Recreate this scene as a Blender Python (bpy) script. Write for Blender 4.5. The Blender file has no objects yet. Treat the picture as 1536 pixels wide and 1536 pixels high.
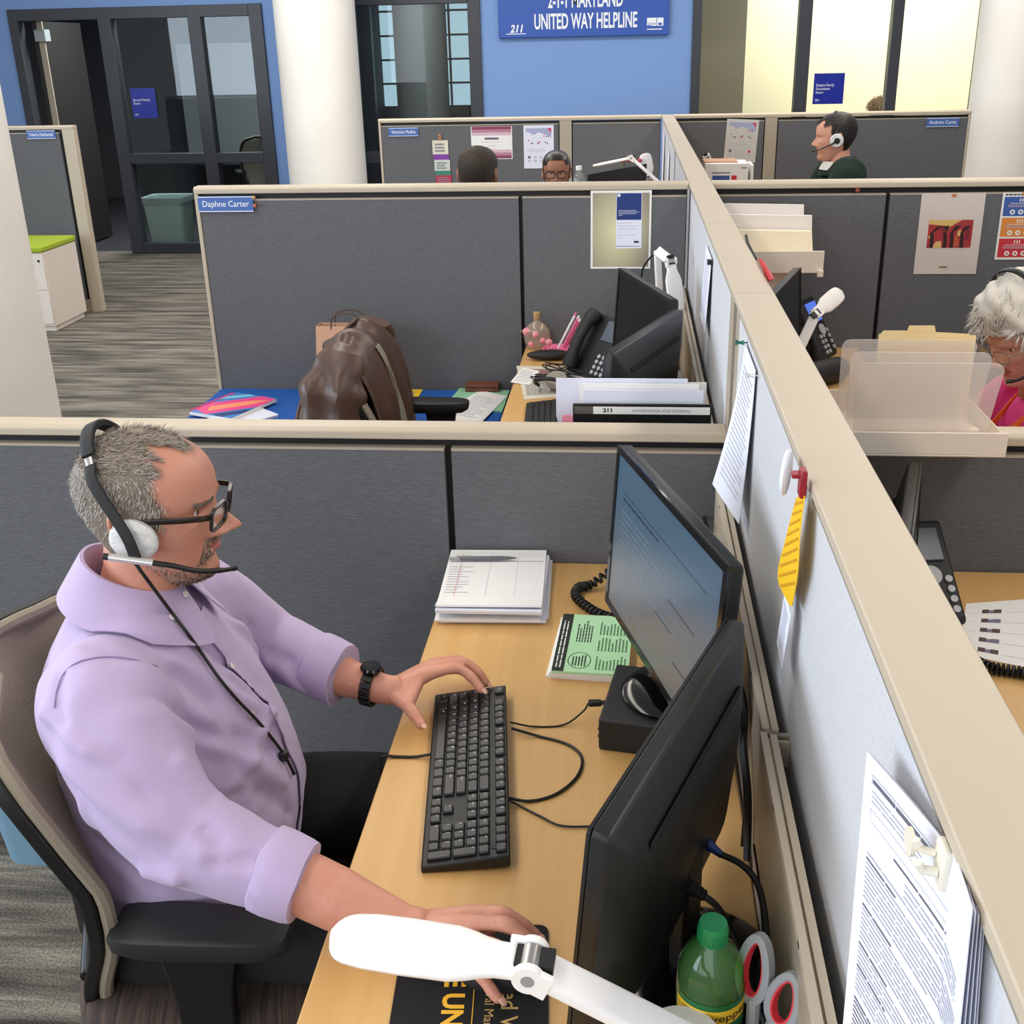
import bpy, bmesh, math, random
import numpy as np
from mathutils import Vector, Matrix
random.seed(7)
C = bpy.context.scene.collection
PI = math.pi
R = math.radians
# ---------------------------------------------------------------- camera
CAM = Vector((0, 0, 1.825))
YAW, PITCH, ROLL, FPX, SX, SY = -0.09747620, 0.37485054, -0.02176736, 1639.27086, 21.212, -58.358
_f = Vector((math.sin(YAW)*math.cos(PITCH), math.cos(YAW)*math.cos(PITCH), -math.sin(PITCH)))
_r = Vector((math.cos(YAW), -math.sin(YAW), 0)); _u = _r.cross(_f)
_c, _s = math.cos(ROLL), math.sin(ROLL)
RT, UP, FW = _c*_r+_s*_u, -_s*_r+_c*_u, _f
def at(px, py, **k):
    """the point where the sight line of a photo pixel meets the real plane x=, y= or z="""
    d = FW+(px-768-SX)/FPX*RT-(py-768-SY)/FPX*UP
    (a, v), = k.items(); i = 'xyz'.index(a)
    return CAM+d*((v-CAM[i])/d[i])
cam = bpy.data.cameras.new('camera'); co = bpy.data.objects.new('camera', cam); C.objects.link(co)
cam.sensor_width = 36; cam.lens = FPX/1536*36; cam.shift_x = -SX/1536; cam.shift_y = SY/1536; cam.clip_start = .05
co.matrix_world = Matrix((( RT[0], UP[0], -FW[0], CAM[0]), (RT[1], UP[1], -FW[1], CAM[1]), (RT[2], UP[2], -FW[2], CAM[2]), (0, 0, 0, 1)))
bpy.context.scene.camera = co
# ---------------------------------------------------------------- materials
MATS = {}
def srgb(c):
    return tuple((x/255/12.92 if x/255 <= .04045 else ((x/255+.055)/1.055)**2.4) for x in c)
def mat(name, col, rough=.6, metal=0, bump=None, spec=.5, var=None, trans=0, sheen=0, coat=0, emit=None):
    """col: sRGB 0-255.  bump=(kind, scale, strength[, stretch xyz]).  var=(scale, second colour, amount[, stretch])"""
    if name in MATS: return MATS[name]
    m = bpy.data.materials.new(name); m.use_nodes = True; nt = m.node_tree; N = nt.nodes; L = nt.links
    b = N['Principled BSDF']; c = srgb(col)+(1,)
    b.inputs['Base Color'].default_value = c; b.inputs['Roughness'].default_value = rough
    b.inputs['Metallic'].default_value = metal; b.inputs['Specular IOR Level'].default_value = spec
    if trans: b.inputs['Transmission Weight'].default_value = trans
    if sheen: b.inputs['Sheen Weight'].default_value = sheen
    if coat: b.inputs['Coat Weight'].default_value = coat
    if emit: b.inputs['Emission Color'].default_value = srgb(emit[0])+(1,); b.inputs['Emission Strength'].default_value = emit[1]
    def coords(st):
        tc = N.new('ShaderNodeTexCoord'); mp = N.new('ShaderNodeMapping'); mp.inputs['Scale'].default_value = st or (1, 1, 1)
        L.new(tc.outputs['Object'], mp.inputs['Vector']); return mp
    if bump:
        mp = coords(bump[3] if len(bump) > 3 else None)
        t = N.new({'noise': 'ShaderNodeTexNoise', 'wave': 'ShaderNodeTexWave', 'voro': 'ShaderNodeTexVoronoi'}[bump[0]])
        t.inputs['Scale'].default_value = bump[1]; L.new(mp.outputs[0], t.inputs['Vector'])
        if bump[0] == 'noise': t.inputs['Detail'].default_value = 3
        bn = N.new('ShaderNodeBump'); bn.inputs['Strength'].default_value = bump[2]; bn.inputs['Distance'].default_value = .01
        L.new(t.outputs[0], bn.inputs['Height']); L.new(bn.outputs[0], b.inputs['Normal'])
    if var:
        mp = coords(var[3] if len(var) > 3 else None)
        t = N.new('ShaderNodeTexNoise'); t.inputs['Scale'].default_value = var[0]; t.inputs['Detail'].default_value = 4
        L.new(mp.outputs[0], t.inputs['Vector'])
        r = N.new('ShaderNodeValToRGB'); r.color_ramp.elements[0].position = .5-.25/max(.3, 1); r.color_ramp.elements[1].position = .75
        c2 = srgb(var[1]); k = var[2]
        r.color_ramp.elements[0].color = c; r.color_ramp.elements[1].color = tuple(c[i]*(1-k)+c2[i]*k for i in range(3))+(1,)
        L.new(t.outputs[0], r.inputs[0]); L.new(r.outputs[0], b.inputs['Base Color'])
    MATS[name] = m; return m
def glassy(name, col, opac=.1, rough=.02, diff=(255, 255, 255), gloss=.35):
    """thin pane: tinted see-through + a share of diffuse + fresnel gloss"""
    if name in MATS: return MATS[name]
    m = bpy.data.materials.new(name); m.use_nodes = True; nt = m.node_tree; N = nt.nodes; L = nt.links
    N.remove(N['Principled BSDF']); out = N['Material Output']
    t = N.new('ShaderNodeBsdfTransparent'); t.inputs[0].default_value = srgb(col)+(1,)
    d = N.new('ShaderNodeBsdfPrincipled'); d.inputs['Base Color'].default_value = srgb(diff)+(1,); d.inputs['Roughness'].default_value = .5
    g = N.new('ShaderNodeBsdfGlossy'); g.inputs['Roughness'].default_value = rough
    mx = N.new('ShaderNodeMixShader'); mx.inputs[0].default_value = opac; L.new(t.outputs[0], mx.inputs[1]); L.new(d.outputs[0], mx.inputs[2])
    lw = N.new('ShaderNodeLayerWeight'); lw.inputs[0].default_value = .5; pw = N.new('ShaderNodeMath'); pw.operation = 'POWER'; pw.inputs[1].default_value = 4; ma = N.new('ShaderNodeMath'); ma.operation = 'MULTIPLY_ADD'; ma.inputs[1].default_value = .8; ma.inputs[2].default_value = gloss*.25
    L.new(lw.outputs['Facing'], pw.inputs[0]); L.new(pw.outputs[0], ma.inputs[0])
    mx2 = N.new('ShaderNodeMixShader'); L.new(ma.outputs[0], mx2.inputs[0]); L.new(mx.outputs[0], mx2.inputs[1]); L.new(g.outputs[0], mx2.inputs[2])
    L.new(mx2.outputs[0], out.inputs[0]); MATS[name] = m; return m
# ---------------------------------------------------------------- mesh builder
def rotm(rx=0, ry=0, rz=0, loc=(0, 0, 0)):
    return Matrix.Translation(loc) @ Matrix.Rotation(rz, 4, 'Z') @ Matrix.Rotation(ry, 4, 'Y') @ Matrix.Rotation(rx, 4, 'X')
def frame(o, x, y):
    """matrix with origin o, local x axis along x, local y near y"""
    x = Vector(x).normalized(); z = x.cross(Vector(y)).normalized(); y = z.cross(x)
    return Matrix(((x[0], y[0], z[0], o[0]), (x[1], y[1], z[1], o[1]), (x[2], y[2], z[2], o[2]), (0, 0, 0, 1)))
def sup(t, n):
    c, s = math.cos(t), math.sin(t)
    return math.copysign(abs(c)**(2/n), c), math.copysign(abs(s)**(2/n), s)
def lerp_tab(tab, z):
    """piecewise linear table [(z, a, b, ...)], smoothed by cosine-free interpolation"""
    if z <= tab[0][0]: return tab[0][1:]
    for p, q in zip(tab, tab[1:]):
        if z <= q[0]:
            k = (z-p[0])/(q[0]-p[0]); return tuple(a+(b-a)*k for a, b in zip(p[1:], q[1:]))
    return tab[-1][1:]
def cr(tab, z):
    """Catmull-Rom through a table [(z, a, ...)]"""
    if z <= tab[0][0]: return tab[0][1:]
    if z >= tab[-1][0]: return tab[-1][1:]
    for i in range(len(tab)-1):
        if z <= tab[i+1][0]: break
    p = tab[max(i-1, 0)]; a = tab[i]; b = tab[i+1]; q = tab[min(i+2, len(tab)-1)]; h = b[0]-a[0]; t = (z-a[0])/h; out = []
    for k in range(1, len(a)):
        m0 = (b[k]-p[k])/max(b[0]-p[0], 1e-6)*h; m1 = (q[k]-a[k])/max(q[0]-a[0], 1e-6)*h
        out.append((2*t**3-3*t*t+1)*a[k]+(t**3-2*t*t+t)*m0+(-2*t**3+3*t*t)*b[k]+(t**3-t*t)*m1)
    return out
def spline(pts, n=8):
    """Catmull-Rom through points"""
    P = [Vector(p) for p in pts]; P = [2*P[0]-P[1]]+P+[2*P[-1]-P[-2]]; out = []
    for i in range(1, len(P)-2):
        for k in range(n):
            t = k/n; a, b, c, d = P[i-1:i+3]
            out.append(.5*((2*b)+(c-a)*t+(2*a-5*b+4*c-d)*t*t+(3*b-a-3*c+d)*t**3))
    out.append(P[-2]); return out
class MB:
    def __init__(s): s.v = []; s.f = []; s.mi = []; s.m = 0; s.M = Matrix.Identity(4)
    def add(s, vs, fs, m=None):
        o = len(s.v); s.v += [s.M @ Vector(p) for p in vs]; s.f += [[i+o for i in f] for f in fs]
        s.mi += [s.m if m is None else m]*len(fs); return s
    def box(s, x0, y0, z0, x1, y1, z1, m=None):
        return s.add([(x0, y0, z0), (x1, y0, z0), (x1, y1, z0), (x0, y1, z0), (x0, y0, z1), (x1, y0, z1), (x1, y1, z1), (x0, y1, z1)],
                     [(3, 2, 1, 0), (4, 5, 6, 7), (0, 1, 5, 4), (1, 2, 6, 5), (2, 3, 7, 6), (3, 0, 4, 7)], m)
    def cbox(s, c, d, m=None):
        return s.box(*[c[i]-d[i]/2 for i in range(3)], *[c[i]+d[i]/2 for i in range(3)], m=m)
    def quad(s, a, b, c, d, m=None): return s.add([a, b, c, d], [(0, 1, 2, 3)], m)
    def loft(s, rings, cap=True, m=None, close=True):
        n = len(rings[0]); vs = [p for r in rings for p in r]; fs = []
        for i in range(len(rings)-1):
            for j in range(n if close else n-1):
                k = (j+1) % n; fs.append((i*n+j, i*n+k, (i+1)*n+k, (i+1)*n+j))
        if cap and close:
            fs.append(tuple(range(n))[::-1]); fs.append(tuple((len(rings)-1)*n+j for j in range(n)))
        return s.add(vs, fs, m)
    def tube(s, pts, r, n=8, m=None, cap=True, flat=1, up=None):
        P = [Vector(p) for p in pts]; rs = r if isinstance(r, (list, tuple)) else [r]*len(P); rings = []
        T = (P[1]-P[0]).normalized(); u = Vector(up) if up else (Vector((0, 0, 1)) if abs(T.z) < .9 else Vector((1, 0, 0)))
        u = (u-T*u.dot(T)).normalized()
        for i, p in enumerate(P):
            a = P[min(i+1, len(P)-1)]-P[max(i-1, 0)]
            if a.length > 1e-9: T = a.normalized()
            u = (u-T*u.dot(T)).normalized(); w = T.cross(u)
            rings.append([p+u*(rs[i]*math.cos(2*PI*k/n))+w*(rs[i]*flat*math.sin(2*PI*k/n)) for k in range(n)])
        return s.loft(rings, cap, m)
    def sweep(s, pts, prof, up=(0, 0, 1), m=None, cap=True):
        """profile [(a along 'up', b sideways)] swept along points"""
        P = [Vector(p) for p in pts]; rings = []
        for i, p in enumerate(P):
            T = (P[min(i+1, len(P)-1)]-P[max(i-1, 0)]).normalized(); u = Vector(up[i] if isinstance(up, list) else up)
            u = (u-T*u.dot(T)).normalized(); w = T.cross(u)
            rings.append([p+u*a+w*b for a, b in prof])
        return s.loft(rings, cap, m)
    def lathe(s, prof, n=24, m=None, cap=True):
        return s.loft([[(r*math.cos(2*PI*k/n), r*math.sin(2*PI*k/n), z) for k in range(n)] for r, z in prof], cap, m)
    def cyl(s, r, z0, z1, n=20, m=None): return s.lathe([(r, z0), (r, z1)], n, m)
    def prism(s, poly, z0, z1, m=None):
        return s.loft([[(x, y, z0) for x, y in poly], [(x, y, z1) for x, y in poly]], True, m)
    def grid(s, fn, nu, nv, m=None, u=(0, 1), v=(0, 1)):
        vs = [fn(u[0]+(u[1]-u[0])*i/nu, v[0]+(v[1]-v[0])*j/nv) for i in range(nu+1) for j in range(nv+1)]
        return s.add(vs, [(i*(nv+1)+j, (i+1)*(nv+1)+j, (i+1)*(nv+1)+j+1, i*(nv+1)+j+1) for i in range(nu) for j in range(nv)], m)
    def sheet(s, fn, nu, nv, th, m=None):
        """closed thin sheet over fn(u,v); thickness along its normal"""
        def nr(a, b):
            e = 1e-3; p = Vector(fn(a, b)); du = Vector(fn(min(a+e, 1), b))-Vector(fn(max(a-e, 0), b)); dv = Vector(fn(a, min(b+e, 1)))-Vector(fn(a, max(b-e, 0)))
            return p, du.cross(dv).normalized()
        top = []; bot = []
        for i in range(nu+1):
            for j in range(nv+1):
                p, n = nr(i/nu, j/nv); top.append(p); bot.append(p-n*th)
        k = len(top); w = nv+1; fs = []
        for i in range(nu):
            for j in range(nv):
                q = (i*w+j, (i+1)*w+j, (i+1)*w+j+1, i*w+j+1); fs.append(q); fs.append(tuple(a+k for a in q[::-1]))
        for i in range(nu): fs += [(i*w, i*w+k, (i+1)*w+k, (i+1)*w), (i*w+nv, (i+1)*w+nv, (i+1)*w+nv+k, i*w+nv+k)]
        for j in range(nv): fs += [(j, j+1, j+1+k, j+k), (nu*w+j, nu*w+j+k, nu*w+j+1+k, nu*w+j+1)]
        return s.add(top+bot, fs, m)
    def ink(s, fn, u0, v0, u1, v1, m, lift=.0004, nu=1, nv=1):
        def g(a, b):
            e = 1e-3; p = Vector(fn(a, b)); du = Vector(fn(a+e, b))-p; dv = Vector(fn(a, b+e))-p
            return p+du.cross(dv).normalized()*lift
        return s.grid(g, nu, nv, m, (u0, u1), (v0, v1))
    def lines(s, fn, u0, v0, u1, v1, n, m, along='u', fill=.5, rag=.3, nu=1, lift=.0004, rnd=random):
        """rows of printed text, each row broken into words"""
        for k in range(n):
            a, b = (v0+(v1-v0)*(k+.2)/n, v0+(v1-v0)*(k+.2+fill)/n) if along == 'u' else (u0+(u1-u0)*(k+.2)/n, u0+(u1-u0)*(k+.2+fill)/n)
            lo, hi = (u0, u1) if along == 'u' else (v0, v1); x = lo; end = hi-(hi-lo)*rag*rnd.random()
            while x < end:
                w = (hi-lo)*rnd.uniform(.06, .16); y = min(x+w, end)
                if along == 'u': s.ink(fn, x, a, y, b, m, lift, nu)
                else: s.ink(fn, a, x, b, y, m, lift, 1, nu)
                x = y+(hi-lo)*.018
        return s
    def text(s, body, size, m=None, sx=1, bold=0, align='CENTER', depth=0, shear=0):
        """lettering in the local xy plane, centred on the baseline"""
        vs, fs = letters(body, align, bold, shear)
        s.add([(x*size*sx, y*size, depth) for x, y in vs], fs, m); return s
    def ell(s, c, d, n=16, k=10, m=None):
        rings = []
        for i in range(k+1):
            a = -PI/2+PI*i/k; r = max(math.cos(a), .02)
            rings.append([(c[0]+d[0]*r*math.cos(2*PI*j/n), c[1]+d[1]*r*math.sin(2*PI*j/n), c[2]+d[2]*math.sin(a)) for j in range(n)])
        return s.loft(rings, True, m)
    def mesh(s, name, mats, smooth=40, recalc=True):
        me = bpy.data.meshes.new(name); me.from_pydata([tuple(p) for p in s.v], [], s.f)
        for mm in (mats if isinstance(mats, (list, tuple)) else [mats]): me.materials.append(mm)
        me.polygons.foreach_set('material_index', s.mi)
        if recalc:
            b = bmesh.new(); b.from_mesh(me); bmesh.ops.recalc_face_normals(b, faces=b.faces); b.to_mesh(me); b.free()
        if smooth:
            me.polygons.foreach_set('use_smooth', [True]*len(me.polygons)); me.set_sharp_from_angle(angle=R(smooth))
        me.update(); return me
    def build(s, name, mats, parent=None, label=None, bevel=0, smooth=40, world=False, recalc=True, seg=2):
        if world and parent:
            m = parent.matrix_basis.copy(); q = parent.parent
            while q: m = q.matrix_basis @ m; q = q.parent
            inv = m.inverted(); s.v = [inv @ p for p in s.v]
        return obj(name, s.mesh(name, mats, smooth, recalc), parent, label, bevel, seg)
def obj(name, me, parent=None, label=None, bevel=0, seg=2):
    o = bpy.data.objects.new(name, me); C.objects.link(o)
    if parent: o.parent = parent
    if label: o['label'] = label
    if bevel:
        b = o.modifiers.new('bevel', 'BEVEL'); b.width = bevel; b.segments = seg; b.limit_method = 'ANGLE'; b.angle_limit = R(35)
    return o
_let = {}
def letters(body, align='CENTER', bold=0, shear=0):
    k = (body, align, bold, shear)
    if k not in _let:
        cu = bpy.data.curves.new('t', 'FONT'); cu.body = body; cu.align_x = align; cu.offset = bold; cu.shear = shear; cu.resolution_u = 3
        o = bpy.data.objects.new('t', cu); C.objects.link(o); dg = bpy.context.evaluated_depsgraph_get()
        me = bpy.data.meshes.new_from_object(o.evaluated_get(dg))
        _let[k] = ([(p.co.x, p.co.y) for p in me.vertices], [tuple(p.vertices) for p in me.polygons])
        bpy.data.objects.remove(o); bpy.data.curves.remove(cu); bpy.data.meshes.remove(me)
    return _let[k]
def thing(name, label, cat, loc=(0, 0, 0), rz=0, group=None):
    o = bpy.data.objects.new(name, None); C.objects.link(o); o.empty_display_size = .05
    o.matrix_basis = Matrix.Translation(loc) @ Matrix.Rotation(rz, 4, 'Z')
    return tag(o, label, cat, group)
def tag(o, label, cat, group=None):
    o['label'] = label; o['category'] = cat
    if group: o['group'] = group
    return o
def struct(o): o['kind'] = 'structure'; return o
def remesh(mb, voxel, smooth=4, name='r', fac=.5):
    """fuse overlapping closed shapes into one continuous skin"""
    o = obj(name, mb.mesh(name, [], 0)); r = o.modifiers.new('r', 'REMESH'); r.mode = 'VOXEL'; r.voxel_size = voxel; r.use_smooth_shade = True
    if smooth: s = o.modifiers.new('s', 'SMOOTH'); s.iterations = smooth; s.factor = fac
    me = bpy.data.meshes.new_from_object(o.evaluated_get(bpy.context.evaluated_depsgraph_get()))
    old = o.data; bpy.data.objects.remove(o); bpy.data.meshes.remove(old); return me
def arr(me):
    a = np.empty(len(me.vertices)*3); me.vertices.foreach_get('co', a); return a.reshape(-1, 3)
def from_mesh(mb, me, m=None):
    mb.add([v.co for v in me.vertices], [tuple(p.vertices) for p in me.polygons], m)
def vnorm(me):
    a = np.empty(len(me.vertices)*3); me.vertices.foreach_get('normal', a); return a.reshape(-1, 3)
def rrect(w, h, r, n=4):
    out = []
    for cx, cy, a0 in ((w/2-r, h/2-r, 0), (-w/2+r, h/2-r, 90), (-w/2+r, -h/2+r, 180), (w/2-r, -h/2+r, 270)):
        for k in range(n+1):
            a = R(a0+90*k/n); out.append((cx+r*math.cos(a), cy+r*math.sin(a)))
    return out
# ================================================================= materials of the room
M_cap = mat('beige_laminate', (196, 182, 161), .45, var=(3, (188, 174, 154), .5))
M_capd = mat('beige_metal', (176, 164, 146), .4)
M_core = mat('black_core', (14, 14, 15), .5)
M_fab = mat('dark_fabric', (110, 111, 114), .9, bump=('noise', 90, .25, (1, 1, 5)), var=(60, (89, 89, 92), .9, (1, 1, 7)))
M_fabl = mat('light_fabric', (206, 207, 210), .9, bump=('noise', 220, .15), var=(260, (188, 188, 192), .8))
M_blue = mat('blue_paint', (120, 154, 208), .6)
M_white = mat('white_plaster', (250, 246, 239), .6, bump=('noise', 5, .25), var=(2.5, (240, 233, 220), .8))
M_frame = mat('charcoal_frame', (54, 57, 63), .4)
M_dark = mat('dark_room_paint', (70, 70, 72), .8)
M_cream = mat('cream_paint', (250, 246, 226), .7)
M_tan = mat('tan_paint', (168, 158, 140), .8)
M_sign = mat('sign_blue', (44, 84, 172), .4)
M_signb = mat('deep_blue', (18, 38, 150), .35)
M_plate = mat('plate_blue', (72, 108, 178), .4)
M_ink = mat('white_ink', (240, 242, 246), .5)
M_glass = glassy('pane_glass', (234, 240, 240), .02, .01, (40, 44, 44), .16)
M_glassc = glassy('clear_pane_glass', (245, 248, 245), .01, .02, (200, 200, 195), .08)
def carpet():
    m = bpy.data.materials.new('striped_carpet'); m.use_nodes = True; N = m.node_tree.nodes; L = m.node_tree.links; b = N['Principled BSDF']
    b.inputs['Roughness'].default_value = .95; b.inputs['Specular IOR Level'].default_value = .1
    tc = N.new('ShaderNodeTexCoord'); cols = []
    def noise(sc, scale, det, e0, e1, c0, c1):
        mp = N.new('ShaderNodeMapping'); mp.inputs['Scale'].default_value = sc; L.new(tc.outputs['Object'], mp.inputs[0])
        t = N.new('ShaderNodeTexNoise'); t.inputs['Scale'].default_value = scale; t.inputs['Detail'].default_value = det; L.new(mp.outputs[0], t.inputs[0])
        r = N.new('ShaderNodeValToRGB'); r.color_ramp.elements[0].position = e0; r.color_ramp.elements[1].position = e1
        r.color_ramp.elements[0].color = srgb(c0)+(1,); r.color_ramp.elements[1].color = srgb(c1)+(1,); L.new(t.outputs[0], r.inputs[0]); return t, r
    a, ra = noise((.7, 7, 1), 2.2, 4, .36, .64, (106, 102, 97), (178, 170, 156))
    c, rc = noise((1.3, 18, 1), 3, 3, .40, .60, (150, 150, 152), (255, 252, 246))
    d, rd = noise((1, 1.6, 1), 170, 2, .3, .7, (110, 110, 108), (255, 255, 255))
    m1 = N.new('ShaderNodeMix'); m1.data_type = 'RGBA'; m1.blend_type = 'MULTIPLY'; m1.inputs[0].default_value = .55
    L.new(ra.outputs[0], m1.inputs[6]); L.new(rc.outputs[0], m1.inputs[7])
    m2 = N.new('ShaderNodeMix'); m2.data_type = 'RGBA'; m2.blend_type = 'MULTIPLY'; m2.inputs[0].default_value = .8
    L.new(m1.outputs[2], m2.inputs[6]); L.new(rd.outputs[0], m2.inputs[7]); L.new(m2.outputs[2], b.inputs['Base Color'])
    bn = N.new('ShaderNodeBump'); bn.inputs['Strength'].default_value = .6; L.new(d.outputs[0], bn.inputs['Height']); L.new(bn.outputs[0], b.inputs['Normal'])
    return m
# ================================================================= the setting
WY = 10.28
mb = MB(); mb.box(-9, -3, -.1, 6, 15, 0); struct(mb.build('floor', carpet()))
mb = MB()
for x0, x1, z0, z1 in ((-9, -5.63, 0, 4), (-5.63, -3.27, 2.2, 4), (-3.27, -2.52, 0, 4), (-2.52, -1.32, 2.24, 4), (-1.32, .52, 0, 4), (.52, 3.04, 2.5, 4), (3.04, 6, 0, 4)):
    mb.box(x0, WY, z0, x1, WY+.12, z1)
struct(mb.build('wall_back', M_blue))
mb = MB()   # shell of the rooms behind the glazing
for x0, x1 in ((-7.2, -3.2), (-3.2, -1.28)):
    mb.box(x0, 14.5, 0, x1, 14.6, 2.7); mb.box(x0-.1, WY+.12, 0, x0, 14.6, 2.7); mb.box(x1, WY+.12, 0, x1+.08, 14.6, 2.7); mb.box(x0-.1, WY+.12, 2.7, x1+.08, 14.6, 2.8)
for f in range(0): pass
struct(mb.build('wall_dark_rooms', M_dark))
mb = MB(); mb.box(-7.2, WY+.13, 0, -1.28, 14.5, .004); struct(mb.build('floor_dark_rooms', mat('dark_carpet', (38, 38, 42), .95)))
mb = MB(); mb.box(.45, 13, 0, 4.2, 13.1, 3.2); mb.box(4.1, WY+.12, 0, 4.2, 13.1, 3.2); mb.box(-.0, WY+.12, 3.2, 4.2, 13.1, 3.3); struct(mb.build('wall_bright_room', M_cream))
mb = MB(); mb.box(.3, 11.4, 0, 1.09, 11.5, 3.2); mb.box(.3, WY+.12, 0, .42, 11.5, 3.2); struct(mb.build('wall_tan_side', M_tan))
def column(n, x, y):
    mb = MB(); mb.M = Matrix.Translation((x, y, 0)); mb.lathe([(.335, 0), (.335, 4)], 48); o = mb.build('trim_'+str(n), M_white); struct(o)
column(1, -2.625, 3.95); column(2, -2.625, 9.65); column(3, 3.07, 9.6)
# --- glazed fronts
def front(name, mull, z0, z1, rails, panes, gm, y=WY):
    """upright bars [(x0,x1)], cross rails [(x0,x1,z0,z1)], panes [(x0,x1,z0,z1)]"""
    mb = MB()
    for a, b in mull: mb.box(a, y-.03, z0, b, y+.09, z1)
    for a, b, c, d in rails: mb.box(a, y-.028, c, b, y+.088, d)
    fr = struct(mb.build(name, M_frame, bevel=.004))
    mb = MB()
    for a, b, c, d in panes: mb.box(a, y+.02, c, b, y+.03, d)
    mb.build('glass', gm, fr)
    return fr
front('window_1', [(-5.63, -5.545), (-4.79, -4.67), (-3.955, -3.835), (-3.39, -3.27)], 0, 2.2,
      [(-5.545, -3.39, 2.1, 2.199), (-4.67, -3.39, .84, .93), (-4.67, -3.39, .001, .1)],
      [(-4.67, -3.955, .93, 2.1), (-3.835, -3.39, .93, 2.1), (-4.67, -3.955, .1, .84), (-3.835, -3.39, .1, .84)], M_glass)
front('door_2', [(-2.52, -2.44), (-1.43, -1.32)], 0, 2.24, [(-2.44, -1.43, 2.16, 2.239), (-2.44, -1.43, .82, .92), (-2.44, -1.43, .001, .2)],
      [(-2.44, -1.43, .92, 2.16), (-2.44, -1.43, .2, .82)], M_glass)
front('window_2', [(.52, .6), (1.42, 1.53), (2.2, 2.29), (2.93, 3.04)], 0, 2.5, [(.6, 2.93, 2.4, 2.499), (.6, 2.93, .001, .1)],
      [(.6, 1.42, .1, 2.4), (1.53, 2.2, .1, 2.4), (2.29, 2.93, .1, 2.4)], M_glassc)
# open door of the dark room on the left: leaf swung inwards
mb = MB(); mb.box(-5.50, WY+.14, .02, -5.455, WY+1.0, 2.1); d1 = struct(mb.build('door_1', mat('dark_door', (40, 38, 36), .5)))
mb = MB(); mb.box(-5.455, WY+.135, .02, -5.40, WY+.15, 2.1); mb.build('edge_strip', M_tan, d1)
mb = MB(); mb.box(-5.47, WY+.1, 1.93, -5.37, WY+.2, 2.03); mb.build('door_closer', mat('closer_grey', (150, 160, 160), .4), d1)
# glowing paned window added behind the door, stands for a reflection in its glass
MS = mat('reflected_sky', (200, 225, 235), .5, emit=((190, 220, 235), 1.0))
mb = MB(); mb.box(-3.45, 14.46, 1.1, -1.3, 14.48, 2.3); w3 = struct(mb.build('window_reflection', MS))
mb = MB()
for x in np.arange(-3.15, -1.3, .3): mb.box(x-.012, 14.42, 1.1, x+.012, 14.46, 2.3)
for z in (1.1, 1.38, 1.66, 1.94, 2.22): mb.box(-3.19, 14.42, z-.012, -1.3, 14.455, z+.012)
mb.build('muntins', mat('muntin', (50, 62, 70), .6), w3)
mb = MB(); mb.M = Matrix.Translation((-2.3, 12.7, 0)); mb.lathe([(.29, 0), (.29, 2.69)], 32); struct(mb.build('trim_4', mat('grey_column', (150, 152, 150), .7)))
mb = MB(); mb.box(-2.92, 12.4, 0, -2.78, 12.5, 2.69); struct(mb.build('trim_5', M_frame))
# ================================================================= cubicle partitions
def partition(label, x0, x1, yf, yb, top, tiles, posts=(), ends=(), zb=.1):
    """panel running along x; tiles [(x0,x1)] of fabric on both faces"""
    t = thing('cubicle_partition', label, 'partition', ((x0+x1)/2, (yf+yb)/2, 0)); T = .02
    mb = MB(); mb.box(x0+.004, yf+T, .02, x1-.004, yb-T, top-.03); mb.build('core', M_core, t, world=True)
    mb = MB(); pr = [(yf-.004, top-.026), (yf-.004, top-.008), (yf+.006, top), (yb-.006, top), (yb+.004, top-.008), (yb+.004, top-.026)]
    mb.loft([[(x, a, b) for a, b in pr] for x in (x0, x1)]); mb.build('top_cap', M_cap, t, world=True, bevel=.003)
    for a, b in tiles:
        for y0, y1, s in ((yf, yf+T, 0), (yb-T, yb, 1)):
            mb = MB(); mb.box(a, y0, zb, b, y1, top-.052, 0); mb.box(a, y0-.001 if not s else y0, top-.052, b, y1 if not s else y1+.001, top-.046, 1)
            mb.build('fabric_panel', [M_fab, M_capd], t, world=True)
    mb = MB(); mb.box(x0+.01, yf+.002, .0, x1-.01, yb-.002, zb-.004); mb.build('base_rail', M_capd, t, world=True)
    for a, b in posts:
        mb = MB(); mb.box(a, yf-.002, 0, b, yb+.002, top-.026); mb.build('post', M_capd, t, world=True)
    for a, b in ends:
        mb = MB(); mb.box(a, yf-.003, 0, b, yb+.003, top-.025); mb.build('end_trim', M_cap, t, world=True, bevel=.004)
    return t
partition('low dark grey partition behind the man in the lilac shirt, under a beige cap', -3.2, .214, 2.215, 2.272, 1.051, [(-3.19, -1.645), (-1.635, -.396), (-.380, .206)])
partition('low dark grey partition right of the long divider, carrying the frosted file sorter', .296, 2.6, 2.215, 2.272, 1.051, [(.304, .90), (.915, 2.6)])
partition('tall grey partition with the white-lettered name plate and the gold framed poster', -1.637, .214, 4.093, 4.152, 1.346, [(-1.618, -.407), (-.392, .206)], ends=[(-1.637, -1.621)])
partition('tall dark partition pinned with the red painting print', .296, 2.9, 4.093, 4.152, 1.346, [(.304, .913), (.928, 2.9)])
partition('rear grey partition with the maroon certificate and name plate at its left end', -1.775, .214, 7.965, 8.02, 1.346, [(-1.755, -.50), (-.40, .206)], posts=[(-.492, -.408)], ends=[(-1.775, -1.758)])
partition('rear grey partition behind the man in the dark green sweater', .296, 2.285, 7.965, 8.02, 1.346, [(.304, .913), (1.01, 2.266)], posts=[(.921, 1.002)], ends=[(2.268, 2.285)])
partition('grey partition with a name plate beside the white cabinet and the near column', -5.3, -3.945, 7.8, 7.86, 1.346, [(-5.3, -4.055)], ends=[(-4.03, -3.945)])
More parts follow.
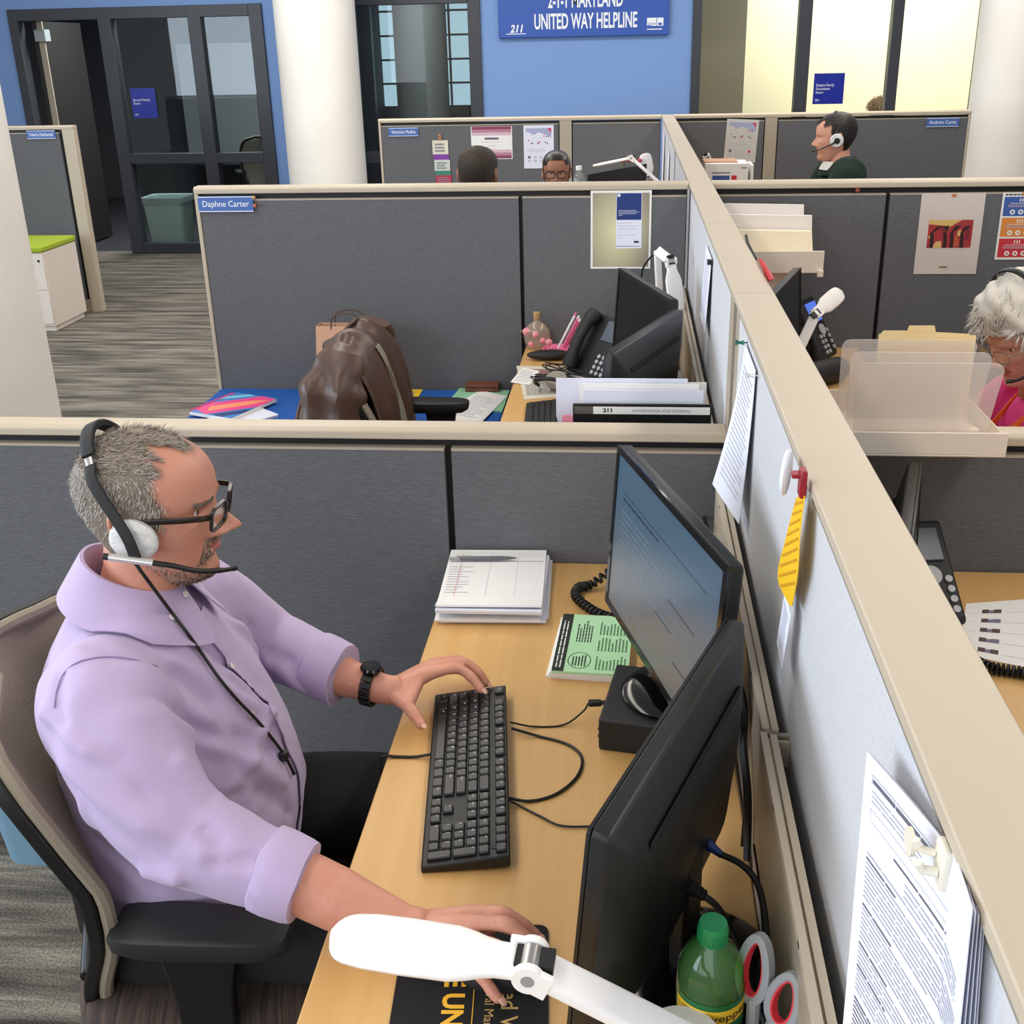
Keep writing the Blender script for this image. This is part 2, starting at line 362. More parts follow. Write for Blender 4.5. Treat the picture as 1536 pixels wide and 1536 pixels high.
partition('low partition between the two people seen over the tall partition', -1.637, .214, 5.60, 5.66, 1.051, [(-1.618, -.407), (-.392, .206)])
# the long spine between the two rows of desks
sp = thing('spine_divider', 'long pale divider with a wide beige cap running through the middle of the desks', 'partition', (.255, 2, 0))
mb = MB(); mb.box(.232, -.6, .02, .278, 8.018, 1.3305); mb.build('core', M_core, sp, world=True)
cy = [-.6, 2.229, 3.137, 5.6, 8.02]
for a, b in zip(cy, cy[1:]):
    mb = MB(); pr = [(.2145, 1.331), (.2145, 1.3425), (.216, 1.344), (.294, 1.344), (.2955, 1.3425), (.2955, 1.331)]
    mb.loft([[(p, y, q) for p, q in pr] for y in (a+.0012, b-.0012)]); mb.build('top_cap', M_cap, sp, world=True)
for a, b in ((-.6, 1.236), (1.242, 2.15), (2.36, 4.085), (4.16, 5.55), (5.7, 7.96)):
    for x0, x1, s in ((.221, .233, 0), (.277, .289, 1)):
        mb = MB(); mb.box(x0, a, .1, x1, b, 1.316, 0); mb.box(x0-.0015, a, 1.3162, x1+.0015, b, 1.3262, 1)
        mb.build('fabric_panel', [M_fabl if not s else M_fab, mat('trim_grey', (150, 144, 134), .4)], sp, world=True)
for a, b in ((2.15, 2.21), (2.275, 2.36)):
    mb = MB(); mb.box(.2205, a, .1, .2895, b, 1.326); mb.build('post', M_capd, sp, world=True)
mb = MB(); mb.box(.226, -.6, 0, .284, 8.018, .098); mb.build('base_rail', M_capd, sp, world=True)
def raceway(label, y0, y1, xf, z1=.975):
    t = thing('cable_raceway', label, 'raceway', (.2, (y0+y1)/2, .6), group=None)
    mb = MB(); mb.box(xf, y0, .62, xf+.012, y1, z1-.012); mb.build('cover', M_capd, t, world=True)
    mb = MB()
    for a, b, h in ((xf-.003, xf+.006, 0), (xf+.010, xf+.019, -.003)): mb.box(a, y0, z1-.012, b, y1, z1+h)
    mb.box(xf+.006, y0, z1-.012, xf+.010, y1, z1-.009)
    for k in range(4):
        y = y0+(y1-y0)*(k+.7)/4.4; mb.box(xf-.0035, y-.004, z1-.007, xf-.0025, y+.004, z1-.003, 1)
    mb.build('top_rail', [M_cap, M_core], t, world=True)
    for ya in (y1-.006, y0):
        mb = MB(); mb.box(xf+.006, ya, z1-.05, .2205, ya+.006, z1-.012); mb.build('bracket', M_capd, t, world=True)
raceway('beige metal cable raceway on the divider behind the dark backed monitor', .3, 1.236, .184)
raceway('beige metal cable raceway on the divider behind the screen showing a page', 1.246, 2.14, .188)
raceway('beige metal cable raceway on the divider in the cubicle with the leather jacket', 2.36, 4.08, .188)
t = thing('cable_raceway', 'dark metal cable raceway on the right side of the divider above the right hand desk', 'raceway', (.31, 1.2, .6))
mb = MB(); mb.box(.292, .3, .62, .322, 2.14, .955); mb.build('cover', M_capd, t, world=True); mb = MB(); mb.box(.314, .3, .9552, .325, 2.14, .967); mb.box(.297, .3, .9552, .306, 2.14, .964); mb.build('top_rail', mat('rail_dark', (70, 66, 62), .5), t, world=True)
# ================================================================= signs and plates
def plate(label, px, body, y, w=.212, h=.058, sx=.95):
    p = at(*px, y=y); t = thing('name_plate', label, 'name plate', p)
    mb = MB(); mb.M = rotm(R(90)); pr = rrect(w, h, .002, 1); mb.prism(pr, -.001, .006, 0)
    mb.box(-w/2, -h/2+.001, .006, w/2, -h/2+.004, .0066, 1); mb.box(-w/2, h/2-.004, .006, w/2, h/2-.001, .0066, 1); mb.build('backing', [M_plate, M_ink], t)
    mb = MB(); mb.M = rotm(R(90)) @ Matrix.Translation((0, -.009, .0068)); mb.text(body, .031, sx=sx, bold=.006); mb.build('lettering', M_ink, t, smooth=0, recalc=False)
    return t
plate('blue name plate at the left end of the tall partition behind the low one', (339, 306), 'Daphne Carter', 4.089)
plate('blue name plate on the rear partition left of the colourful badge ribbons', (605.5, 198), 'Veronica Medina', 7.961, sx=.82)
plate('blue name plate on the rear partition right of the man in green', (1414, 183.5), 'Andrew Curtis', 7.961)
plate('blue name plate on the partition beside the green cushioned cabinet', (62, 202), 'Valerie Nathaniel', 7.796, sx=.82)
sg = thing('helpline_sign', 'large blue sign board with white lettering on the blue back wall', 'sign', (-.42, WY-.03, 2.12))
mb = MB(); mb.box(-1.158, WY-.045, 1.868, .318, WY-.002, 2.39); mb.build('board', M_sign, sg, world=True, bevel=.004)
mb = MB(); X = rotm(R(90), loc=(-.40, WY-.0465, 0))
for s, z in (('2-1-1 MARYLAND', 2.105), ('UNITED WAY HELPLINE', 1.936)):
    mb.M = X @ Matrix.Translation((0, z, 0)); mb.text(s, .172, sx=.485, bold=.022)
mb.M = rotm(R(90), loc=(-1.0, WY-.0465, 1.913)); mb.text('211', .085, sx=.9, bold=.03, shear=.25)
mb.box(-.09, -.016, 0, .08, -.01, .0005)
mb.M = rotm(R(90), loc=(.2, WY-.0465, 1.91)); mb.box(-.07, .03, 0, .01, .095, .0003); mb.box(.016, .03, 0, .07, .095, .0003); mb.box(-.07, 0, 0, .06, .008, .0003)
mb.build('lettering', M_ink, sg, smooth=0, recalc=False, world=True)
mb = MB(); mb.M = rotm(R(90), loc=(.17, WY-.047, 1.95)); mb.text('United', .03, sx=.8, bold=.01); mb.M = rotm(R(90), loc=(.17, WY-.047, 1.921+.024)); mb.box(-.038, -.004, 0, .0, .002, .0004)
mb.M = rotm(R(90), loc=(.243, WY-.047, 1.955)); mb.cbox((0, 0, 0), (.03, .02, .0006)); mb.build('logo', M_sign, sg, smooth=0, recalc=False, world=True)
def bluesign(label, px, rows, w, h, y):
    p = at(*px, y=y); t = thing('room_sign', label, 'sign', p)
    mb = MB(); mb.box(-w/2, -.002, -h/2, w/2, .006, h/2); mb.build('panel', M_signb, t)
    mb = MB()
    for i, r in enumerate(rows): mb.M = rotm(R(90), loc=(-w/2+.02, -.0035, .02-.03*i)); mb.text(r, .031, sx=.85, align='LEFT')
    mb.M = rotm(R(90), loc=(-w/2+.02, -.0035, -h/2+.025)); mb.text('211', .024, align='LEFT', bold=.02); mb.build('lettering', M_ink, t, smooth=0, recalc=False)
bluesign('square blue sign on the dark glazing left of the first column', (216, 155), ['Barnard Family', 'Room'], .235, .262, WY+.012)
t = bluesign('square blue sign on the bright glazing above the man in green', (1243, 133), ['Shapiro Family', 'Foundation', 'Room'], .26, .254, WY+.012)
# ================================================================= office equipment
M_desk = mat('maple_top', (222, 178, 114), .38, var=(3, (208, 160, 96), .8, (14, .7, 1)), coat=.2)
M_blk = mat('black_plastic', (17, 17, 18), .42)
M_blkg = mat('gloss_black', (9, 9, 10), .12)
M_blkm = mat('matt_black', (26, 26, 27), .6)
M_grey = mat('grey_plastic', (150, 150, 150), .45)
M_lamp = mat('white_lamp', (246, 243, 240), .35)
M_metal = mat('brushed_metal', (190, 188, 184), .3, 1)
M_paper = mat('paper', (240, 238, 234), .8)
M_paperb = mat('paper_cool', (228, 230, 244), .8)
M_inkk = mat('black_print', (40, 40, 46), .8)
M_inkg = mat('grey_print', (140, 140, 150), .8)
M_inkl = mat('pale_print', (195, 195, 205), .8)
M_pink = mat('pink_plastic', (236, 120, 160), .4)
M_red = mat('red_plastic', (190, 30, 40), .4)
M_cable = mat('black_cable', (14, 14, 15), .5)
M_tray0 = mat('power_white', (226, 222, 214), .5)
M_yellow = mat('yellow_card', (240, 200, 50), .6)
def top_quad(name, label, cat, poly, z, th, m, group=None, bevel=.003):
    cx = sum(p[0] for p in poly)/len(poly); cy = sum(p[1] for p in poly)/len(poly); t = thing(name, label, cat, (cx, cy, 0), group=group)
    mb = MB(); mb.prism(poly, z-th, z); mb.build('worktop', m, t, world=True, bevel=bevel); return t
DZ = .735
def desk(label, x0, x1, y0, y1, legs):
    t = top_quad('office_desk', label, 'desk', [(x0, y0), (x1, y0), (x1, y1), (x0, y1)], DZ, .03, M_desk)
    for x, y in legs:
        mb = MB(); mb.box(x-.02, y-.28, 0, x+.02, y+.28, .03); mb.box(x-.018, y-.05, .03, x+.018, y+.05, DZ-.031); mb.build('leg', M_capd, t, world=True, bevel=.004)
    return t
desk('maple topped desk in front of the man in the lilac shirt', -.385, .183, .3, 2.212, [(.05, .7), (.05, 1.85)])
desk('maple topped desk with the vase and the tangle of cables', -.39, .184, 2.285, 4.09, [(.05, 2.7), (.05, 3.7)])
desk('maple topped desk right of the divider under the frosted file sorter', .296, 1.5, .3, 2.212, [(.5, .8), (.5, 1.85), (1.4, 1.8)])
desk('maple topped desk in front of the white haired woman', .296, .86, 2.285, 4.09, [(.5, 2.75), (.5, 3.7)])
t = top_quad('office_desk', 'desk behind the tall partition with the two lamps', 'desk', [(-1.2, 5.67), (.214, 5.67), (.214, 7.95), (-.12, 7.95), (-.12, 5.99), (-1.2, 5.99)], DZ, .03, M_desk)
for x, y in ((.1, 6.4), (.1, 7.5), (-1.1, 5.83)):
    mb = MB(); mb.box(x-.02, y-.14, 0, x+.02, y+.14, DZ-.031); mb.build('leg', M_capd, t, world=True, bevel=.004)
desk('desk in front of the man in the dark green sweater', .30, .75, 4.2, 7.9, [(.5, 4.8), (.5, 7.2)])
# ---- monitors -------------------------------------------------------------
M_screen = mat('lcd_dark', (10, 12, 14), .22)
def lcd_lit():
    m = bpy.data.materials.new('lcd_lit'); m.use_nodes = True; N = m.node_tree.nodes; b = N['Principled BSDF']
    b.inputs['Base Color'].default_value = (.01, .012, .014, 1); b.inputs['Roughness'].default_value = .25
    L = m.node_tree.links; tc = N.new('ShaderNodeTexCoord'); sp = N.new('ShaderNodeSeparateXYZ'); L.new(tc.outputs['Generated'], sp.inputs[0]); r = N.new('ShaderNodeValToRGB')
    r.color_ramp.elements[0].color = srgb((118, 118, 116))+(1,); r.color_ramp.elements[1].color = srgb((80, 112, 138))+(1,); r.color_ramp.elements[0].position = .1; r.color_ramp.elements[1].position = .75
    L.new(sp.outputs['Z'], r.inputs[0]); L.new(r.outputs[0], b.inputs['Emission Color']); b.inputs['Emission Strength'].default_value = .62
    return m
M_lit = lcd_lit()
M_lt = mat('screen_text', (30, 42, 58), .3); M_lt2 = mat('screen_rule', (70, 90, 105), .3, emit=((84, 100, 112), .5))
def monitor(label, A, B, zt, h, tilt, lit=False, base='round', group=None, raise_=0, slots=True):
    """A, B: ends of the top edge seen from the screen side left to right; the screen faces A->B rotated clockwise"""
    A = Vector((A[0], A[1], 0)); B = Vector((B[0], B[1], 0)); w = (B-A).length; ex = (B-A).normalized()
    n = Vector((ex.y, -ex.x, 0))                              # screen normal
    c = (A+B)/2; t = thing('monitor', label, 'monitor', (c.x-n.x*.05, c.y-n.y*.05, DZ+raise_), math.atan2(ex.y, ex.x), group)
    # local: x along the screen, -y is the screen normal, z up ; origin under the panel
    zc = zt-DZ-raise_-h/2*math.cos(tilt); X = Matrix.Translation((0, -.05+h/2*math.sin(tilt)*-1, zc)) @ Matrix.Rotation(-tilt, 4, 'X') @ Matrix.Rotation(R(90), 4, 'X')
    # panel frame: local x,y in the panel plane, z = towards viewer
    mb = MB(); mb.M = X; o = rrect(w, h, .008, 2); i1 = rrect(w*.985, h*.985, .008, 2); i2 = rrect(w*.80, h*.70, .02, 2); i3 = rrect(w*.6, h*.5, .02, 2)
    mb.loft([[(x, y, -.004) for x, y in o], [(x, y, -.022) for x, y in o], [(x*.985, y*.985, -.026) for x, y in o], [(x, y-.012, -.046) for x, y in i2], [(x, y-.02, -.060) for x, y in i3]])
    mb.build('housing', M_blk, t, bevel=.002)
    if slots:
        for yy, ww in ((.095, w*.70), (-.105, w*.22)):
            mb = MB(); mb.M = X; mb.cbox((.0 if yy > 0 else .10, yy, -.0466), (ww, .017 if yy > 0 else .006, .003)); mb.build('vent_slot', mat('slot_shade', (3, 3, 3), .7), t, bevel=.002)  # black raised bar; its colour stands for the shade inside the groove
    bz = .013
    mb = MB(); mb.M = X; ou = rrect(w, h, .005, 2); inn = rrect(w-2*bz, h-2*bz, .002, 2)
    rings = [[(x, y, -.004) for x, y in ou], [(x, y, .0) for x, y in ou], [(x, y, .0) for x, y in inn], [(x, y, -.004) for x, y in inn]]
    mb.loft(rings, cap=False); mb.build('bezel', M_blkg if lit else M_blk, t)
    mb = MB(); mb.M = X; mb.cbox((0, 0, -.0035), (w-2*bz, h-2*bz, .003))
    if lit:
        f = lambda u, v: ((u-.5)*(w-2*bz), (v-.5)*(h-2*bz), -.0019)
        rnd = random.Random(3)
        mb.ink(f, .08, .79, .9, .795, 1, .0002); mb.lines(f, .08, .74, .5, .78, 1, 1, fill=.35, lift=.0002, rnd=rnd); mb.lines(f, .08, .35, .85, .70, 9, 2, fill=.3, rag=.7, lift=.0002, rnd=rnd)
        mb.ink(f, .60, .50, .84, .508, 1, .0002); mb.ink(f, .70, .20, .86, .209, 1, .0002); mb.ink(f, .5, .34, .66, .347, 1, .0002); mb.lines(f, .1, .05, .5, .25, 4, 2, fill=.3, rag=.8, lift=.0002, rnd=rnd)
    mb.build('screen', [M_lit if lit else M_screen, M_lt, M_lt2], t)
    mb = MB(); mb.cbox((0, -.018, (zc)/2+.01), (.062, .022, zc-.02)); mb.build('neck', M_blk, t, bevel=.006)
    mb = MB(); mb.M = Matrix.Translation((0, -.028 if raise_ else -.0, 0)) @ Matrix.Scale(.82 if raise_ else 1, 4); mb.lathe([(.103, 0), (.106, .006), (.098, .012), (.08, .015), (.05, .022), (.0, .024)] if base == 'round' else [(.13, 0), (.13, .01), (.05, .02), (0, .02)], 40)
    mb.build('base', M_blkg, t)
    return t, X
BOXH = .062
m1, _ = monitor('monitor with a lit bluish page on its screen, standing on a black box computer', (-.015, 1.835), (.14, 1.35), 1.158, .312, R(4), True, raise_=BOXH, group=None)
m2, X2 = monitor('dark backed monitor nearest the camera with a blue plug in its back', (.137, 1.300), (-.033, .862), 1.112, .312, R(5))
m3, _ = monitor('switched off black monitor behind the desk phone, its dark screen facing the jacket', (-.032, 3.50), (.118, 3.03), 1.152, .312, R(4))
m4, _ = monitor('black monitor seen from the back in front of the dark screened one', (.130, 3.0), (-.055, 2.535), 1.135, .312, R(5))
# flip: m2 and m4 list their ends from the screen's left to right so their backs face the camera
bx = thing('computer_box', 'flat black box computer under the lit monitor with a plug in its side', 'computer', (.062, 1.59, DZ), R(-9))
mb = MB(); mb.box(-.088, -.088, 0, .092, .088, .06); mb.build('case', M_blkm, bx, bevel=.004)
mb = MB()
for z in (.022, .036): mb.box(-.0895, -.084, z, -.0878, .084, z+.003)
mb.build('front_groove', M_core, bx)
mb = MB(); mb.box(-.091, -.002, .026, -.088, .026, .040); mb.build('usb_port', M_metal, bx)
# ---- desk phones ----------------------------------------------------------
M_key = mat('phone_key', (178, 180, 182), .45); M_lcd = mat('phone_lcd', (74, 84, 96), .3); M_lcdb = mat('phone_lcd_blue', (96, 128, 220), .4, emit=((70, 105, 215), .6))
def phone(label, loc, rz, blue=False, sc=1, tiltup=R(38)):
    t = thing('desk_phone', label, 'phone', loc, rz)
    X = Matrix.Rotation(tiltup, 4, 'X')           # local face plane tilted up, x right, y up the face
    mb = MB(); w, h = .25*sc, .22*sc; s, c = math.sin(tiltup), math.cos(tiltup)
    pr = [(0, 0), (0, .014), (h*c, h*s+.014), (h*c+.02, h*s+.004), (h*c+.01, 0)]
    mb.loft([[(x, y, z) for y, z in pr] for x in (-w/2, w/2)]); mb.build('body', M_blkm, t, bevel=.006)
    F = Matrix.Translation((0, 0, .0145)) @ X
    mb = MB(); mb.M = F; mb.cbox((.045*sc, .165*sc, .002), (.13*sc, .075*sc, .006)); mb.build('display', M_lcdb if blue else M_lcd, t, bevel=.002)
    mb = MB(); mb.M = F @ Matrix.Translation((.075*sc, .095*sc, 0)); mb.cyl(.021*sc, 0, .006, 24); mb.build('navigation_ring', M_key, t, bevel=.001)
    k = MB(); k.cyl(.0075*sc, 0, .005, 12); kme = k.mesh('key', M_key)
    for i in range(3):
        for j in range(4):
            o = obj('key', kme, t); o.matrix_basis = F @ Matrix.Translation(((.015+.025*i)*sc, (.012+.02*j)*sc, 0))
    for j in range(4):
        o = obj('side_key', kme, t); o.matrix_basis = F @ Matrix.Translation((.108*sc, (.02+.022*j)*sc, 0))
    mb = MB(); mb.M = F; yy = [.0, .02, .05, .11, .17, .195, .215]
    rr = [.024, .027, .02, .017, .02, .027, .024]; zz = [.022, .026, .034, .038, .034, .026, .022]
    mb.tube([(-.085*sc, y*sc, z*sc) for y, z in zip(yy, zz)], [r*sc for r in rr], 14, flat=1.15); mb.build('handset', M_blkm, t)
    return t
ph2 = phone('black desk phone between the pink pens and the switched off monitor', (-.135, 3.66, DZ), R(-50), tiltup=R(56))
ph3 = phone('black desk phone with a lit blue display beside the white lamp', (.705, 3.89, DZ), R(58), True, tiltup=R(60))
m6, _ = monitor('monitor right of the divider under the pale paper tray, its dark screen turned away', (.392, 3.03), (.542, 3.50), 1.152, .312, R(4))
ph4 = phone('black desk phone standing beside the sheet with small photographs', (.553, 1.955, DZ), R(8))
m5, _ = monitor('monitor seen edge on right of the divider, under the frosted file sorter', (.450, 1.60), (.578, 2.055), 1.05, .312, R(3))
def coil(p, r, turns, n=10):
    P = spline(p, n*2); out = []; L = len(P)
    for i in range(turns*n):
        f = i/(turns*n)*(L-1); k = int(f); a = P[k].lerp(P[min(k+1, L-1)], f-k); T = (P[min(k+1, L-1)]-P[k]).normalized() if k+1 < L else T
        u = T.cross(Vector((0, 0, 1))).normalized(); v = u.cross(T); q = 2*PI*i/n; out.append(a+u*r*math.cos(q)+v*r*math.sin(q))
    return out
def cord(label, pts, r=.0028, name='cable', cat='cable', m=None, n=8, group=None, coiled=None):
    P = coil(pts, *coiled) if coiled else spline(pts, n); t = MB(); o = P[0].copy(); t.M = Matrix.Translation(-o); t.tube(P, r, 6)
    ob = t.build(name, m or M_cable); ob.location = o; return tag(ob, label, cat, group)
cord('black coiled phone cord bulging out from behind the lit monitor', [(-.02, 2.10, .78), (-.07, 2.08, .75), (-.095, 2.07, .748), (-.10, 2.03, .748), (-.075, 1.985, .748), (-.04, 1.95, .748), (0, 1.93, .75)], .0035, 'phone_cord', coiled=(.0075, 26))
cord('black coiled phone cord lying by the sheet with small photographs', [(.63, 1.86, .748), (.66, 1.80, .747), (.72, 1.78, .747), (.78, 1.76, .747), (.86, 1.74, .747)], .0035, 'phone_cord', coiled=(.0085, 30))
# ---- keyboards ------------------------------------------------------------
M_kb = mat('keyboard_black', (24, 24, 24), .5); M_kt = mat('key_top', (30, 30, 31), .38); M_leg = mat('key_legend', (205, 205, 205), .5)
ROWS = [  # y from the front edge (m), keys: (x units, width units, legend)
 (5.55, [(0, 1, 'Esc')]+[(2+i, 1, 'F%d' % (i+1)) for i in range(4)]+[(6.5+i, 1, 'F%d' % (i+5)) for i in range(4)]+[(11+i, 1, 'F%d' % (i+9)) for i in range(4)]+[(15.25+i, 1, x) for i, x in enumerate('PSB')]+[(18.5+i, 1, '') for i in range(4)]),
 (4.2, [(i, 1, c) for i, c in enumerate('`1234567890-=')]+[(13, 2, '')]+[(15.25+i, 1, c) for i, c in enumerate(('Ins', 'Hm', 'Pg'))]+[(18.5+i, 1, c) for i, c in enumerate(('Nm', '/', '*', '-'))]),
 (3.2, [(0, 1.5, 'Tab')]+[(1.5+i, 1, c) for i, c in enumerate('QWERTYUIOP[]')]+[(13.5, 1.5, '\\')]+[(15.25+i, 1, c) for i, c in enumerate(('Del', 'End', 'Pg'))]+[(18.5+i, 1, c) for i, c in enumerate('789')]),
 (2.2, [(0, 1.75, 'Caps')]+[(1.75+i, 1, c) for i, c in enumerate("ASDFGHJKL;'")]+[(12.75, 2.25, 'Enter')]+[(18.5+i, 1, c) for i, c in enumerate('456')]),
 (1.2, [(0, 2.25, 'Shift')]+[(2.25+i, 1, c) for i, c in enumerate('ZXCVBNM,./')]+[(12.25, 2.75, 'Shift')]+[(16.25, 1, '^')]+[(18.5+i, 1, c) for i, c in enumerate('123')]),
 (.2, [(0, 1.25, 'Ctrl'), (1.25, 1.25, ''), (2.5, 1.25, 'Alt'), (3.75, 6.25, ''), (10, 1.25, 'Alt'), (11.25, 1.25, ''), (12.5, 1.25, ''), (13.75, 1.25, 'Ctrl')]+[(15.25+i, 1, c) for i, c in enumerate('<v>')]+[(18.5, 2, '0'), (20.5, 1, '.')])]
def keyboard(label, loc, rz, keys=True):
    t = thing('keyboard', label, 'keyboard', loc, rz); W, D = .442, .127; P = .01905
    mb = MB(); mb.loft([[(x, -D/2, 0), (x, -D/2, .011), (x, D/2, .026), (x, D/2, .006)] for x in (-W/2, W/2)]); mb.build('body', M_kb, t, bevel=.003)
    th = math.atan2(.015, D); F = Matrix.Translation((0, -D/2, .011)) @ Matrix.Rotation(th, 4, 'X'); x0 = -W/2+.012; cache = {}
    allk = [(r, x, w, 1, c) for r, ks in ROWS for x, w, c in ks]+[(3.2, 21.5, 1, 2, '+'), (1.2, 21.5, 1, -2, '')]
    for r, x, w, hh, c in allk:
        k = (w, hh, c)
        if k not in cache:
            mb = MB(); wx = w*P-.0034; wy = P*abs(hh)-.0034 if hh != 1 else P-.0034
            oy = 0 if hh == 1 else (-P/2)
            a = rrect(wx, wy, .0012, 1); b = rrect(wx-.0028, wy-.0028, .0014, 1)
            mb.loft([[(p, q+oy, .0002) for p, q in a], [(p, q+oy, .0030) for p, q in a], [(p, q+oy, .0052) for p, q in b]], m=0)
            if c and keys:
                mb.M = Matrix.Translation((-wx/2+.0022, wy/2-.0075+oy, .0056)); mb.text(c, .0062 if len(c) == 1 else .0042, m=1, align='LEFT', bold=.01)
            cache[k] = mb.mesh('key', [M_kt, M_leg], 30)
        o = obj('key', cache[k], t); yb = r*P*.965+P/2+.004
        o.matrix_basis = F @ Matrix.Translation((x0+(x+w/2)*P*.985, yb, 0))
    if keys:
        mb = MB(); mb.M = F
        for i in range(3): mb.cbox((W/2-.03-.025*i, D-.012, .0006), (.004, .001, .0004))
        mb.M = F @ Matrix.Translation((W/2-.026, D-.019, .0006)); mb.cyl(.0085, 0, .0003, 20); mb.build('emblem', M_blkg, t)
    return t
kb1 = keyboard('black keyboard under the left hand of the man in the lilac shirt', (-.2437, 1.437, DZ), R(-90)+.1212)
kb2 = keyboard('black keyboard beside the pale folders in the cubicle with the leather jacket', (-.245, 3.13, DZ), R(-90)+.06, False)
# ---- cables on the first desk ---------------------------------------------
z = DZ+.003
cord('thin black cable plugged into the side of the black box computer', [(-.190, 1.565, .75), (-.15, 1.572, z), (-.10, 1.58, z), (-.068, 1.60, .752), (-.058, 1.606, .766)], .0018, group=None)
g = MB(); g.M = frame((-.058, 1.606, .766), (.97, .12, 0), (0, 1, 0)); g.box(0, -.006, -.004, .022, .006, .004); g.box(.022, -.005, -.002, .03, .005, .002)
tag(g.build('usb_plug', M_cable, bevel=.001), 'small black plug pushed into the black box computer', 'plug')
cord('black cable looping out over the desk from the keyboard and back', [(-.186, 1.55, .748), (-.14, 1.545, z), (-.09, 1.525, z), (-.065, 1.49, z), (-.07, 1.44, z), (-.10, 1.395, z), (-.14, 1.375, z), (-.178, 1.372, .746)], .0026)
cord('thin black cable running from the keyboard to behind the dark backed monitor', [(-.175, 1.368, .746), (-.15, 1.36, z), (-.12, 1.34, z), (-.09, 1.322, z), (-.05, 1.322, z), (.0, 1.33, z), (.08, 1.34, z)], .0018)
cord('black cable hanging over the front edge of the desk left of the keyboard', [(-.312, 1.475, .744), (-.34, 1.475, z), (-.37, 1.474, z), (-.389, 1.472, .739), (-.394, 1.47, .72), (-.395, 1.46, .60)], .0026)
# cables behind the near monitor
cord('thick black power cable with ribbed end behind the near monitor', [(.098, 1.041, .877), (.118, 1.034, .862), (.140, 1.022, .825), (.156, 1.005, .785), (.170, .985, .752), (.175, .96, .742)], .0045)
P = spline([(.062, 1.056, .884), (.075, 1.050, .882), (.088, 1.045, .880), (.102, 1.040, .875)], 6); g = MB(); g.tube(P, [.013-.007*i/(len(P)-1)+(.0012 if i % 2 else 0) for i in range(len(P))], 12)
tag(g.build('power_plug', M_cable), 'black ribbed power plug in the back of the near monitor', 'plug')
cord('black video cable ending in the blue plug behind the near monitor', [(.122, 1.114, .877), (.150, 1.098, .874), (.168, 1.078, .862), (.176, 1.05, .83), (.177, 1.03, .78), (.177, 1.01, .745)], .0042)
P = spline([(.094, 1.134, .885), (.105, 1.127, .883), (.115, 1.120, .880), (.126, 1.112, .876)], 3); g = MB(); g.tube(P, [.012, .012, .012, .011, .010, .009, .008, .0065, .006, .0055][:len(P)], 12, flat=.7)
tag(g.build('video_plug', mat('blue_plug', (34, 52, 120), .45)), 'blue video plug in the back of the near monitor', 'plug')
cord('thin black wire arching over the desk behind the near monitor', [(.118, 1.33, .742), (.135, 1.38, .741), (.16, 1.43, .742), (.175, 1.47, .75), (.178, 1.51, .80), (.178, 1.55, .86)], .0016)
cord('black cable loop lying between the green bottle and the raceway', [(.13, 1.02, z+.002), (.14, 1.045, z+.002), (.155, 1.06, z+.002), (.17, 1.05, z+.002), (.178, 1.02, z+.002), (.178, .97, z+.002)], .004)
cord('thin black wire hanging in front of the raceway near the scissors', [(.178, 1.20, .82), (.181, 1.15, .80), (.181, 1.08, .77), (.18, 1.03, .76), (.178, .985, .745)], .0016)
cord('black cable lying beside the foot of the green bottle', [(.14, .90, z), (.155, .925, z), (.17, .95, z), (.178, .965, z)], .0018)
for i, (c, lab) in enumerate(((M_cable, 'black cable bundle hanging behind the lit monitor by the raceway'), (mat('yellow_wire', (196, 160, 40), .5), 'yellow wire hanging among black cables by the raceway'))):
    cord(lab, [(.178-.006*i, 1.50-.02*i, .945), (.174-.004*i, 1.45, .925), (.180-.006*i, 1.40-.02*i, .90), (.176-.005*i, 1.35, .87), (.180-.004*i, 1.30, .82), (.179-.004*i, 1.26+.03*i, .742)], .006 if i == 0 else .003)
g = MB(); g.box(.158, 1.36, .895, .180, 1.41, .925); tag(g.build('cable_box', M_cable, bevel=.003), 'small black cable box on the raceway behind the near monitor', 'adapter')
g = MB(); g.box(.168, 1.005, DZ+.0005, .183, 1.035, .79); tag(g.build('power_adapter', M_cable, bevel=.003), 'black power adapter standing behind the scissors', 'adapter')
# ---- things on the first desk ---------------------------------------------
nd = thing('notepad_stack', 'stack of white writing pads with handwriting at the back of the first desk', 'paper', (-.2728, 2.06, DZ), R(1.5))
rn = random.Random(5)
hz = 0
for i in range(7):
    dx, dy, ro = rn.uniform(-.006, .006), rn.uniform(-.008, .004), rn.uniform(-.02, .02)
    if i == 0: dx, dy = .01, .025
    hh = .004
    mb = MB(); mb.M = Matrix.Translation((dx, dy, hz)) @ Matrix.Rotation(ro, 4, 'Z')
    h1 = .006 if i > 2 else 0
    f = lambda u, v: ((u-.5)*.214, (v-.5)*.277, hh+(.010*max(0, (.22-v)/.22)**2*(h1 > 0)))
    mb.sheet(f, 2, 10, hh, 0)
    if i == 6:
        mb.lines(f, .04, .25, .30, .72, 11, 1, fill=.16, rag=.5, rnd=rn); mb.ink(f, .14, .2, .145, .95, 2, nv=6); mb.ink(f, .44, .2, .445, .95, 3); mb.ink(f, .72, .2, .725, .95, 3); mb.ink(f, .02, .78, .98, .80, 3)
        for k in range(16): mb.ink(f, .03, .2+.036*k, .97, .2013+.036*k, 3)
        for k in range(5): mb.ink(f, .05, .86+.022*k, .97, .862+.022*k, 3)
    mb.build('writing_pad' if i == 6 else 'paper_sheaf', [M_paper if i % 2 == 0 else M_paperb, M_inkg, mat('margin_red', (228, 120, 140), .8), M_inkl], nd); hz += hh+.0004+(.001 if i > 2 else 0)
pn = thing('pen', 'grey ballpoint pen lying across the writing pads', 'pen', (-.30, 2.142, DZ+hz+.0065), R(4))
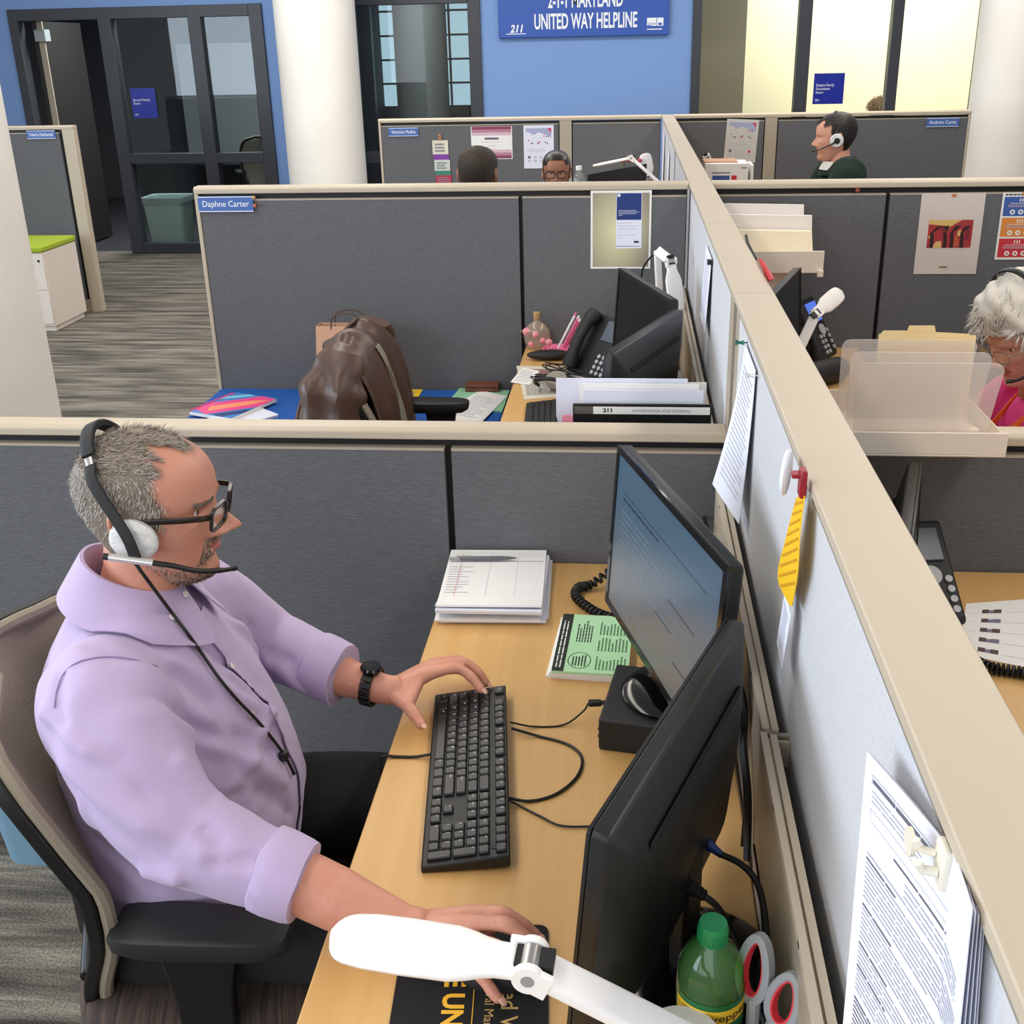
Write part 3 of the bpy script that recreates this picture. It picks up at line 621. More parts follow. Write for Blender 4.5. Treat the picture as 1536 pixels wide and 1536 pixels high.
mb = MB(); mb.M = Matrix.Rotation(R(90), 4, 'Y'); mb.lathe([(.0035, -.06), (.0045, -.055), (.0048, .03), (.004, .045), (.001, .066)], 12); mb.build('barrel', mat('grey_pen', (96, 96, 98), .4), pn)
mb = MB(); mb.M = Matrix.Rotation(R(90), 4, 'Y'); mb.lathe([(.003, -.082), (.0036, -.08), (.0036, -.06)], 10); mb.build('push_button', M_grey, pn)
mb = MB(); mb.box(-.066, -.0015, .004, -.03, .0015, .006); mb.build('clip', M_grey, pn)
gb = thing('booklet_stack', 'stack of booklets with a green printed top cover beside the lit monitor', 'booklet', (-.058, 1.83, DZ), R(-4))
M_green = mat('mint_paper', (184, 230, 180), .75)
for i in range(4):
    mb = MB(); mb.M = Matrix.Translation((.003*i-.006, -.002*i+.004, i*.0052)) @ Matrix.Rotation(R(1.2*(i % 2)), 4, 'Z'); f = lambda u, v: ((u-.5)*.14, (v-.5)*.215, .005)
    mb.sheet(f, 1, 1, .005, 0)
    if i == 3:
        mb.ink(f, 0, 0, .155, 1, 1); mb.lines(f, .03, .06, .13, .94, 2, 3, along='v', fill=.35, rag=.2, rnd=rn, lift=.0006)
        mb.lines(f, .24, .5, .47, .9, 6, 1, along='v', fill=.42, rag=.4, rnd=rn)
        for vv in (.05, .36, .64): mb.lines(f, .55, vv, .97, vv+.24, 9, 2, along='v', fill=.42, rag=.4, rnd=rn)
        pts = [(f(.34+.15*math.cos(2*PI*k/32), .19+.13*math.sin(2*PI*k/32))) for k in range(33)]
        for p, q in zip(pts, pts[1:]):
            p, q = Vector(p), Vector(q); d = (q-p).normalized().cross(Vector((0, 0, 1)))*.0007; e = Vector((0, 0, .0004)); mb.quad(p+d+e, q+d+e, q-d+e, p-d+e, 1)
        mb.lines(f, .24, .10, .44, .28, 5, 1, along='v', fill=.45, rag=.3, rnd=rn)
    mb.build('cover' if i == 3 else 'booklet', [M_green if i == 3 else M_paper, mat('dark_green_ink', (38, 44, 38), .8), mat('green_ink', (86, 128, 90), .8), M_paper], gb)
# mouse pad with yellow and tan lettering
mp = thing('mouse_pad', 'black mouse pad with gold and yellow lettering under the right hand', 'mouse pad', (-.18, 1.0, DZ), R(4))
M_gold = mat('gold_ink', (196, 160, 96), .5); M_yel = mat('yellow_ink', (250, 190, 50), .5)
mb = MB(); mb.prism(rrect(.19, .235, .012, 5), .0003, .0032); mb.build('pad', mat('pad_black', (15, 15, 17), .85), mp)
mb = MB(); Z = Matrix.Translation((0, 0, .0036)) @ Matrix.Rotation(R(-90), 4, 'Z')
mb.M = Z @ Matrix.Translation((.012, .038, 0)); mb.text('United Way', .030, m=0, bold=.005)
mb.M = Z @ Matrix.Translation((.012, .018, 0)); mb.text('of Central Maryland', .0165, m=0)
mb.M = Z @ Matrix.Translation((.02, -.033, 0)); mb.text('LIVE UNITED', .036, m=1, bold=.035, sx=.95); mb.box(-.07, .036, 0, .11, .037, .0002, 1)
mb.build('lettering', [M_gold, M_yel], mp, smooth=0, recalc=False)
ms = thing('computer_mouse', 'black computer mouse under the right hand of the man in the lilac shirt', 'mouse', (-.145, 1.035, DZ+.0035), R(3))
mb = MB(); mb.loft([[(.056*math.cos(t)*k, .031*math.sin(t)*k2, zz) for t in [2*PI*i/24 for i in range(24)]] for zz, k, k2 in ((0, .96, .95), (.008, 1, 1), (.018, .95, .92), (.027, .8, .75), (.032, .5, .45), (.033, .1, .1))]); mb.build('shell', M_blkm, ms)
mb = MB(); mb.M = Matrix.Translation((.03, 0, .026)) @ Matrix.Rotation(R(90), 4, 'X'); mb.cyl(.007, -.003, .003, 16); mb.build('scroll_wheel', M_grey, ms)
# green soda bottle
bt = thing('soda_bottle', 'green plastic soda bottle with a green cap behind the white lamp', 'bottle', (.099, .912, DZ))
M_pet = glassy('green_pet', (160, 228, 140), .26, .05, (112, 176, 96), .2)
mb = MB(); mb.lathe([(.024, 0.002), (.034, .006), (.036, .02), (.0355, .05), (.034, .07), (.0355, .09), (.0365, .12), (.0365, .145), (.0345, .166), (.027, .185), (.016, .197), (.0125, .204)], 40, cap=False); mb.build('body', M_pet, bt)
mb = MB(); mb.lathe([(.022, .004), (.033, .008), (.0345, .02), (.0335, .07), (.034, .085), (0, .085)], 32); mb.build('drink', glassy('drink_green', (90, 170, 90), .3, .05, (24, 70, 30), .1), bt)
mb = MB(); mb.lathe([(.0145, .199), (.0158, .202), (.0160, .217), (.0145, .223), (0, .2235)], 36)
for k in range(36):
    a = 2*PI*k/36; mb.M = Matrix.Rotation(a, 4, 'Z'); mb.box(.0158, -.0006, .201, .0165, .0006, .216)
mb.M = Matrix.Identity(4); mb.build('cap', mat('cap_green', (28, 138, 80), .4), bt, smooth=30)
mb = MB(); lf = lambda u, v: (.0371*math.cos(R(-160)+R(250)*u), .0371*math.sin(R(-160)+R(250)*u), .096+.048*v)
mb.grid(lf, 40, 4, 0); mb.ink(lf, .0, .45, .62, .85, 1, nu=24); mb.ink(lf, .72, .1, .82, .95, 3, nu=4)
for k in range(9): mb.ink(lf, .73, .15+.085*k, .81, .18+.085*k, 4, .0007, nu=3)
def wrap(body, size, u, v, m):
    vs, fs = letters(body, 'CENTER', .01, 0); q = []
    for x, y in vs:
        p = Vector(lf(u+x*size/(.0368*R(250)), v+y*size/.06)); n = Vector((p.x, p.y, 0)).normalized(); q.append(p+n*.0008)
    mb.add(q, fs, m)
wrap('Schweppes', .017, .33, .56, 2)
mb.build('label', [mat('label_green', (30, 110, 60), .4), M_yellow, mat('label_ink', (70, 50, 20), .5), M_paper, M_inkk], bt, recalc=False)
# pen holder with scissors and a blue pen
hp = thing('pen_holder', 'black pen holder beside the raceway holding scissors and a blue pen', 'pen holder', (.157, .830, DZ))
mb = MB(); sq = rrect(.032, .10, .004, 2); si = rrect(.027, .095, .003, 2)
mb.loft([[(x, y, 0) for x, y in sq], [(x, y, .095) for x, y in sq], [(x, y, .095) for x, y in si], [(x, y, .004) for x, y in si]]); mb.build('cup', M_blkm, hp)
sc = thing('scissors', 'scissors with grey and red handles standing in the black pen holder', 'scissors', (.147, .852, DZ+.012))
M_sg = mat('scissor_grey', (158, 160, 164), .5); M_sr = mat('scissor_red', (232, 58, 72), .45)
def loop(cx, cy, w, h, tilt, n=28):
    out = []
    for k in range(n+1):
        a = 2*PI*k/n; x, y = w*math.cos(a)*(1-.18*math.sin(a)), h*math.sin(a); out.append((cx+x*math.cos(tilt)-y*math.sin(tilt), cy+x*math.sin(tilt)+y*math.cos(tilt)))
    return out
SX_ = Matrix.Translation((0, .03, .07)) @ Matrix.Rotation(R(-44), 4, 'Z') @ Matrix.Rotation(R(76), 4, 'X')
for s, cx, cy, hh, ti in ((-1, -.021, .084, .036, R(4)), (1, .021, .073, .031, R(-6))):
    mb = MB(); mb.M = SX_; P = loop(cx, cy, .0165, hh, ti); mb.sweep([(x, y, 0) for x, y in P], [(-.006, -.0045), (.006, -.0045), (.006, .0045), (-.006, .0045)], up=(0, 0, 1), cap=False)
    mb.tube([(cx*.7, cy-hh+.004, 0), (cx*.25, .0, 0), (0, -.03, 0)], [.008, .007, .005], 8); hnd = mb.build('handle', M_sg, sc, bevel=.002)
    mb = MB(); mb.M = SX_; P = loop(cx, cy, .0118, hh-.0048, ti); mb.sweep([(x, y, 0) for x, y in P], [(-.005, -.0014), (.005, -.0014), (.005, .0014), (-.005, .0014)], up=(0, 0, 1), cap=False); mb.build('grip_lining', M_sr, hnd)
    mb = MB(); mb.M = SX_; mb.prism([(-.004*s, -.025), (.006*s, -.028), (.001*s, -.09)], -.001*s, .001*s+.0003); mb.build('blade', M_metal, sc)
bp = thing('blue_pen', 'blue capped pen standing in the black pen holder', 'pen', (.150, .80, DZ+.01))
mb = MB(); mb.tube([(0, -.005, 0), (-.006, .035, .115)], .0045, 10); mb.build('barrel', mat('pen_blue', (60, 98, 190), .35), bp); mb = MB(); mb.tube([(-.006, .0355, .116), (-.0065, .037, .122)], [.0045, .003], 10); mb.build('button', M_grey, bp)
# round pale lid / cup near the lamp
cu = thing('lidded_cup', 'pale round lidded cup partly behind the white lamp arm', 'cup', (.066, .842, DZ))
M_cup = mat('cup_white', (222, 216, 206), .5)
mb = MB(); mb.lathe([(.030, 0), (.0415, .125)], 32); mb.build('cup', M_cup, cu)
mb = MB(); mb.lathe([(.0425, .122), (.044, .125), (.044, .131), (.0415, .1345), (.0, .1345)], 40); mb.prism([(-.044, -.004), (-.055, -.0), (-.044, .006)], .125, .130); mb.build('lid', M_cup, cu)
# ---- lamps ----------------------------------------------------------------
def lamp(label, base, elbow, joint, tip, sc=1, roll=None):
    t = thing('desk_lamp', label, 'lamp', base)
    b, e, j, p = [Vector(q) for q in (base, elbow, joint, tip)]
    mb = MB(); mb.M = Matrix.Translation(b); mb.lathe([(.05*sc, 0), (.05*sc, .012), (.02*sc, .02), (.016*sc, .045), (0, .045)], 28); mb.build('base', M_lamp, t, world=True)
    def bar(a, c, w, th, nm):
        d = (c-a); up = roll if roll else (Vector((0, 0, 1)) if abs(d.normalized().z) < .9 else Vector((0, 1, 0))); g = MB(); pr = rrect(th, w, min(th, w)*.35, 3)
        g.sweep([a, a.lerp(c, .5), c], pr, up=tuple(up)); return g.build(nm, M_lamp, t, world=True)
    bar(b+Vector((0, 0, .045)), e, .026*sc, .016*sc, 'lower_arm'); d = (j-e).normalized(); bar(e, j-d*.018*sc, .036*sc, .014*sc, 'upper_arm')
    up = Vector(roll) if roll else Vector((0, 0, 1))
    h = (p-j); L = h.length; hd = h.normalized(); side = up.cross(hd).normalized(); nrm = hd.cross(side)
    # head: flat paddle, narrow at the joint, round at the tip
    rings = []
    for k, wf in ((.07, .60), (.16, .62), (.22, .70), (.30, .88), (.38, 1), (.62, 1.03), (.80, 1.0), (.90, .92), (.94, .82), (.965, .68), (.985, .48), (.996, .25), (1, .08)):
        w = .030*sc*wf; c = j+hd*(L*k); th = .0075*sc*(1 if k < .9 else .8); rings.append([c+side*(w*sup(a, 2.6)[0])+nrm*(th*sup(a, 2.6)[1]) for a in [2*PI*i/20 for i in range(20)]])
    mb = MB(); mb.loft(rings); hdo = mb.build('head', M_lamp, t, world=True)
    rings = [[c+side*(w*math.cos(a))-nrm*(.0085*sc)+nrm*(.001*math.sin(a)) for a in [2*PI*i/12 for i in range(12)]] for c, w in ((j+hd*L*.42, .018*sc), (j+hd*L*.9, .018*sc))]
    mb = MB(); mb.loft(rings); mb.build('light_strip', mat('led_strip', (250, 250, 245), .4), t, world=True)
    mb = MB(); mb.M = frame(j, side, hd); mb.M = mb.M @ Matrix.Rotation(R(90), 4, 'Y')
    mb.cyl(.0125*sc, -.012*sc, .012*sc, 20, 0); mb.build('hinge', M_metal, t, world=True, bevel=.001)
    for s in (-1, 1):
        mb = MB(); mb.M = frame(j, side, hd) @ Matrix.Rotation(R(90), 4, 'Y'); mb.cyl(.014*sc, .0122*sc*s, .0195*sc*s, 20, 0); mb.cyl(.006*sc, .0195*sc*s, .0200*sc*s, 14, 1); mb.build('hinge_cheek', [M_lamp, M_grey], t, world=True, bevel=.0008)
        a = j+side*(.0158*sc*s); mb = MB(); dd = (e-j).normalized() if s > 0 else hd
        mb.sweep([a, a+dd*.02*sc], [(-.012*sc, -.0034*sc), (.012*sc, -.0034*sc), (.012*sc, .0034*sc), (-.012*sc, .0034*sc)], up=tuple(side.cross(dd))); mb.build('hinge_fork', M_lamp, t, world=True, bevel=.001)
    mb = MB(); mb.M = frame(j, side, hd); mb.cbox((0, -.004, 0), (.022*sc, .034*sc, .020*sc)); mb.build('joint_core', M_cable, t, world=True)
    return t
J = at(796, 1446, z=1.0); T = at(497, 1403, z=1.01); E = at(1040, 1568, z=.93)
lamp('white desk lamp in the foreground, its flat head over the right hand', (.10, .70, DZ), (E.x, E.y, .93), J, T, 1.12)
lamp('white desk lamp with a drooping head above the switched off monitor', (.125, 3.80, DZ), (.098, 3.78, 1.155), (.142, 3.72, 1.13), (.168, 3.66, .972), .95, roll=(.3, -1, 0))
lamp('white desk lamp right of the divider with its head raised towards the painting print', (.36, 2.80, DZ), (.40, 2.86, .92), tuple(at(1224, 470, y=2.95)), tuple(at(1262, 437, y=3.0)), .78, roll=(-.1, -1, .3))
lamp('white desk lamp stretched sideways in front of the slotted rear panel', (.19, 6.45, DZ+.05), (.175, 6.48, 1.06), tuple(at(947, 237, y=6.5)), tuple(at(889, 249, y=6.5)), 1.1)
lamp('white desk lamp seen end on with its round end up, beside the stretched one', (.12, 6.95, DZ), (.12, 6.95, .92), tuple(at(974, 268, y=6.95)), tuple(at(967, 230, y=6.95)), 1.25, roll=(0, -1, .1))
lamp('white desk lamp behind the white box left of the man in green', (.50, 6.6, DZ), (.46, 6.6, .95), tuple(at(1060, 235, y=6.5)), tuple(at(1078, 268, y=6.5)), 1.0, roll=(0, -1, .2))
cord('black cable arching up behind the drooping white lamp', [tuple(at(968, 446, y=3.85)), tuple(at(962, 425, y=3.85)), tuple(at(965, 402, y=3.84)), tuple(at(978, 384, y=3.82)), tuple(at(992, 377, y=3.80))], .0035)
cord('black cable bulging out behind the top of the lit monitor', [tuple(at(1008, 738, x=.165)), tuple(at(1030, 742, x=.17)), tuple(at(1050, 765, x=.172)), tuple(at(1063, 795, x=.172))], .004)
o = thing('power_box', 'white power box standing behind the monitor backs by the raceway', 'power box', (.150, 3.20, DZ)); mb = MB(); mb.box(-.02, -.05, 0, .02, .05, .15); mb.build('box', M_tray0, o, bevel=.004)
for i, (lab, P) in enumerate((('black cable climbing the raceway behind the file box, nearest the power box', [(.165, 3.12, .742), (.17, 3.06, .80), (.172, 2.98, .86), (.168, 2.90, .82), (.165, 2.82, .745)]), ('black cable looped behind the file box, in the middle of the tangle', [(.150, 2.98, .742), (.172, 2.90, .84), (.165, 2.84, .88), (.172, 2.76, .80), (.160, 2.70, .742)]), ('black cable looped behind the file box, nearest the low partition', [(.158, 2.82, .742), (.170, 2.76, .83), (.160, 2.70, .86), (.171, 2.62, .79), (.165, 2.56, .742)]))):
    cord(lab, P, .007)
g = MB(); g.box(.148, 2.86, DZ+.001, .178, 2.93, .86); tag(g.build('power_adapter', M_cable, bevel=.004), 'black power adapter standing upright among cables behind the file box', 'adapter')
o = thing('pencil_case', 'rounded black case lying on the desk below the phone with the blue display', 'case', (.655, 3.60, DZ), R(38)); mb = MB(); P = spline([(-.10, 0, .042), (-.05, 0, .045), (.05, 0, .045), (.10, 0, .042)], 5); mb.tube(P, [.020, .034, .039, .041]+[.042]*8+[.041, .039, .034, .020], 20); mb.build('case', M_blkm, o)
# ================================================================= chairs
M_taupe = mat('taupe_mesh', (150, 138, 120), .75, bump=('noise', 300, .2)); M_mesh = mat('chair_mesh', (160, 149, 133), .85, bump=('noise', 300, .3))
M_seat = mat('striped_seat', (30, 26, 25), .9, var=(26, (92, 74, 62), .9, (8, .3, .5)))
def chair(label, loc, rz=0, group=None, drop=.05):
    """sitter faces local +x; origin on the floor under the seat"""
    t = thing('office_chair', label, 'chair', loc, rz, group)
    tab = [(.43, -.15, .15), (.48, -.148, .165), (.52, -.143, .175), (.56, -.132, .19), (.62, -.112, .205), (.684, -.100, .225), (.765, -.097, .238), (.865, -.132, .245), (.95, -.168, .24), (1.0, -.195, .225), (1.035, -.213, .20), (1.055, -.225, .15), (1.062, -.23, .10)]
    def back(u, v, off=0):
        z = .43+(1.062-.43)*v; x, w = lerp_tab(tab, z); z -= drop*v; y = (u*2-1)*w
        return (x-.055*(1-(u*2-1)**2)+off-.0, y, z)
    mb = MB(); mb.sheet(lambda u, v: back(u, v), 14, 22, .008); mb.build('backrest_mesh', M_mesh, t)
    rim = [back(0, v/22) for v in range(23)]+[back(u/8, 1) for u in range(1, 8)]+[back(1, v/22) for v in range(22, -1, -1)]
    mb = MB(); mb.tube(rim, .011, 8); mb.build('backrest_rim', M_taupe, t)
    rim2 = [(x-.021, y*1.005, z) for x, y, z in rim]
    mb = MB(); mb.sweep(rim2, [(-.010, -.010), (.010, -.010), (.010, .010), (-.010, .010)], up=(1, 0, 0))
    mb.tube([(-.15, 0, .42), (-.205, 0, .48), (-.205, 0, .60)], .028, 10); mb.tube([(-.168, -.165, .525), (-.20, 0, .53), (-.168, .165, .525)], .014, 8); mb.build('backrest_frame', M_blk, t, bevel=.003)
    mb = MB(); mb.loft([[(.02+a*.25*k*(1 if a > 0 else .9), b*.245*k, z) for a, b in [sup(2*PI*i/40, 4) for i in range(40)]] for z, k in ((.415, .9), (.42, .96), (.445, 1), (.475, .99), (.488, .95), (.494, .85), (.497, .4))]); mb.build('seat', M_seat, t)
    mb = MB(); mb.box(-.20, -.14, .385, .16, .14, .414); mb.build('mechanism', M_blk, t, bevel=.01)
    for s in (-1, 1):
        mb = MB(); mb.M = Matrix.Translation((0, s*.24, 0)) @ Matrix.Rotation(-rz if abs(rz) < .5 else 0, 4, 'Z') @ Matrix.Translation((-.02*s-.01, -s*.24, 0)); mb.loft([[(.02+a*.130*k, s*.24+b*.042*k*(1-.12*a), z) for a, b in [sup(2*PI*i/32, 5) for i in range(32)]] for z, k in ((.642, .86), (.652, .98), (.668, 1), (.676, .97), (.680, .85))]); am = mb.build('armrest', mat('arm_pad', (34, 34, 35), .5), t)
        mb = MB(); mb.loft([[(.02+dx*k, s*.243+dy, z) for dx, dy in ((-.045, -.017), (.045, -.017), (.045, .017), (-.045, .017))] for z, k in ((.40, .8), (.55, .9), (.642, 1.2))]); mb.box(-.02, s*.243-.017 if s > 0 else s*.243, .39, .06, s*.243 if s > 0 else s*.243+.017, .42); mb.build('arm_post', M_blk, am, bevel=.004)
    mb = MB(); mb.cyl(.028, .10, .385, 20); mb.build('gas_column', M_blk, t)
    for k in range(5):
        a = 2*PI*k/5-.1; c, s = math.cos(a), math.sin(a)
        mb = MB(); mb.tube([(0, 0, .12), (.15*c, .15*s, .105), (.29*c, .29*s, .075)], [.03, .024, .018], 8); lg = mb.build('base_leg', M_blk, t)
        mb = MB(); mb.M = Matrix.Translation((.295*c, .295*s, .03)) @ Matrix.Rotation(a, 4, 'Z') @ Matrix.Rotation(R(90), 4, 'X'); mb.cyl(.0285, -.02, .02, 18); mb.build('caster', M_blk, lg, bevel=.004)
    return t
ch1 = chair('black and taupe mesh office chair the man in the lilac shirt sits on', (-.668, 1.39, 0), R(12))
ch2 = chair('black office chair with the brown leather jacket hung over its back', (-.650, 3.335, 0), R(3), drop=.12)
ch3 = chair('office chair under the white haired woman', (1.16, 2.85, 0), PI)
ch4 = chair('office chair under the man in the dark green sweater', (1.08, 5.4, 0), PI)
# ---- brown leather jacket over the second chair ----------------------------
M_leather = mat('brown_leather', (88, 64, 53), .4, bump=('noise', 14, .35), var=(9, (70, 50, 42), .7))
jk = thing('leather_jacket', 'brown leather jacket hung over the back of an office chair', 'jacket', (-.87, 3.365, .6))
mb = MB()
JP = [(0, -1.000, .50, .285), (.14, -1.010, .70, .28), (.27, -.99, .87, .27), (.37, -.945, .985, .255), (.44, -.90, 1.035, .24), (.5, -.865, 1.045, .235), (.57, -.815, 1.015, .245), (.66, -.775, .93, .26), (.8, -.745, .78, .27), (1, -.725, .55, .275)]
def jfun(u, v):
    """v 0..1 from the rear hem over the chair top to the front hem; u across"""
    x, z, w = cr(JP, v); q = u*2-1; e = abs(v-.48)*2; f = (.014*math.sin(15*u+3*v)+.008*math.sin(29*u-7*v))*min(1, e*2)
    return (x+(f if v > .5 else -f), 3.345+q*w+.006*math.sin(14*v), z-.047-.055*abs(q)**3-.012*math.sin(9*u)**2)
mb.sheet(jfun, 44, 34, .006); mb.build('body', M_leather, jk, world=True)
for s in (-1, 1):
    mb = MB(); P = spline([(-.855, 3.345+s*.20, .965), (-.885, 3.345+s*.258, .84), (-.90, 3.345+s*.278, .70), (-.89, 3.345+s*.275, .53)], 8); mb.tube(P, [.06+.042*min(1, i/6)+.007*math.sin(i*1.1) for i in range(len(P))], 34, flat=.42, up=(1, 0, 0)); mb.v = [Vector((p.x, p.y+(.014*math.sin(p.x*62+1.2*math.sin(p.z*9)) if (p.y-3.345-s*.26)*s > 0 else 0), p.z)) for p in mb.v]; mb.build('sleeve', M_leather, jk, world=True)
mb = MB(); mb.M = Matrix.Translation((.01, .03, .38)); mb.sheet(lambda u, v: (-.06+.03*math.sin(PI*u)*(1)+.02*v, (u-.5)*.26, .028*v-.03*(2*u-1)**2), 16, 4, .006); mb.build('collar', M_leather, jk)
mb = MB(); mb.sheet(lambda u, v: (cr(JP, .60+.36*v)[0]+.012+.006*math.sin(11*u+5*v), 3.28+.02*v+.055*u*(.6+v*.8), cr(JP, .60+.36*v)[1]-.043), 10, 14, .004); mb.build('lining', mat('pale_lining', (150, 144, 130), .8, bump=('noise', 30, .4)), jk, world=True)
# ---- low cabinet with a blue cushion, things on it -------------------------
M_cab = mat('cabinet_white', (228, 216, 204), .45)
lc = thing('low_cabinet', 'long low white cabinet with a blue cushion along the tall partition', 'cabinet', (-1.05, 3.86, 0))
mb = MB(); mb.box(-1.62, 3.655, .05, -.45, 4.085, .525); mb.box(-1.60, 3.67, 0, -.47, 4.07, .05); mb.build('body', M_cab, lc, world=True, bevel=.004)
for x0, x1 in ((-1.615, -1.04), (-1.03, -.455)):
    mb = MB(); mb.box(x0, 3.641, .06, x1, 3.656, .52); dr = mb.build('drawer_front', M_cab, lc, world=True, bevel=.002); mb = MB(); mb.box((x0+x1)/2-.06, 3.632, .44, (x0+x1)/2+.06, 3.642, .452); mb.build('handle', M_metal, dr, world=True)
mb = MB(); mb.box(-1.625, 3.645, .526, -.45, 4.087, .56); mb.build('cushion', mat('blue_cushion', (22, 88, 172), .8, bump=('noise', 200, .15)), lc, world=True, bevel=.01)
CZ = .5605
nb = thing('notebook', 'spiral notebook with a blue, pink and orange cover on the blue cushion', 'notebook', (-1.47, 3.80, CZ), R(-22))
mb = MB(); mb.prism(rrect(.20, .26, .004, 2), 0, .012, 0)
def art(poly, m, z=.0124): mb.add([(x, y, z) for x, y in poly], [tuple(range(len(poly)))], m)
art([(-.1, -.13), (.1, -.13), (.1, .13), (-.1, .13)], 1); art([(-.1, -.10), (-.02, -.13), (.10, .02), (.10, .12), (.03, .13), (-.1, -.02)], 2, .0127); art([(-.04, -.10), (.06, .03), (.09, .10), (.03, .07), (-.07, -.05)], 3, .0130); art([(-.1, .03), (0, .12), (-.03, .13), (-.1, .07)], 4, .0128); art([(.0, -.12), (.05, -.13), (.10, -.06), (.10, -.01)], 5, .0129)
mb.build('cover', [M_paper, mat('nb_blue', (60, 130, 200), .5), mat('nb_pink', (236, 70, 140), .5), mat('nb_orange', (246, 150, 110), .5), mat('nb_cyan', (130, 200, 225), .5), mat('nb_navy', (40, 60, 120), .5)], nb, recalc=False)
mb = MB(); mb.tube(coil([(-.102, -.12, .006), (-.102, 0, .006), (-.102, .12, .006)], .010, 24, 8), .0016, 5); mb.build('spiral', mat('spiral_pink', (225, 60, 120), .4), nb)
nb2 = thing('paper_pad', 'clear covered pad under the spiral notebook on the blue cushion', 'paper', (-1.405, 3.71, CZ), R(-40)); nb2.location.z = CZ; nb.location.z = CZ+.009
mb = MB(); mb.prism(rrect(.17, .2, .006, 2), 0, .008); mb.build('pages', M_paperb, nb2)
bg_ = thing('paper_bag', 'tan paper bag standing behind the leather jacket', 'bag', (-1.055, 3.985, CZ))
mb = MB(); mb.loft([[(-.12, -.05, 0), (.12, -.05, 0), (.12, .05, 0), (-.12, .05, 0)], [(-.12, -.05, .18), (.12, -.05, .18), (.118, .05, .18), (-.118, .05, .18)], [(-.118, -.03, .285), (.118, -.03, .285), (.118, .03, .285), (-.118, .03, .285)], [(-.115, -.027, .285), (.115, -.027, .285), (.115, .027, .285), (-.115, .027, .285)], [(-.115, -.045, .02), (.115, -.045, .02), (.115, .045, .02), (-.115, .045, .02)]]); mb.build('bag', mat('bag_tan', (206, 160, 130), .8), bg_, smooth=0)
for y in (-.03, .03):
    mb = MB(); mb.tube(spline([(-.06, y, .27), (-.05, y, .32), (0, y, .335), (.05, y, .32), (.06, y, .27)], 5), .003, 6); mb.build('handle', mat('bag_cord', (90, 70, 60), .7), bg_)
def flat(name, label, cat, poly, z, m, th=.0012, inks=(), group=None, mats=()):
    cx = sum(p[0] for p in poly)/len(poly); cy = sum(p[1] for p in poly)/len(poly); mb = MB(); mb.M = Matrix.Translation((-cx, -cy, 0)); mb.prism(poly, 0, th, 0)
    if len(poly) == 4:
        a, b, c, d = [Vector((p[0], p[1], th)) for p in poly]; f = lambda u, v: a.lerp(b, u).lerp(d.lerp(c, u), v)
        for k in inks: k(mb, f)
    o = mb.build(name, [m, M_inkk, M_inkg, M_inkl]+list(mats), recalc=False, smooth=0); o.location = (cx, cy, z); return tag(o, label, cat, group)
flat('card', 'yellow printed card lying on the blue cushion right of the jacket', 'card', [(-.905, 3.83), (-.80, 3.83), (-.80, 4.07), (-.905, 4.07)], CZ, M_yellow, .004, [lambda mb, f: mb.lines(f, .1, .1, .9, .9, 6, 2)])
flat('folder', 'mint green folder with a dark edge below the tall partition', 'folder', [(-.68, 3.84), (-.455, 3.80), (-.455, 4.06), (-.655, 4.085)], CZ, mat('mint_folder', (150, 205, 165), .6), .006)
flat('paper', 'white sheet of printed paper lying on the mint green folder', 'paper', [(-.70, 3.72), (-.52, 3.64), (-.455, 3.98), (-.57, 4.05)], CZ+.007, M_paper, .001, [lambda mb, f: mb.lines(f, .15, .15, .85, .85, 12, 3)])
wl = thing('wallet', 'reddish brown wallet at the foot of the tall partition', 'wallet', (-.56, 4.055, CZ+.0085)); mb = MB(); mb.cbox((0, 0, .014), (.13, .05, .028)); mb.cbox((0, -.0255, .016), (.12, .002, .004), 1); mb.build('body', [mat('wallet_brown', (112, 60, 44), .6), M_core], wl, bevel=.006)
# ---- things on the second desk ---------------------------------------------
vs = thing('flower_vase', 'round glass bottle vase with pink roses painted on it', 'vase', (-.343, 4.05, DZ))
mb = MB(); mb.M = Matrix.Diagonal((1, .55, 1, 1)); mb.lathe([(.02, .002), (.032, .004), (.046, .022), (.052, .05), (.047, .078), (.030, .098), (.014, .108), (.0125, .125), (.016, .128)], 32, cap=False); mb.build('glass', glassy('vase_glass', (236, 228, 214), .35, .05, (214, 190, 170), .25), vs)
mb = MB(); mb.lathe([(.0105, .118), (.0125, .13), (.013, .142), (.011, .144), (0, .144)], 16); mb.build('cork', mat('cork', (190, 150, 100), .8), vs)
M_rose = mat('rose_pink', (236, 150, 156), .6); M_leaf = mat('leaf_green', (110, 120, 80), .7)
for i, (a, z, r) in enumerate(((-150, .07, .017), (-95, .062, .013), (-60, .04, .012), (-120, .025, .012))):
    x, y = .043*math.cos(R(a)), .0265*math.sin(R(a)); mb = MB(); mb.M = Matrix.Translation((x, y, z))
    for k in range(4): mb.ell((0, 0, 0), (r*(1-.2*k), r*(.4+.13*k), r*(1-.2*k)), 12, 6, 0); mb.M = mb.M @ Matrix.Rotation(.7, 4, 'Y')
    mb.ell((r*.9, 0, -r*.5), (r*.6, .002, r*.3), 8, 5, 1); mb.build('rose', [M_rose, M_leaf], vs)
pp = thing('pen_pot', 'pink dish of a pen pot with pens and a small rose beside the vase', 'pen holder', (-.262, 3.99, DZ))
mb = MB(); mb.lathe([(.04, 0), (.055, .012), (.058, .022), (.052, .022), (.045, .012), (.0, .008)], 28); mb.build('dish', M_pink, pp)
mb = MB(); mb.ell((-.03, -.01, .045), (.013, .012, .013), 10, 6); mb.tube([(-.03, -.01, .012), (-.03, -.01, .04)], .004, 6); mb.build('rose', M_rose, pp)
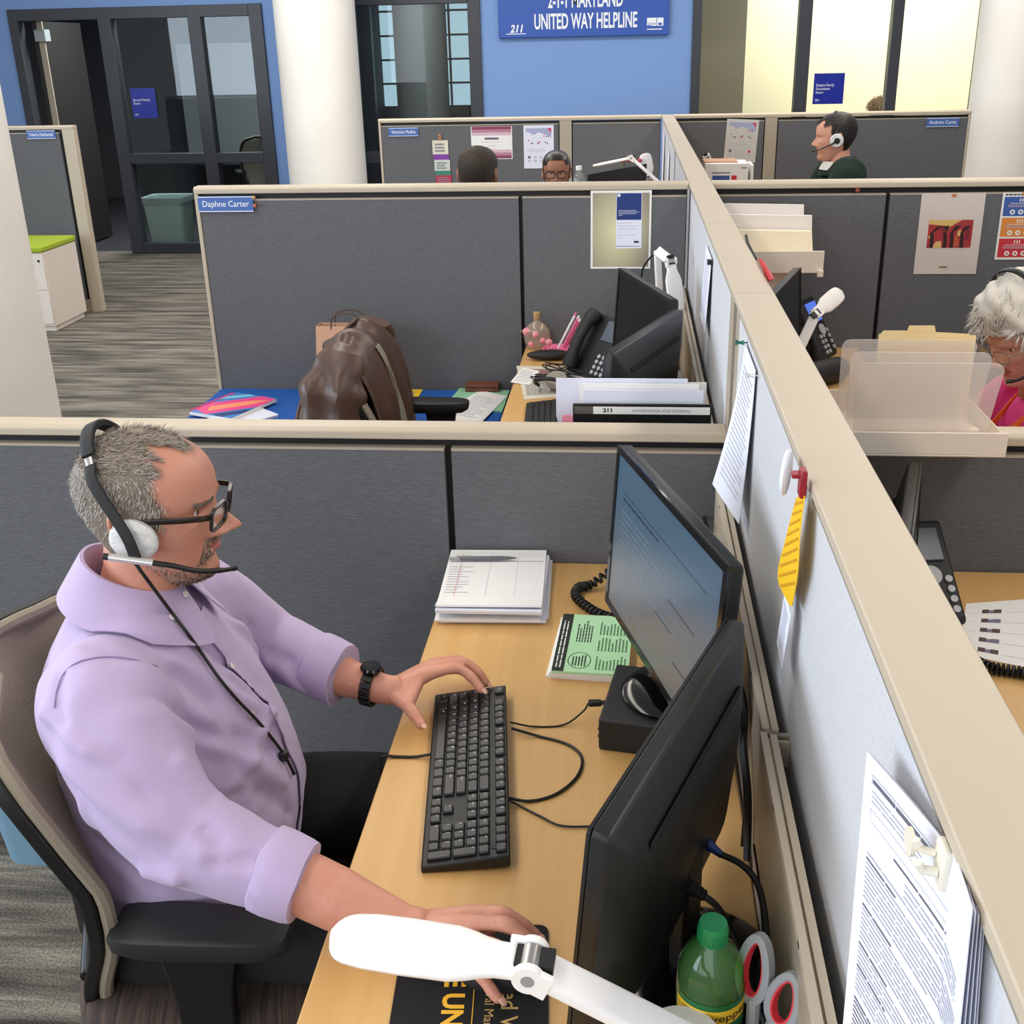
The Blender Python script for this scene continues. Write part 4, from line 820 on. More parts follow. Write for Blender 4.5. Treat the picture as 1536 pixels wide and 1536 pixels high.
for i, (dx, m, lab) in enumerate(((.0, M_paper, 'white pen with a pink tip leaning in the pink pen pot'), (.016, M_pink, 'pink pen leaning in the pink pen pot, right of the white one'), (.026, mat('pen_rose', (214, 90, 130), .4), 'short rose coloured pen leaning in the pink pen pot'))):
    o = thing('pen', lab, 'pen', (-.258+dx, 3.985, DZ+.022)); L = .15-.012*i
    mb = MB(); mb.tube([(0, 0, 0), (.42*L, -.02, .85*L)], .005, 10); mb.build('barrel', m, o); mb = MB(); mb.tube([(.42*L, -.02, .85*L), (.455*L, -.021, .93*L)], [.005, .003], 10); mb.build('tip', M_pink if i == 0 else M_paper, o)
o = thing('glasses_case', 'black zipped case lying in front of the pink pen pot', 'case', (-.285, 3.90, DZ), R(4)); mb = MB(); mb.ell((0, 0, .019), (.085, .032, .0185), 20, 10); mb.build('case', M_blkm, o)
flat('paper', 'newspaper page lying under the cable tangle on the second desk', 'paper', [(-.335, 3.41), (-.20, 3.45), (-.11, 3.80), (-.40, 3.81)], DZ+.0005, mat('newsprint', (214, 206, 190), .8), .001, [lambda mb, f: (mb.lines(f, .08, .1, .9, .45, 10, 2), mb.ink(f, .15, .5, .6, .9, 4), mb.lines(f, .65, .5, .95, .9, 9, 2))], mats=[mat('news_photo', (150, 118, 106), .8)])
flat('paper', 'white leaflet sticking out left over the edge of the second desk', 'paper', [(-.40, 3.60), (-.33, 3.57), (-.31, 3.74), (-.375, 3.78)], DZ+.0022, M_paper, .001, [lambda mb, f: mb.lines(f, .1, .1, .9, .9, 6, 3)])
rn = random.Random(11)
for i, lab in enumerate(('black wire tangled on the newspaper, nearest the phone', 'black wire tangled on the newspaper, nearest the tall partition', 'black looped wire lying on top of the newspaper', 'black headset cord curled beside the newspaper photo')):
    x0, y0 = [(-.22, 3.66), (-.25, 3.74), (-.19, 3.62), (-.27, 3.62)][i]; P = []
    for k in range(9): P.append((x0+rn.uniform(-.075, .075), y0+rn.uniform(-.06, .06), DZ+.008+rn.uniform(0, .025)))
    cord(lab, P, .0026, n=6)
hs2 = thing('headset', 'grey padded headset lying on the desk beside the keyboard', 'headset', (-.235, 3.50, DZ+.004))
mb = MB(); mb.M = Matrix.Translation((0, .02, .03)) @ Matrix.Rotation(R(25), 4, 'X'); mb.lathe([(.012, -.012), (.034, -.012), (.040, 0), (.034, .014), (.012, .014)], 22); mb.build('ear_cushion', mat('grey_fluff', (150, 142, 132), .9, bump=('noise', 80, .6)), hs2)
mb = MB(); mb.tube(spline([(-.06, .03, .01), (-.07, -.02, .04), (-.02, -.06, .06), (.06, -.05, .04), (.10, .0, .01)], 8), .007, 8, flat=.5); mb.build('headband', M_blkm, hs2)
o = thing('desk_cushion', 'flat black wrist rest lying beside the grey headset', 'wrist rest', (-.145, 3.55, DZ), R(-12)); mb = MB(); mb.ell((0, 0, .012), (.085, .035, .0115), 22, 8); mb.build('rest', M_blkm, o)
fo = thing('file_box', 'black desk file box with a printed label strip behind the low partition', 'file box', (.035, 2.44, DZ))
mb = MB(); mb.box(-.158, -.05, 0, .158, -.044, .318); mb.box(-.158, .06, 0, .158, .066, .28); mb.box(-.158, -.044, 0, .158, .06, .008); mb.box(-.158, -.044, .008, -.152, .06, .25); mb.box(.152, -.044, .008, .158, .06, .25); mb.build('box', M_blk, fo, bevel=.002)
mb = MB(); mb.M = rotm(R(90), loc=(0, -.0505, 0)); f = lambda u, v: (-.154+.308*u, .294+.018*v, 0); mb.ink(f, 0, 0, 1, 1, 0, .0003); mb.ink(f, .14, -.0, 1, 1, 3, .0006); mb.M = rotm(R(90), loc=(-.077, -.0515, .299)); mb.text('211', .013, m=1, bold=.04, sx=1.2); mb.M = rotm(R(90), loc=(.045, -.0515, .2995)); mb.text('INFORMATION AND REFERRAL', .0095, m=2); mb.build('label_strip', [M_metal, M_inkk, M_inkg, M_paper], fo, recalc=False, smooth=0)
mb = MB(); mb.box(-.145, -.0512, .20, .145, -.0502, .272); mb.build('window', mat('grey_panel', (84, 86, 90), .4), fo)
for i, (lab, x0, x1, z, m) in enumerate((('pale lilac folder standing frontmost in the black file box', -.135, .14, .335, M_paperb), ('white folder standing in the middle of the black file box', -.145, .13, .345, M_paper), ('pale lilac folder standing rearmost in the black file box', -.20, .105, .352, M_paperb), ('white sheet sticking out right of the black file box', .02, .150, .338, M_paper))):
    o = thing('folder', lab, 'folder', (.035, 2.412+.018*i, DZ+.0085)); mb = MB(); mb.prism([(x0, 0), (x1, 0), (x1, z), (x0+.0, z)] if i != 2 else [(x0+.055, 0), (x1, 0), (x1, z), (x0, z), (x0, .26)], 0, .003); mb.v = [Vector((p.x, p.z+.006*p.y, p.y)) for p in mb.v]; mb.build('folder_sheet', m, o)
o = thing('card', 'pink card standing at the left of the black file box', 'card', (-.135, 2.385, DZ), 0); mb = MB(); mb.box(-.012, 0, 0, .012, .0015, .292); mb.build('card_sheet', mat('card_pink', (246, 150, 170), .7), o)
# ---- posters and papers on the partitions ----------------------------------
def poster(label, px, w, h, y, m, inks, mats=(), name='poster', cat='poster', group=None, rot=0):
    """sheet pinned on a panel facing the camera; px = photo pixel of its top left corner"""
    p = at(*px, y=y); t = MB(); f = lambda u, v: (u*w, -.0012, -h+v*h); t.box(0, -.0012, -h, w, 0, 0, 0)
    inks(t, f); t.M = Matrix.Identity(4); o = t.build(name, [m]+list(mats), recalc=False, smooth=0); o.location = p; o.rotation_euler = (0, rot, 0); return tag(o, label, cat, group)
def circ(t, f, u, v, r, m, w, h, n=14, lift=.0006): t.add([Vector(f(u+r/w*math.cos(2*PI*k/n), v+r/h*math.sin(2*PI*k/n)))+Vector((0, -lift, 0)) for k in range(n)], [tuple(range(n))], m)
def gold():
    m = bpy.data.materials.new('gold_gradient_print'); m.use_nodes = True; N = m.node_tree.nodes; L = m.node_tree.links; b = N['Principled BSDF']; b.inputs['Roughness'].default_value = .35
    tc = N.new('ShaderNodeTexCoord'); mp = N.new('ShaderNodeMapping'); mp.inputs['Location'].default_value = (-.095, 0, .15); mp.inputs['Scale'].default_value = (7.5, 0, 5.0); g = N.new('ShaderNodeTexGradient'); g.gradient_type = 'SPHERICAL'
    L.new(tc.outputs['Object'], mp.inputs[0]); r = N.new('ShaderNodeValToRGB'); r.color_ramp.elements[0].color = srgb((150, 142, 124))+(1,); r.color_ramp.elements[1].color = srgb((226, 220, 176))+(1,)
    mp.inputs['Location'].default_value = (-.095*7.5, 0, .15*5); L.new(mp.outputs[0], g.inputs[0]); L.new(g.outputs[0], r.inputs[0]); L.new(r.outputs[0], b.inputs['Base Color']); return m
M_navy = mat('navy_print', (26, 52, 120), .5)
def ink_gold(t, f):
    t.ink(f, .035, .025, .965, .97, 1); t.ink(f, .42, .265, .845, .97, 2, .0008); t.ink(f, .43, .63, .835, .965, 3, .0012)
    for k, e in enumerate((.75, .80, .75, .52)): t.ink(f, .46, .745-.02*k, e, .750-.02*k, 2, .0016)
    circ(t, f, .465, .94, .006, 2, .225, .285, lift=.0016)
    for k, e in enumerate((.69, .74, .77, .5, .74, .55)): t.ink(f, .45, .585-.038*k, e, .592-.038*k, 4, .0012)
    t.ink(f, .72, .335, .80, .36, 5, .0012); t.ink(f, .43, .29, .83, .296, 3, .0012)
poster('gold shaded poster with a blue headed leaflet on it, on the tall partition', (886, 286), .222, .285, 4.0915, M_paper, ink_gold, [gold(), M_paperb, M_navy, M_inkl, M_inkk])
def ink_art(t, f):
    U = lambda u: .16+.70*u; V = lambda v: .33+.345*v
    t.ink(f, U(0), V(0), U(1), V(1), 1)
    def pl(pts, m, l): t.add([Vector(f(U(a), V(b)))+Vector((0, -l, 0)) for a, b in pts], [tuple(range(len(pts)))], m)
    pl([(0, 1), (.75, 1), (.45, .72), (.3, .8), (.0, .85)], 2, .0008); pl([(.12, 0), (.34, 0), (.32, .25), (.2, .22)], 2, .0008); pl([(.66, .45), (.74, .4), (.74, .66), (.68, .62)], 2, .0009); pl([(.02, .35), (.12, .32), (.13, .45), (.03, .45)], 2, .0009)
    for c, tp in ((.10, .22), (.40, .35), (.55, .62), (.78, .84)):
        pl([(c-.03, 0), (c+.05, 0), (c+.045, .35), (c+.02, .55), (c-.05, .5), (c-.035, .3)], 3, .0010); pl([(c+.02, .55), (c-.05, .5), (tp-.02, .78), (tp+.12, .8)], 3, .0010)
    pl([(.6, .05), (.72, .05), (.70, .35), (.62, .45)], 4, .0009); pl([(.2, .75), (.36, .70), (.45, .5), (.33, .6)], 5, .0011); pl([(.84, .3), (.95, .25), (.94, .8), (.86, .7)], 5, .0009)
    t.ink(f, .66, .305, .80, .311, 6); t.ink(f, .40, .075, .53, .10, 7); t.ink(f, .47, .955, .54, .99, 8, .002)
poster('white poster with a small red and yellow painting print of leaning figures', (1383, 290), .221, .288, 4.0915, mat('art_paper', (216, 204, 196), .8), ink_art, [mat('art_red', (170, 50, 54), .7), mat('art_yellow', (222, 184, 110), .7), mat('art_dark', (52, 22, 26), .7), mat('art_orange', (190, 90, 60), .7), mat('art_deep', (130, 36, 48), .7), M_inkl, mat('art_tag', (140, 124, 84), .7), mat('tape_orange', (200, 130, 60), .6)])
def ink_211(t, f):
    for k, (v0, m) in enumerate(((.655, 1), (.345, 2), (.035, 3))):
        t.ink(f, .05, v0, .95, v0+.285, m)
        for j in range(3): t.ink(f, .42+.06*j, v0+.21, .445+.06*j, v0+.26, 0, .0008)
        t.ink(f, .2, v0+.185, .8, v0+.192, 0, .0008)
        for j in range(2): t.ink(f, .15, v0+.135+.02*j, .85, v0+.145+.02*j, 5, .0008)
        for j in range(3): circ(t, f, .28+.2*j, v0+.06, .009, 0, .14, .24, lift=.0008); circ(t, f, .28+.2*j, v0+.06, .004, m, .14, .24, lift=.0011)
    t.lines(f, .06, .955, .95, .985, 1, 4, fill=.7, rag=0); t.ink(f, .46, .955, .6, 1.0, 6, .0012)
poster('card of blue, orange and red blocks with white circles beside the painting print', (1505, 289), .142, .236, 4.0915, M_paper, ink_211, [mat('blk_blue', (62, 94, 166), .6), mat('blk_orange', (222, 140, 60), .6), mat('blk_red', (204, 50, 60), .6), M_inkk, mat('blk_pale', (190, 170, 180), .6), mat('tape_orange', (0, 0, 0))])
def ink_cert(t, f):
    for k in range(6):
        a = .05+.045*k; m = 1 if k < 2 else 2 if k < 4 else 3
        t.ink(f, .02, 1-a, .98, 1-a+.046, m); t.ink(f, .02, a-.03, .98, a+.016, m)
    t.ink(f, .33, .60, .67, .66, 4); t.ink(f, .25, .52, .75, .535, 3); t.ink(f, .42, .40, .58, .425, 3); t.ink(f, .42, .30, .58, .32, 3)
poster('certificate with maroon shaded bands behind the short haired head', (706, 190), .291, .222, 7.9635, M_paper, ink_cert, [mat('maroon1', (140, 64, 92), .6), mat('maroon2', (186, 130, 148), .6), mat('maroon3', (216, 186, 196), .6), mat('maroon_txt', (110, 80, 110), .6)], 'certificate', 'certificate')
def ink_map(t, f):
    t.ink(f, .08, .86, .92, .93, 1); t.add([Vector(f(a, b))+Vector((0, -.0005, 0)) for a, b in ((.08, .86), (.35, .78), (.5, .84), (.92, .72), (.92, .86))], [(0, 1, 2, 3, 4)], 1)
    t.add([Vector(f(a, b))+Vector((0, -.0009, 0)) for a, b in ((.78, .93), (.92, .93), (.92, .82))], [(0, 1, 2)], 2)
    r = random.Random(4)
    for k in range(16): circ(t, f, r.uniform(.12, .88), r.uniform(.56, .78), .005, [3, 4, 2][k % 3], .21, .29, 8)
    for k, e in enumerate((.7, .75, .6)): t.ink(f, .15, .44-.03*k, e, .45-.03*k, 4)
    for k in range(4): circ(t, f, .18+.2*k, .26, .010, [3, 4, 4, 2][k], .21, .29, 10); t.ink(f, .13+.2*k, .15, .23+.2*k, .20, 4)
mm = [mat('map_lilac', (168, 172, 204), .6), mat('map_pink', (206, 60, 100), .6), mat('map_dot', (110, 100, 130), .6), M_inkl]
poster('white flyer with a lilac map and a pink corner, above the woman with glasses', (785, 188), .212, .292, 7.9635, M_paperb, ink_map, mm)
poster('grey flyer with a lilac map and pink corner, left of the man in green', (1091, 178), .218, .285, 7.9635, mat('flyer_grey', (206, 204, 198), .8), ink_map, mm, rot=R(3))
rb = thing('badge_ribbons', 'purple, green and red badge ribbons hanging under a clip on the rear partition', 'ribbons', at(660, 210, y=7.962))
mb = MB(); mb.box(-.012, -.008, -.0, .012, -.001, .035); mb.ell((0, -.007, .03), (.01, .006, .01), 10, 6); mb.build('clip', mat('clip_tan', (170, 120, 80), .5), rb)
for k, (h, c) in enumerate(((.095, (226, 220, 200)), (.038, (130, 60, 160)), (.075, (206, 212, 200)), (.032, (60, 130, 110)), (.058, (190, 50, 76)), (.05, (120, 170, 190)))):
    z1 = -.002-sum((.095, .038, .075, .032, .058, .05)[:k]); mb = MB(); f = lambda u, v: (-.056+.112*u+.004*k, -.003, z1-h+v*h); mb.ink(f, 0, 0, 1, 1, 0, .0005*k); mb.box(-.056+.004*k, -.0028, z1-h, .056+.004*k, -.0012, z1, 0)
    if h > .05: mb.lines(f, .15, .15, .85, .85, 3, 1, lift=.004)
    mb.build('ribbon', [mat('ribbon_%d%d%d' % c, c, .6), M_inkg], rb, recalc=False)
# pins on the name plate corner and on the dark partition
for px, c, lab in (((381, 296), (196, 160, 110), 'tan push pin at the upper right corner of the name plate on the tall partition'), ((383, 308), (190, 110, 80), 'copper push pin at the right end of the name plate on the tall partition'), ((1286, 285), (186, 90, 70), 'copper push pin alone near the top of the tall dark partition')):
    p = at(*px, y=4.085); o = thing('push_pin', lab, 'pin', p); mb = MB(); mb.M = Matrix.Rotation(R(90), 4, 'X'); mb.lathe([(.003, -.008), (.006, -.006), (.004, 0), (.004, .006), (.007, .008), (.007, .010), (0, .0105)], 12); mb.build('head', mat('pin_%d' % c[1], c, .35, .5), o)
# ---- papers on the left face of the spine ----------------------------------
XF = .2205
def pin(label, p, c):
    o = thing('push_pin', label, 'pin', p); mb = MB(); mb.M = Matrix.Rotation(R(-90), 4, 'Y'); mb.lathe([(.0012, 0), (.0012, .006), (.005, .007), (.003, .011), (.003, .017), (.0055, .02), (.0055, .022), (0, .0223)], 12); mb.build('head', mat('pinc_%d%d%d' % c, c, .4), o)
def pagef(O, ang, w, h, bulge):
    """page on the spine: u to the viewer's right (towards -y), v down"""
    c, s = math.cos(ang), math.sin(ang)
    return lambda u, v: (XF-.0015-bulge(u, v), O[0]-w*u*c-h*v*s, O[1]+w*u*s-h*v*c)
pk = thing('paper_packet', 'thick printed packet clipped on the near end of the long divider', 'paper', (.2, .62, 1.2))
bu = lambda u, v: .003+.030*abs(u-.72)**1.2*(1 if u < .72 else 1.3)+.010*v
rn = random.Random(2)
for i in range(5):
    mb = MB(); off = .0035*(4-i); f0 = pagef((.752+.002*(4-i), 1.293-.003*(4-i)), R(13)-R(.8)*(4-i)*.3, .232, .279, lambda u, v: max(.0005, bu(u, v)-off*(.35+.9*u*(v+.2))-.001*(4-i)))
    f = lambda u, v: f0(u, v); mb.sheet(lambda u, v: f0(u, v), 18, 8, .0006, 0)
    if i == 4:
        def nk(u0, v0, u1, v1, m): mb.ink(lambda a, b: f0(a, b), u0, v0, u1, v0+(v1-v0)*.72, m, -.0012, nu=max(1, int((u1-u0)*16)))
        def row(v, u0, u1, h, m): 
            x = u0
            while x < u1: w = rn.uniform(.06, .2); nk(x, v, min(x+w, u1), v+h*.8, m); x += w+.010
        row(.055, .08, .66, .020, 1); nk(.07, .045, .70, .047, 1); nk(.07, .045, .072, .08, 1)
        for k in range(3): row(.088+.014*k, .08, .5, .006, 2)
        nk(.08, .142, .72, .1435, 1); nk(.08, .175, .72, .1765, 1); nk(.08, .142, .082, .1765, 1); row(.195, .3, .72, .010, 1)
        for k in range(4): row(.222+.016*k, .08 if k == 3 else .40, .9, .007, 2)
        for b, (v0, n, m) in enumerate(((.30, 8, 2), (.44, 7, 2), (.56, 4, 2), (.63, 5, 2), (.73, 6, 1), (.86, 7, 2))):
            row(v0-.014, .08, .34, .010, 1)
            for k in range(n): row(v0+.0145*k, .08, .93-(.3 if k == n-1 else 0), .0075, m)
    mb.build('page', [M_paperb, mat('print_ink', (100, 98, 112), .8), mat('print_grey', (176, 176, 188), .8)], pk, world=True, recalc=False)
hk = thing('hook_clip', 'cream plastic hook clip holding the printed packet', 'clip', (.213, .600, 1.318))
M_crm = mat('cream_plastic', (232, 226, 208), .45)
mb = MB(); mb.box(-.004, -.010, -.020, .004, .010, .012); mb.build('back_plate', M_crm, hk, bevel=.003)
mb = MB(); mb.tube([(-.004, .005, .0), (-.014, .008, .001), (-.017, .008, .008)], .0028, 8); mb.build('hook', M_crm, hk); mb = MB(); mb.tube([(-.004, -.004, -.008), (-.014, -.002, -.008), (-.017, -.002, -.002)], .0034, 8); mb.build('hook', M_crm, hk)
mb = MB(); mb.M = Matrix.Translation((-.016, .018, -.002)) @ Matrix.Rotation(R(-90), 4, 'Y'); mb.cyl(.010, 0, .003, 20); mb.build('disc', M_crm, hk)
def hang(label, O, w, h, bul, ang=0, inks=True, m=None):
    o = thing('paper', label, 'paper', (XF, O[0], O[1]-h/2)); f0 = pagef(O, ang, w, h, bul); mb = MB(); mb.sheet(f0, 6, 12, .0006, 0)
    if inks: mb.lines(f0, .12, .12, .9, .9, 22, 1, lift=-.0012, rnd=random.Random(3), fill=.35)
    mb.build('sheet', [m or M_paperb, M_inkl], o, world=True, recalc=False); return o
hang('white sheet curling off the divider above the lit monitor, held by a green pin', (2.0, 1.302), .19, .285, lambda u, v: .002+.034*v**1.5*(1.4-u))
pin('green push pin at the far top corner of the curling sheet', (XF, 1.99, 1.303), (20, 110, 90)); pin('white push pin at the near top corner of the curling sheet', (XF, 1.80, 1.296), (235, 235, 230))
hang('white printed sheet under a black clip on the divider of the jacket cubicle', (3.12, 1.29), .22, .20, lambda u, v: .002+.01*v)
o = thing('binder_clip', 'small black binder clip on the printed sheet in the cubicle with the jacket', 'clip', (XF-.002, 2.905, 1.28)); mb = MB(); mb.cbox((-.006, 0, 0), (.012, .02, .012)); mb.build('clip', M_blk, o)
hang('white sheet on the divider just before the rear partition', (7.5, 1.27), .25, .40, lambda u, v: .002+.006*v, inks=False)
hang('white sheet on the far part of the divider, second before the rear partition', (6.6, 1.24), .30, .36, lambda u, v: .002+.006*v, inks=False)
hang('white sheet on the far part of the divider, nearest the tall partition', (5.4, 1.22), .30, .30, lambda u, v: .002+.006*v, inks=False)
# yellow tag, red clip, badge
tg = thing('yellow_tag', 'yellow striped tag hanging from a red clip on the divider', 'tag', tuple(at(1205, 745, x=.20)))
TL_ = [(0, 1196, 746), (.4, 1183, 812), (.75, 1171, 868), (1, 1184, 906)]; TR_ = [(0, 1208, 744), (.4, 1206, 800), (.75, 1201, 860), (1, 1189, 910)]
def f0(u, v):
    a, b = cr(TL_, v), cr(TR_, v); P = at(a[0]+(b[0]-a[0])*u, a[1]+(b[1]-a[1])*u, x=.207); return (P.x-.004*math.sin(PI*v), P.y, P.z)
mb = MB(); mb.sheet(f0, 3, 16, .001, 0)
for k in range(9): mb.ink(f0, .08, .05+.095*k, .92, .075+.095*k, 1, -.0016)
mb.build('tag', [mat('tag_yellow', (246, 196, 20), .55), mat('tag_line', (214, 150, 10), .6)], tg, world=True, recalc=False)
c1 = thing('bulldog_clip', 'red clip on the divider above the yellow tag', 'clip', tuple(at(1209, 724, x=.209))); mb = MB(); mb.cbox((-.004, 0, 0), (.008, .020, .034)); mb.build('jaw', mat('clip_red', (150, 20, 34), .35), c1, bevel=.002); mb = MB(); mb.cbox((-.012, 0, .010), (.010, .014, .005)); mb.build('lever', MATS['clip_red'], c1)
b1 = thing('badge_reel', 'round white badge hanging beside the red clip on the divider', 'badge', tuple(at(1180, 708, x=.196))); mb = MB(); mb.M = Matrix.Rotation(R(-17), 4, 'Z') @ Matrix.Rotation(R(-88), 4, 'Y'); mb.lathe([(.027, -.003), (.029, 0), (.026, .004), (0, .006)], 28); mb.build('badge', M_paperb, b1)
hang('white card hanging below the yellow tag on the divider', (1.275, 1.165), .055, .085, lambda u, v: .012+.004*v, ang=R(-8))
# ---- right of the spine ----------------------------------------------------
so = thing('file_sorter_tray', 'pale tray with three frosted dividers standing on the low partition right of the divider', 'file sorter', (.59, 2.2, 1.0515))
M_tray = mat('tray_cream', (240, 228, 214), .5); M_frost = glassy('frosted_plastic', (250, 248, 246), .27, .35, (252, 246, 242), .12)
mb = MB(); mb.box(-.15, -.125, 0, .15, .16, .004); mb.box(-.15, -.125, .004, .15, -.121, .05); mb.box(-.15, .156, .004, .15, .16, .05); mb.box(-.15, -.121, .004, -.147, .156, .018); mb.box(.147, -.121, .004, .15, .156, .04); mb.build('tray', M_tray, so, bevel=.0015)
for i, y in enumerate((-.085, -.005, .095)):
    mb = MB(); pr = [(-.137, .005), (.116, .005), (.139, .156)]+[(.122+.018*math.cos(R(q)), .160+.018*math.sin(R(q))) for q in (0, 22, 45, 68, 90)]+[(-.120+.018*math.cos(R(q)), .160+.018*math.sin(R(q))) for q in (90, 112, 135, 158, 180)]; mb.prism(pr, 0, .0025); mb.v = [Vector((p.x, p.z+y+.02*p.y, p.y)) for p in mb.v]; mb.build('divider', M_frost, so, bevel=.0005)
    for k in range(3):
        mb = MB(); mb.box(-.09+.085*k, y+.006, .004, -.035+.085*k, y+.03, .012); mb.build('rib', M_tray, so)
for i, (lab, x0, x1, tx0, tx1) in enumerate((('manila folder with its tab on the left, behind the frosted dividers', -.06, .14, -.055, -.0), ('manila folder with its tab in the middle, behind the frosted dividers', -.05, .13, .0, .06))):
    o = thing('folder', lab, 'folder', (.59, 2.312+.012*i, 1.056)); mb = MB(); mb.prism([(x0, 0), (x1, 0), (x1, .178), (tx1, .182), (tx1-.004, .196-.008*(1-i)), (tx0+.004, .196-.008*(1-i)), (tx0, .182), (x0, .18)], 0, .001); mb.v = [Vector((p.x, p.z+.03*p.y, p.y)) for p in mb.v]; mb.build('folder_sheet', mat('manila', (246, 222, 168), .7), o)
tr = thing('paper_tray', 'pale tray heaped with white papers on the right side of the divider', 'tray', (.30, 3.93, 1.05))
mb = MB(); mb.box(.0, -.115, .02, .365, -.108, .095); mb.box(.0, -.108, .02, .36, .13, .026); mb.box(.345, -.125, .008, .365, -.10, .03); mb.build('tray', M_tray, tr, bevel=.0015)
mb = MB(); mb.prism([(.0, 0), (.30, 0), (.26, -.135), (.17, -.135), (.0, -.05)], 0, .006); mb.v = [Vector((p.x, p.z-.05, p.y+.02)) for p in mb.v]; mb.build('bracket', M_tray, tr)
for i, (lab, x1, z1, y, th, ln) in enumerate((('white folder standing at the back of the pale paper tray', .325, .205, .09, .012, .1), ('white papers second from the back in the pale paper tray', .35, .172, .055, .02, .1), ('cream folder lying at the front of the pale paper tray', .345, .125, -.02, .035, .35))):
    o = thing('folder', lab, 'folder', (.302, 3.93+y, 1.0765)); mb = MB(); mb.prism([(0, 0), (x1, 0), (x1-.008, z1-.012), (0, z1-.005)], 0, th); mb.v = [Vector((p.x, p.z+ln*p.y, p.y)) for p in mb.v]; mb.build('folder_sheet', mat('folder_white', (250, 243, 238), .7) if i < 2 else mat('folder_cream', (250, 238, 210), .7), o)
ky = thing('lanyard', 'black beaded lanyard with a red and white tag hanging right of the divider cap', 'lanyard', (.298, 2.85, 1.30))
P = [at(1119, 354, x=.2995), at(1122, 366, x=.2995), at(1128, 378, x=.2995), at(1133, 388, x=.2995)]
mb = MB()
for q in spline(P, 6): mb.ell(q, (.004, .007, .005), 8, 5)
mb.build('beads', M_blk, ky, world=True)
a, b, c, d = at(1136, 388, x=.299), at(1141, 388, x=.299), at(1159, 418, x=.299), at(1151, 422, x=.299)
mb = MB(); mb.sheet(lambda u, v: a.lerp(b, u).lerp(d.lerp(c, u), v)+Vector((.004, 0, 0)), 1, 4, .003, 0); f = lambda u, v: a.lerp(b, u).lerp(d.lerp(c, u), v)+Vector((.0045, 0, 0)); mb.ink(f, .3, .05, .65, .95, 1, .001); mb.build('tag', [mat('tag_red', (186, 30, 44), .5), M_paper], ky, world=True, recalc=False)
flat('paper', 'white sheet with rows of small photographs on the right hand desk', 'paper', [(.63, 1.86), (.80, 1.79), (.90, 2.10), (.70, 2.06)], DZ+.0005, M_paper, .001, [lambda mb, f: [(mb.ink(f, .18, .1+.17*k, .25, .17+.17*k, 4), mb.ink(f, .25, .1+.17*k, .30, .155+.17*k, 5), mb.ink(f, .30, .1+.17*k, .38, .165+.17*k, 4+k % 2), mb.ink(f, .08, .1+.17*k, .13, .106+.17*k, 3), mb.ink(f, .42, .105+.17*k, .95, .109+.17*k, 3)) for k in range(5)]], mats=[mat('photo_a', (90, 66, 66), .7), mat('photo_b', (120, 116, 140), .7)])
# things in the far cubicles
wb = thing('water_bottle', 'small clear water bottle standing between the woman with glasses and the white lamp', 'bottle', (-.253, 5.63, 1.0515))
mb = MB(); mb.lathe([(.028, .0), (.031, .006), (.031, .06), (.0295, .07), (.031, .08), (.031, .13), (.024, .155), (.0125, .172), (.0125, .18)], 24, cap=False); mb.build('body', glassy('pet_clear', (232, 236, 236), .14, .05, (205, 210, 210), .3), wb)
mb = MB(); mb.cyl(.015, .178, .198, 18); mb.build('cap', M_paper, wb)
lt = thing('monitor', 'low black monitor under the stretched white lamp before the rear partition', 'monitor', (-.08, 6.7, DZ)); mb = MB(); mb.box(-.17, -.012, .12, .18, .012, .385); mb.v = [Vector((p.x, p.y+.25*(p.x), p.z+.14*p.x)) for p in mb.v]; mb.build('housing', M_blk, lt, bevel=.004); mb = MB(); mb.box(-.02, 0.02, .01, .02, .045, .25); mb.build('neck', M_blk, lt); mb = MB(); mb.cyl(.09, 0, .012, 24); mb.build('base', M_blk, lt)
fl = thing('flower_pot', 'pot of small red flowers behind the low black monitor', 'plant', (.0, 6.95, DZ)); mb = MB(); mb.lathe([(.04, 0), (.055, .12), (.05, .12), (.0, .10)], 20); mb.build('pot', M_grey, fl)
r = random.Random(8)
for k in range(7):
    x, y = r.uniform(-.06, .06), r.uniform(-.03, .03); mb = MB(); mb.tube([(x*.4, y*.4, .1), (x, y, .40)], .003, 5, 1); mb.ell((x, y, .41), (.014, .014, .012), 8, 5, 0); mb.build('flower', [mat('flower_red', (190, 60, 90), .6), M_leaf], fl)
bxw = thing('document_box', 'white box with a red and blue printed front left of the man in green', 'box', (.51, 6.35, DZ)); 
mb = MB(); mb.box(-.10, -.10, 0, .135, .10, .455); mb.build('box', M_paper, bxw, bevel=.003); mb = MB(); f = lambda u, v: (-.10+.235*u, -.1005, .455*v); mb.ink(f, .0, .80, .1, .86, 0); mb.ink(f, .18, .79, .58, .86, 1); mb.ink(f, .62, .79, .74, .86, 0); mb.ink(f, .84, .94, .97, .955, 2); mb.ink(f, .16, .885, .6, .9, 2); mb.build('print', [MATS['blk_red'], MATS['blk_blue'], M_inkg], bxw, recalc=False); mb = MB(); mb.box(-.104, -.06, .455, .08, .105, .463); mb.build('lid', mat('lid_brown', (196, 150, 120), .7), bxw, bevel=.002)
o = thing('clipboard', 'black bordered white board right of the white document box', 'board', (.665, 6.36, DZ)); mb = MB(); mb.box(-.004, -.1, 0, .010, .1, .445); mb.build('board', M_paper, o)
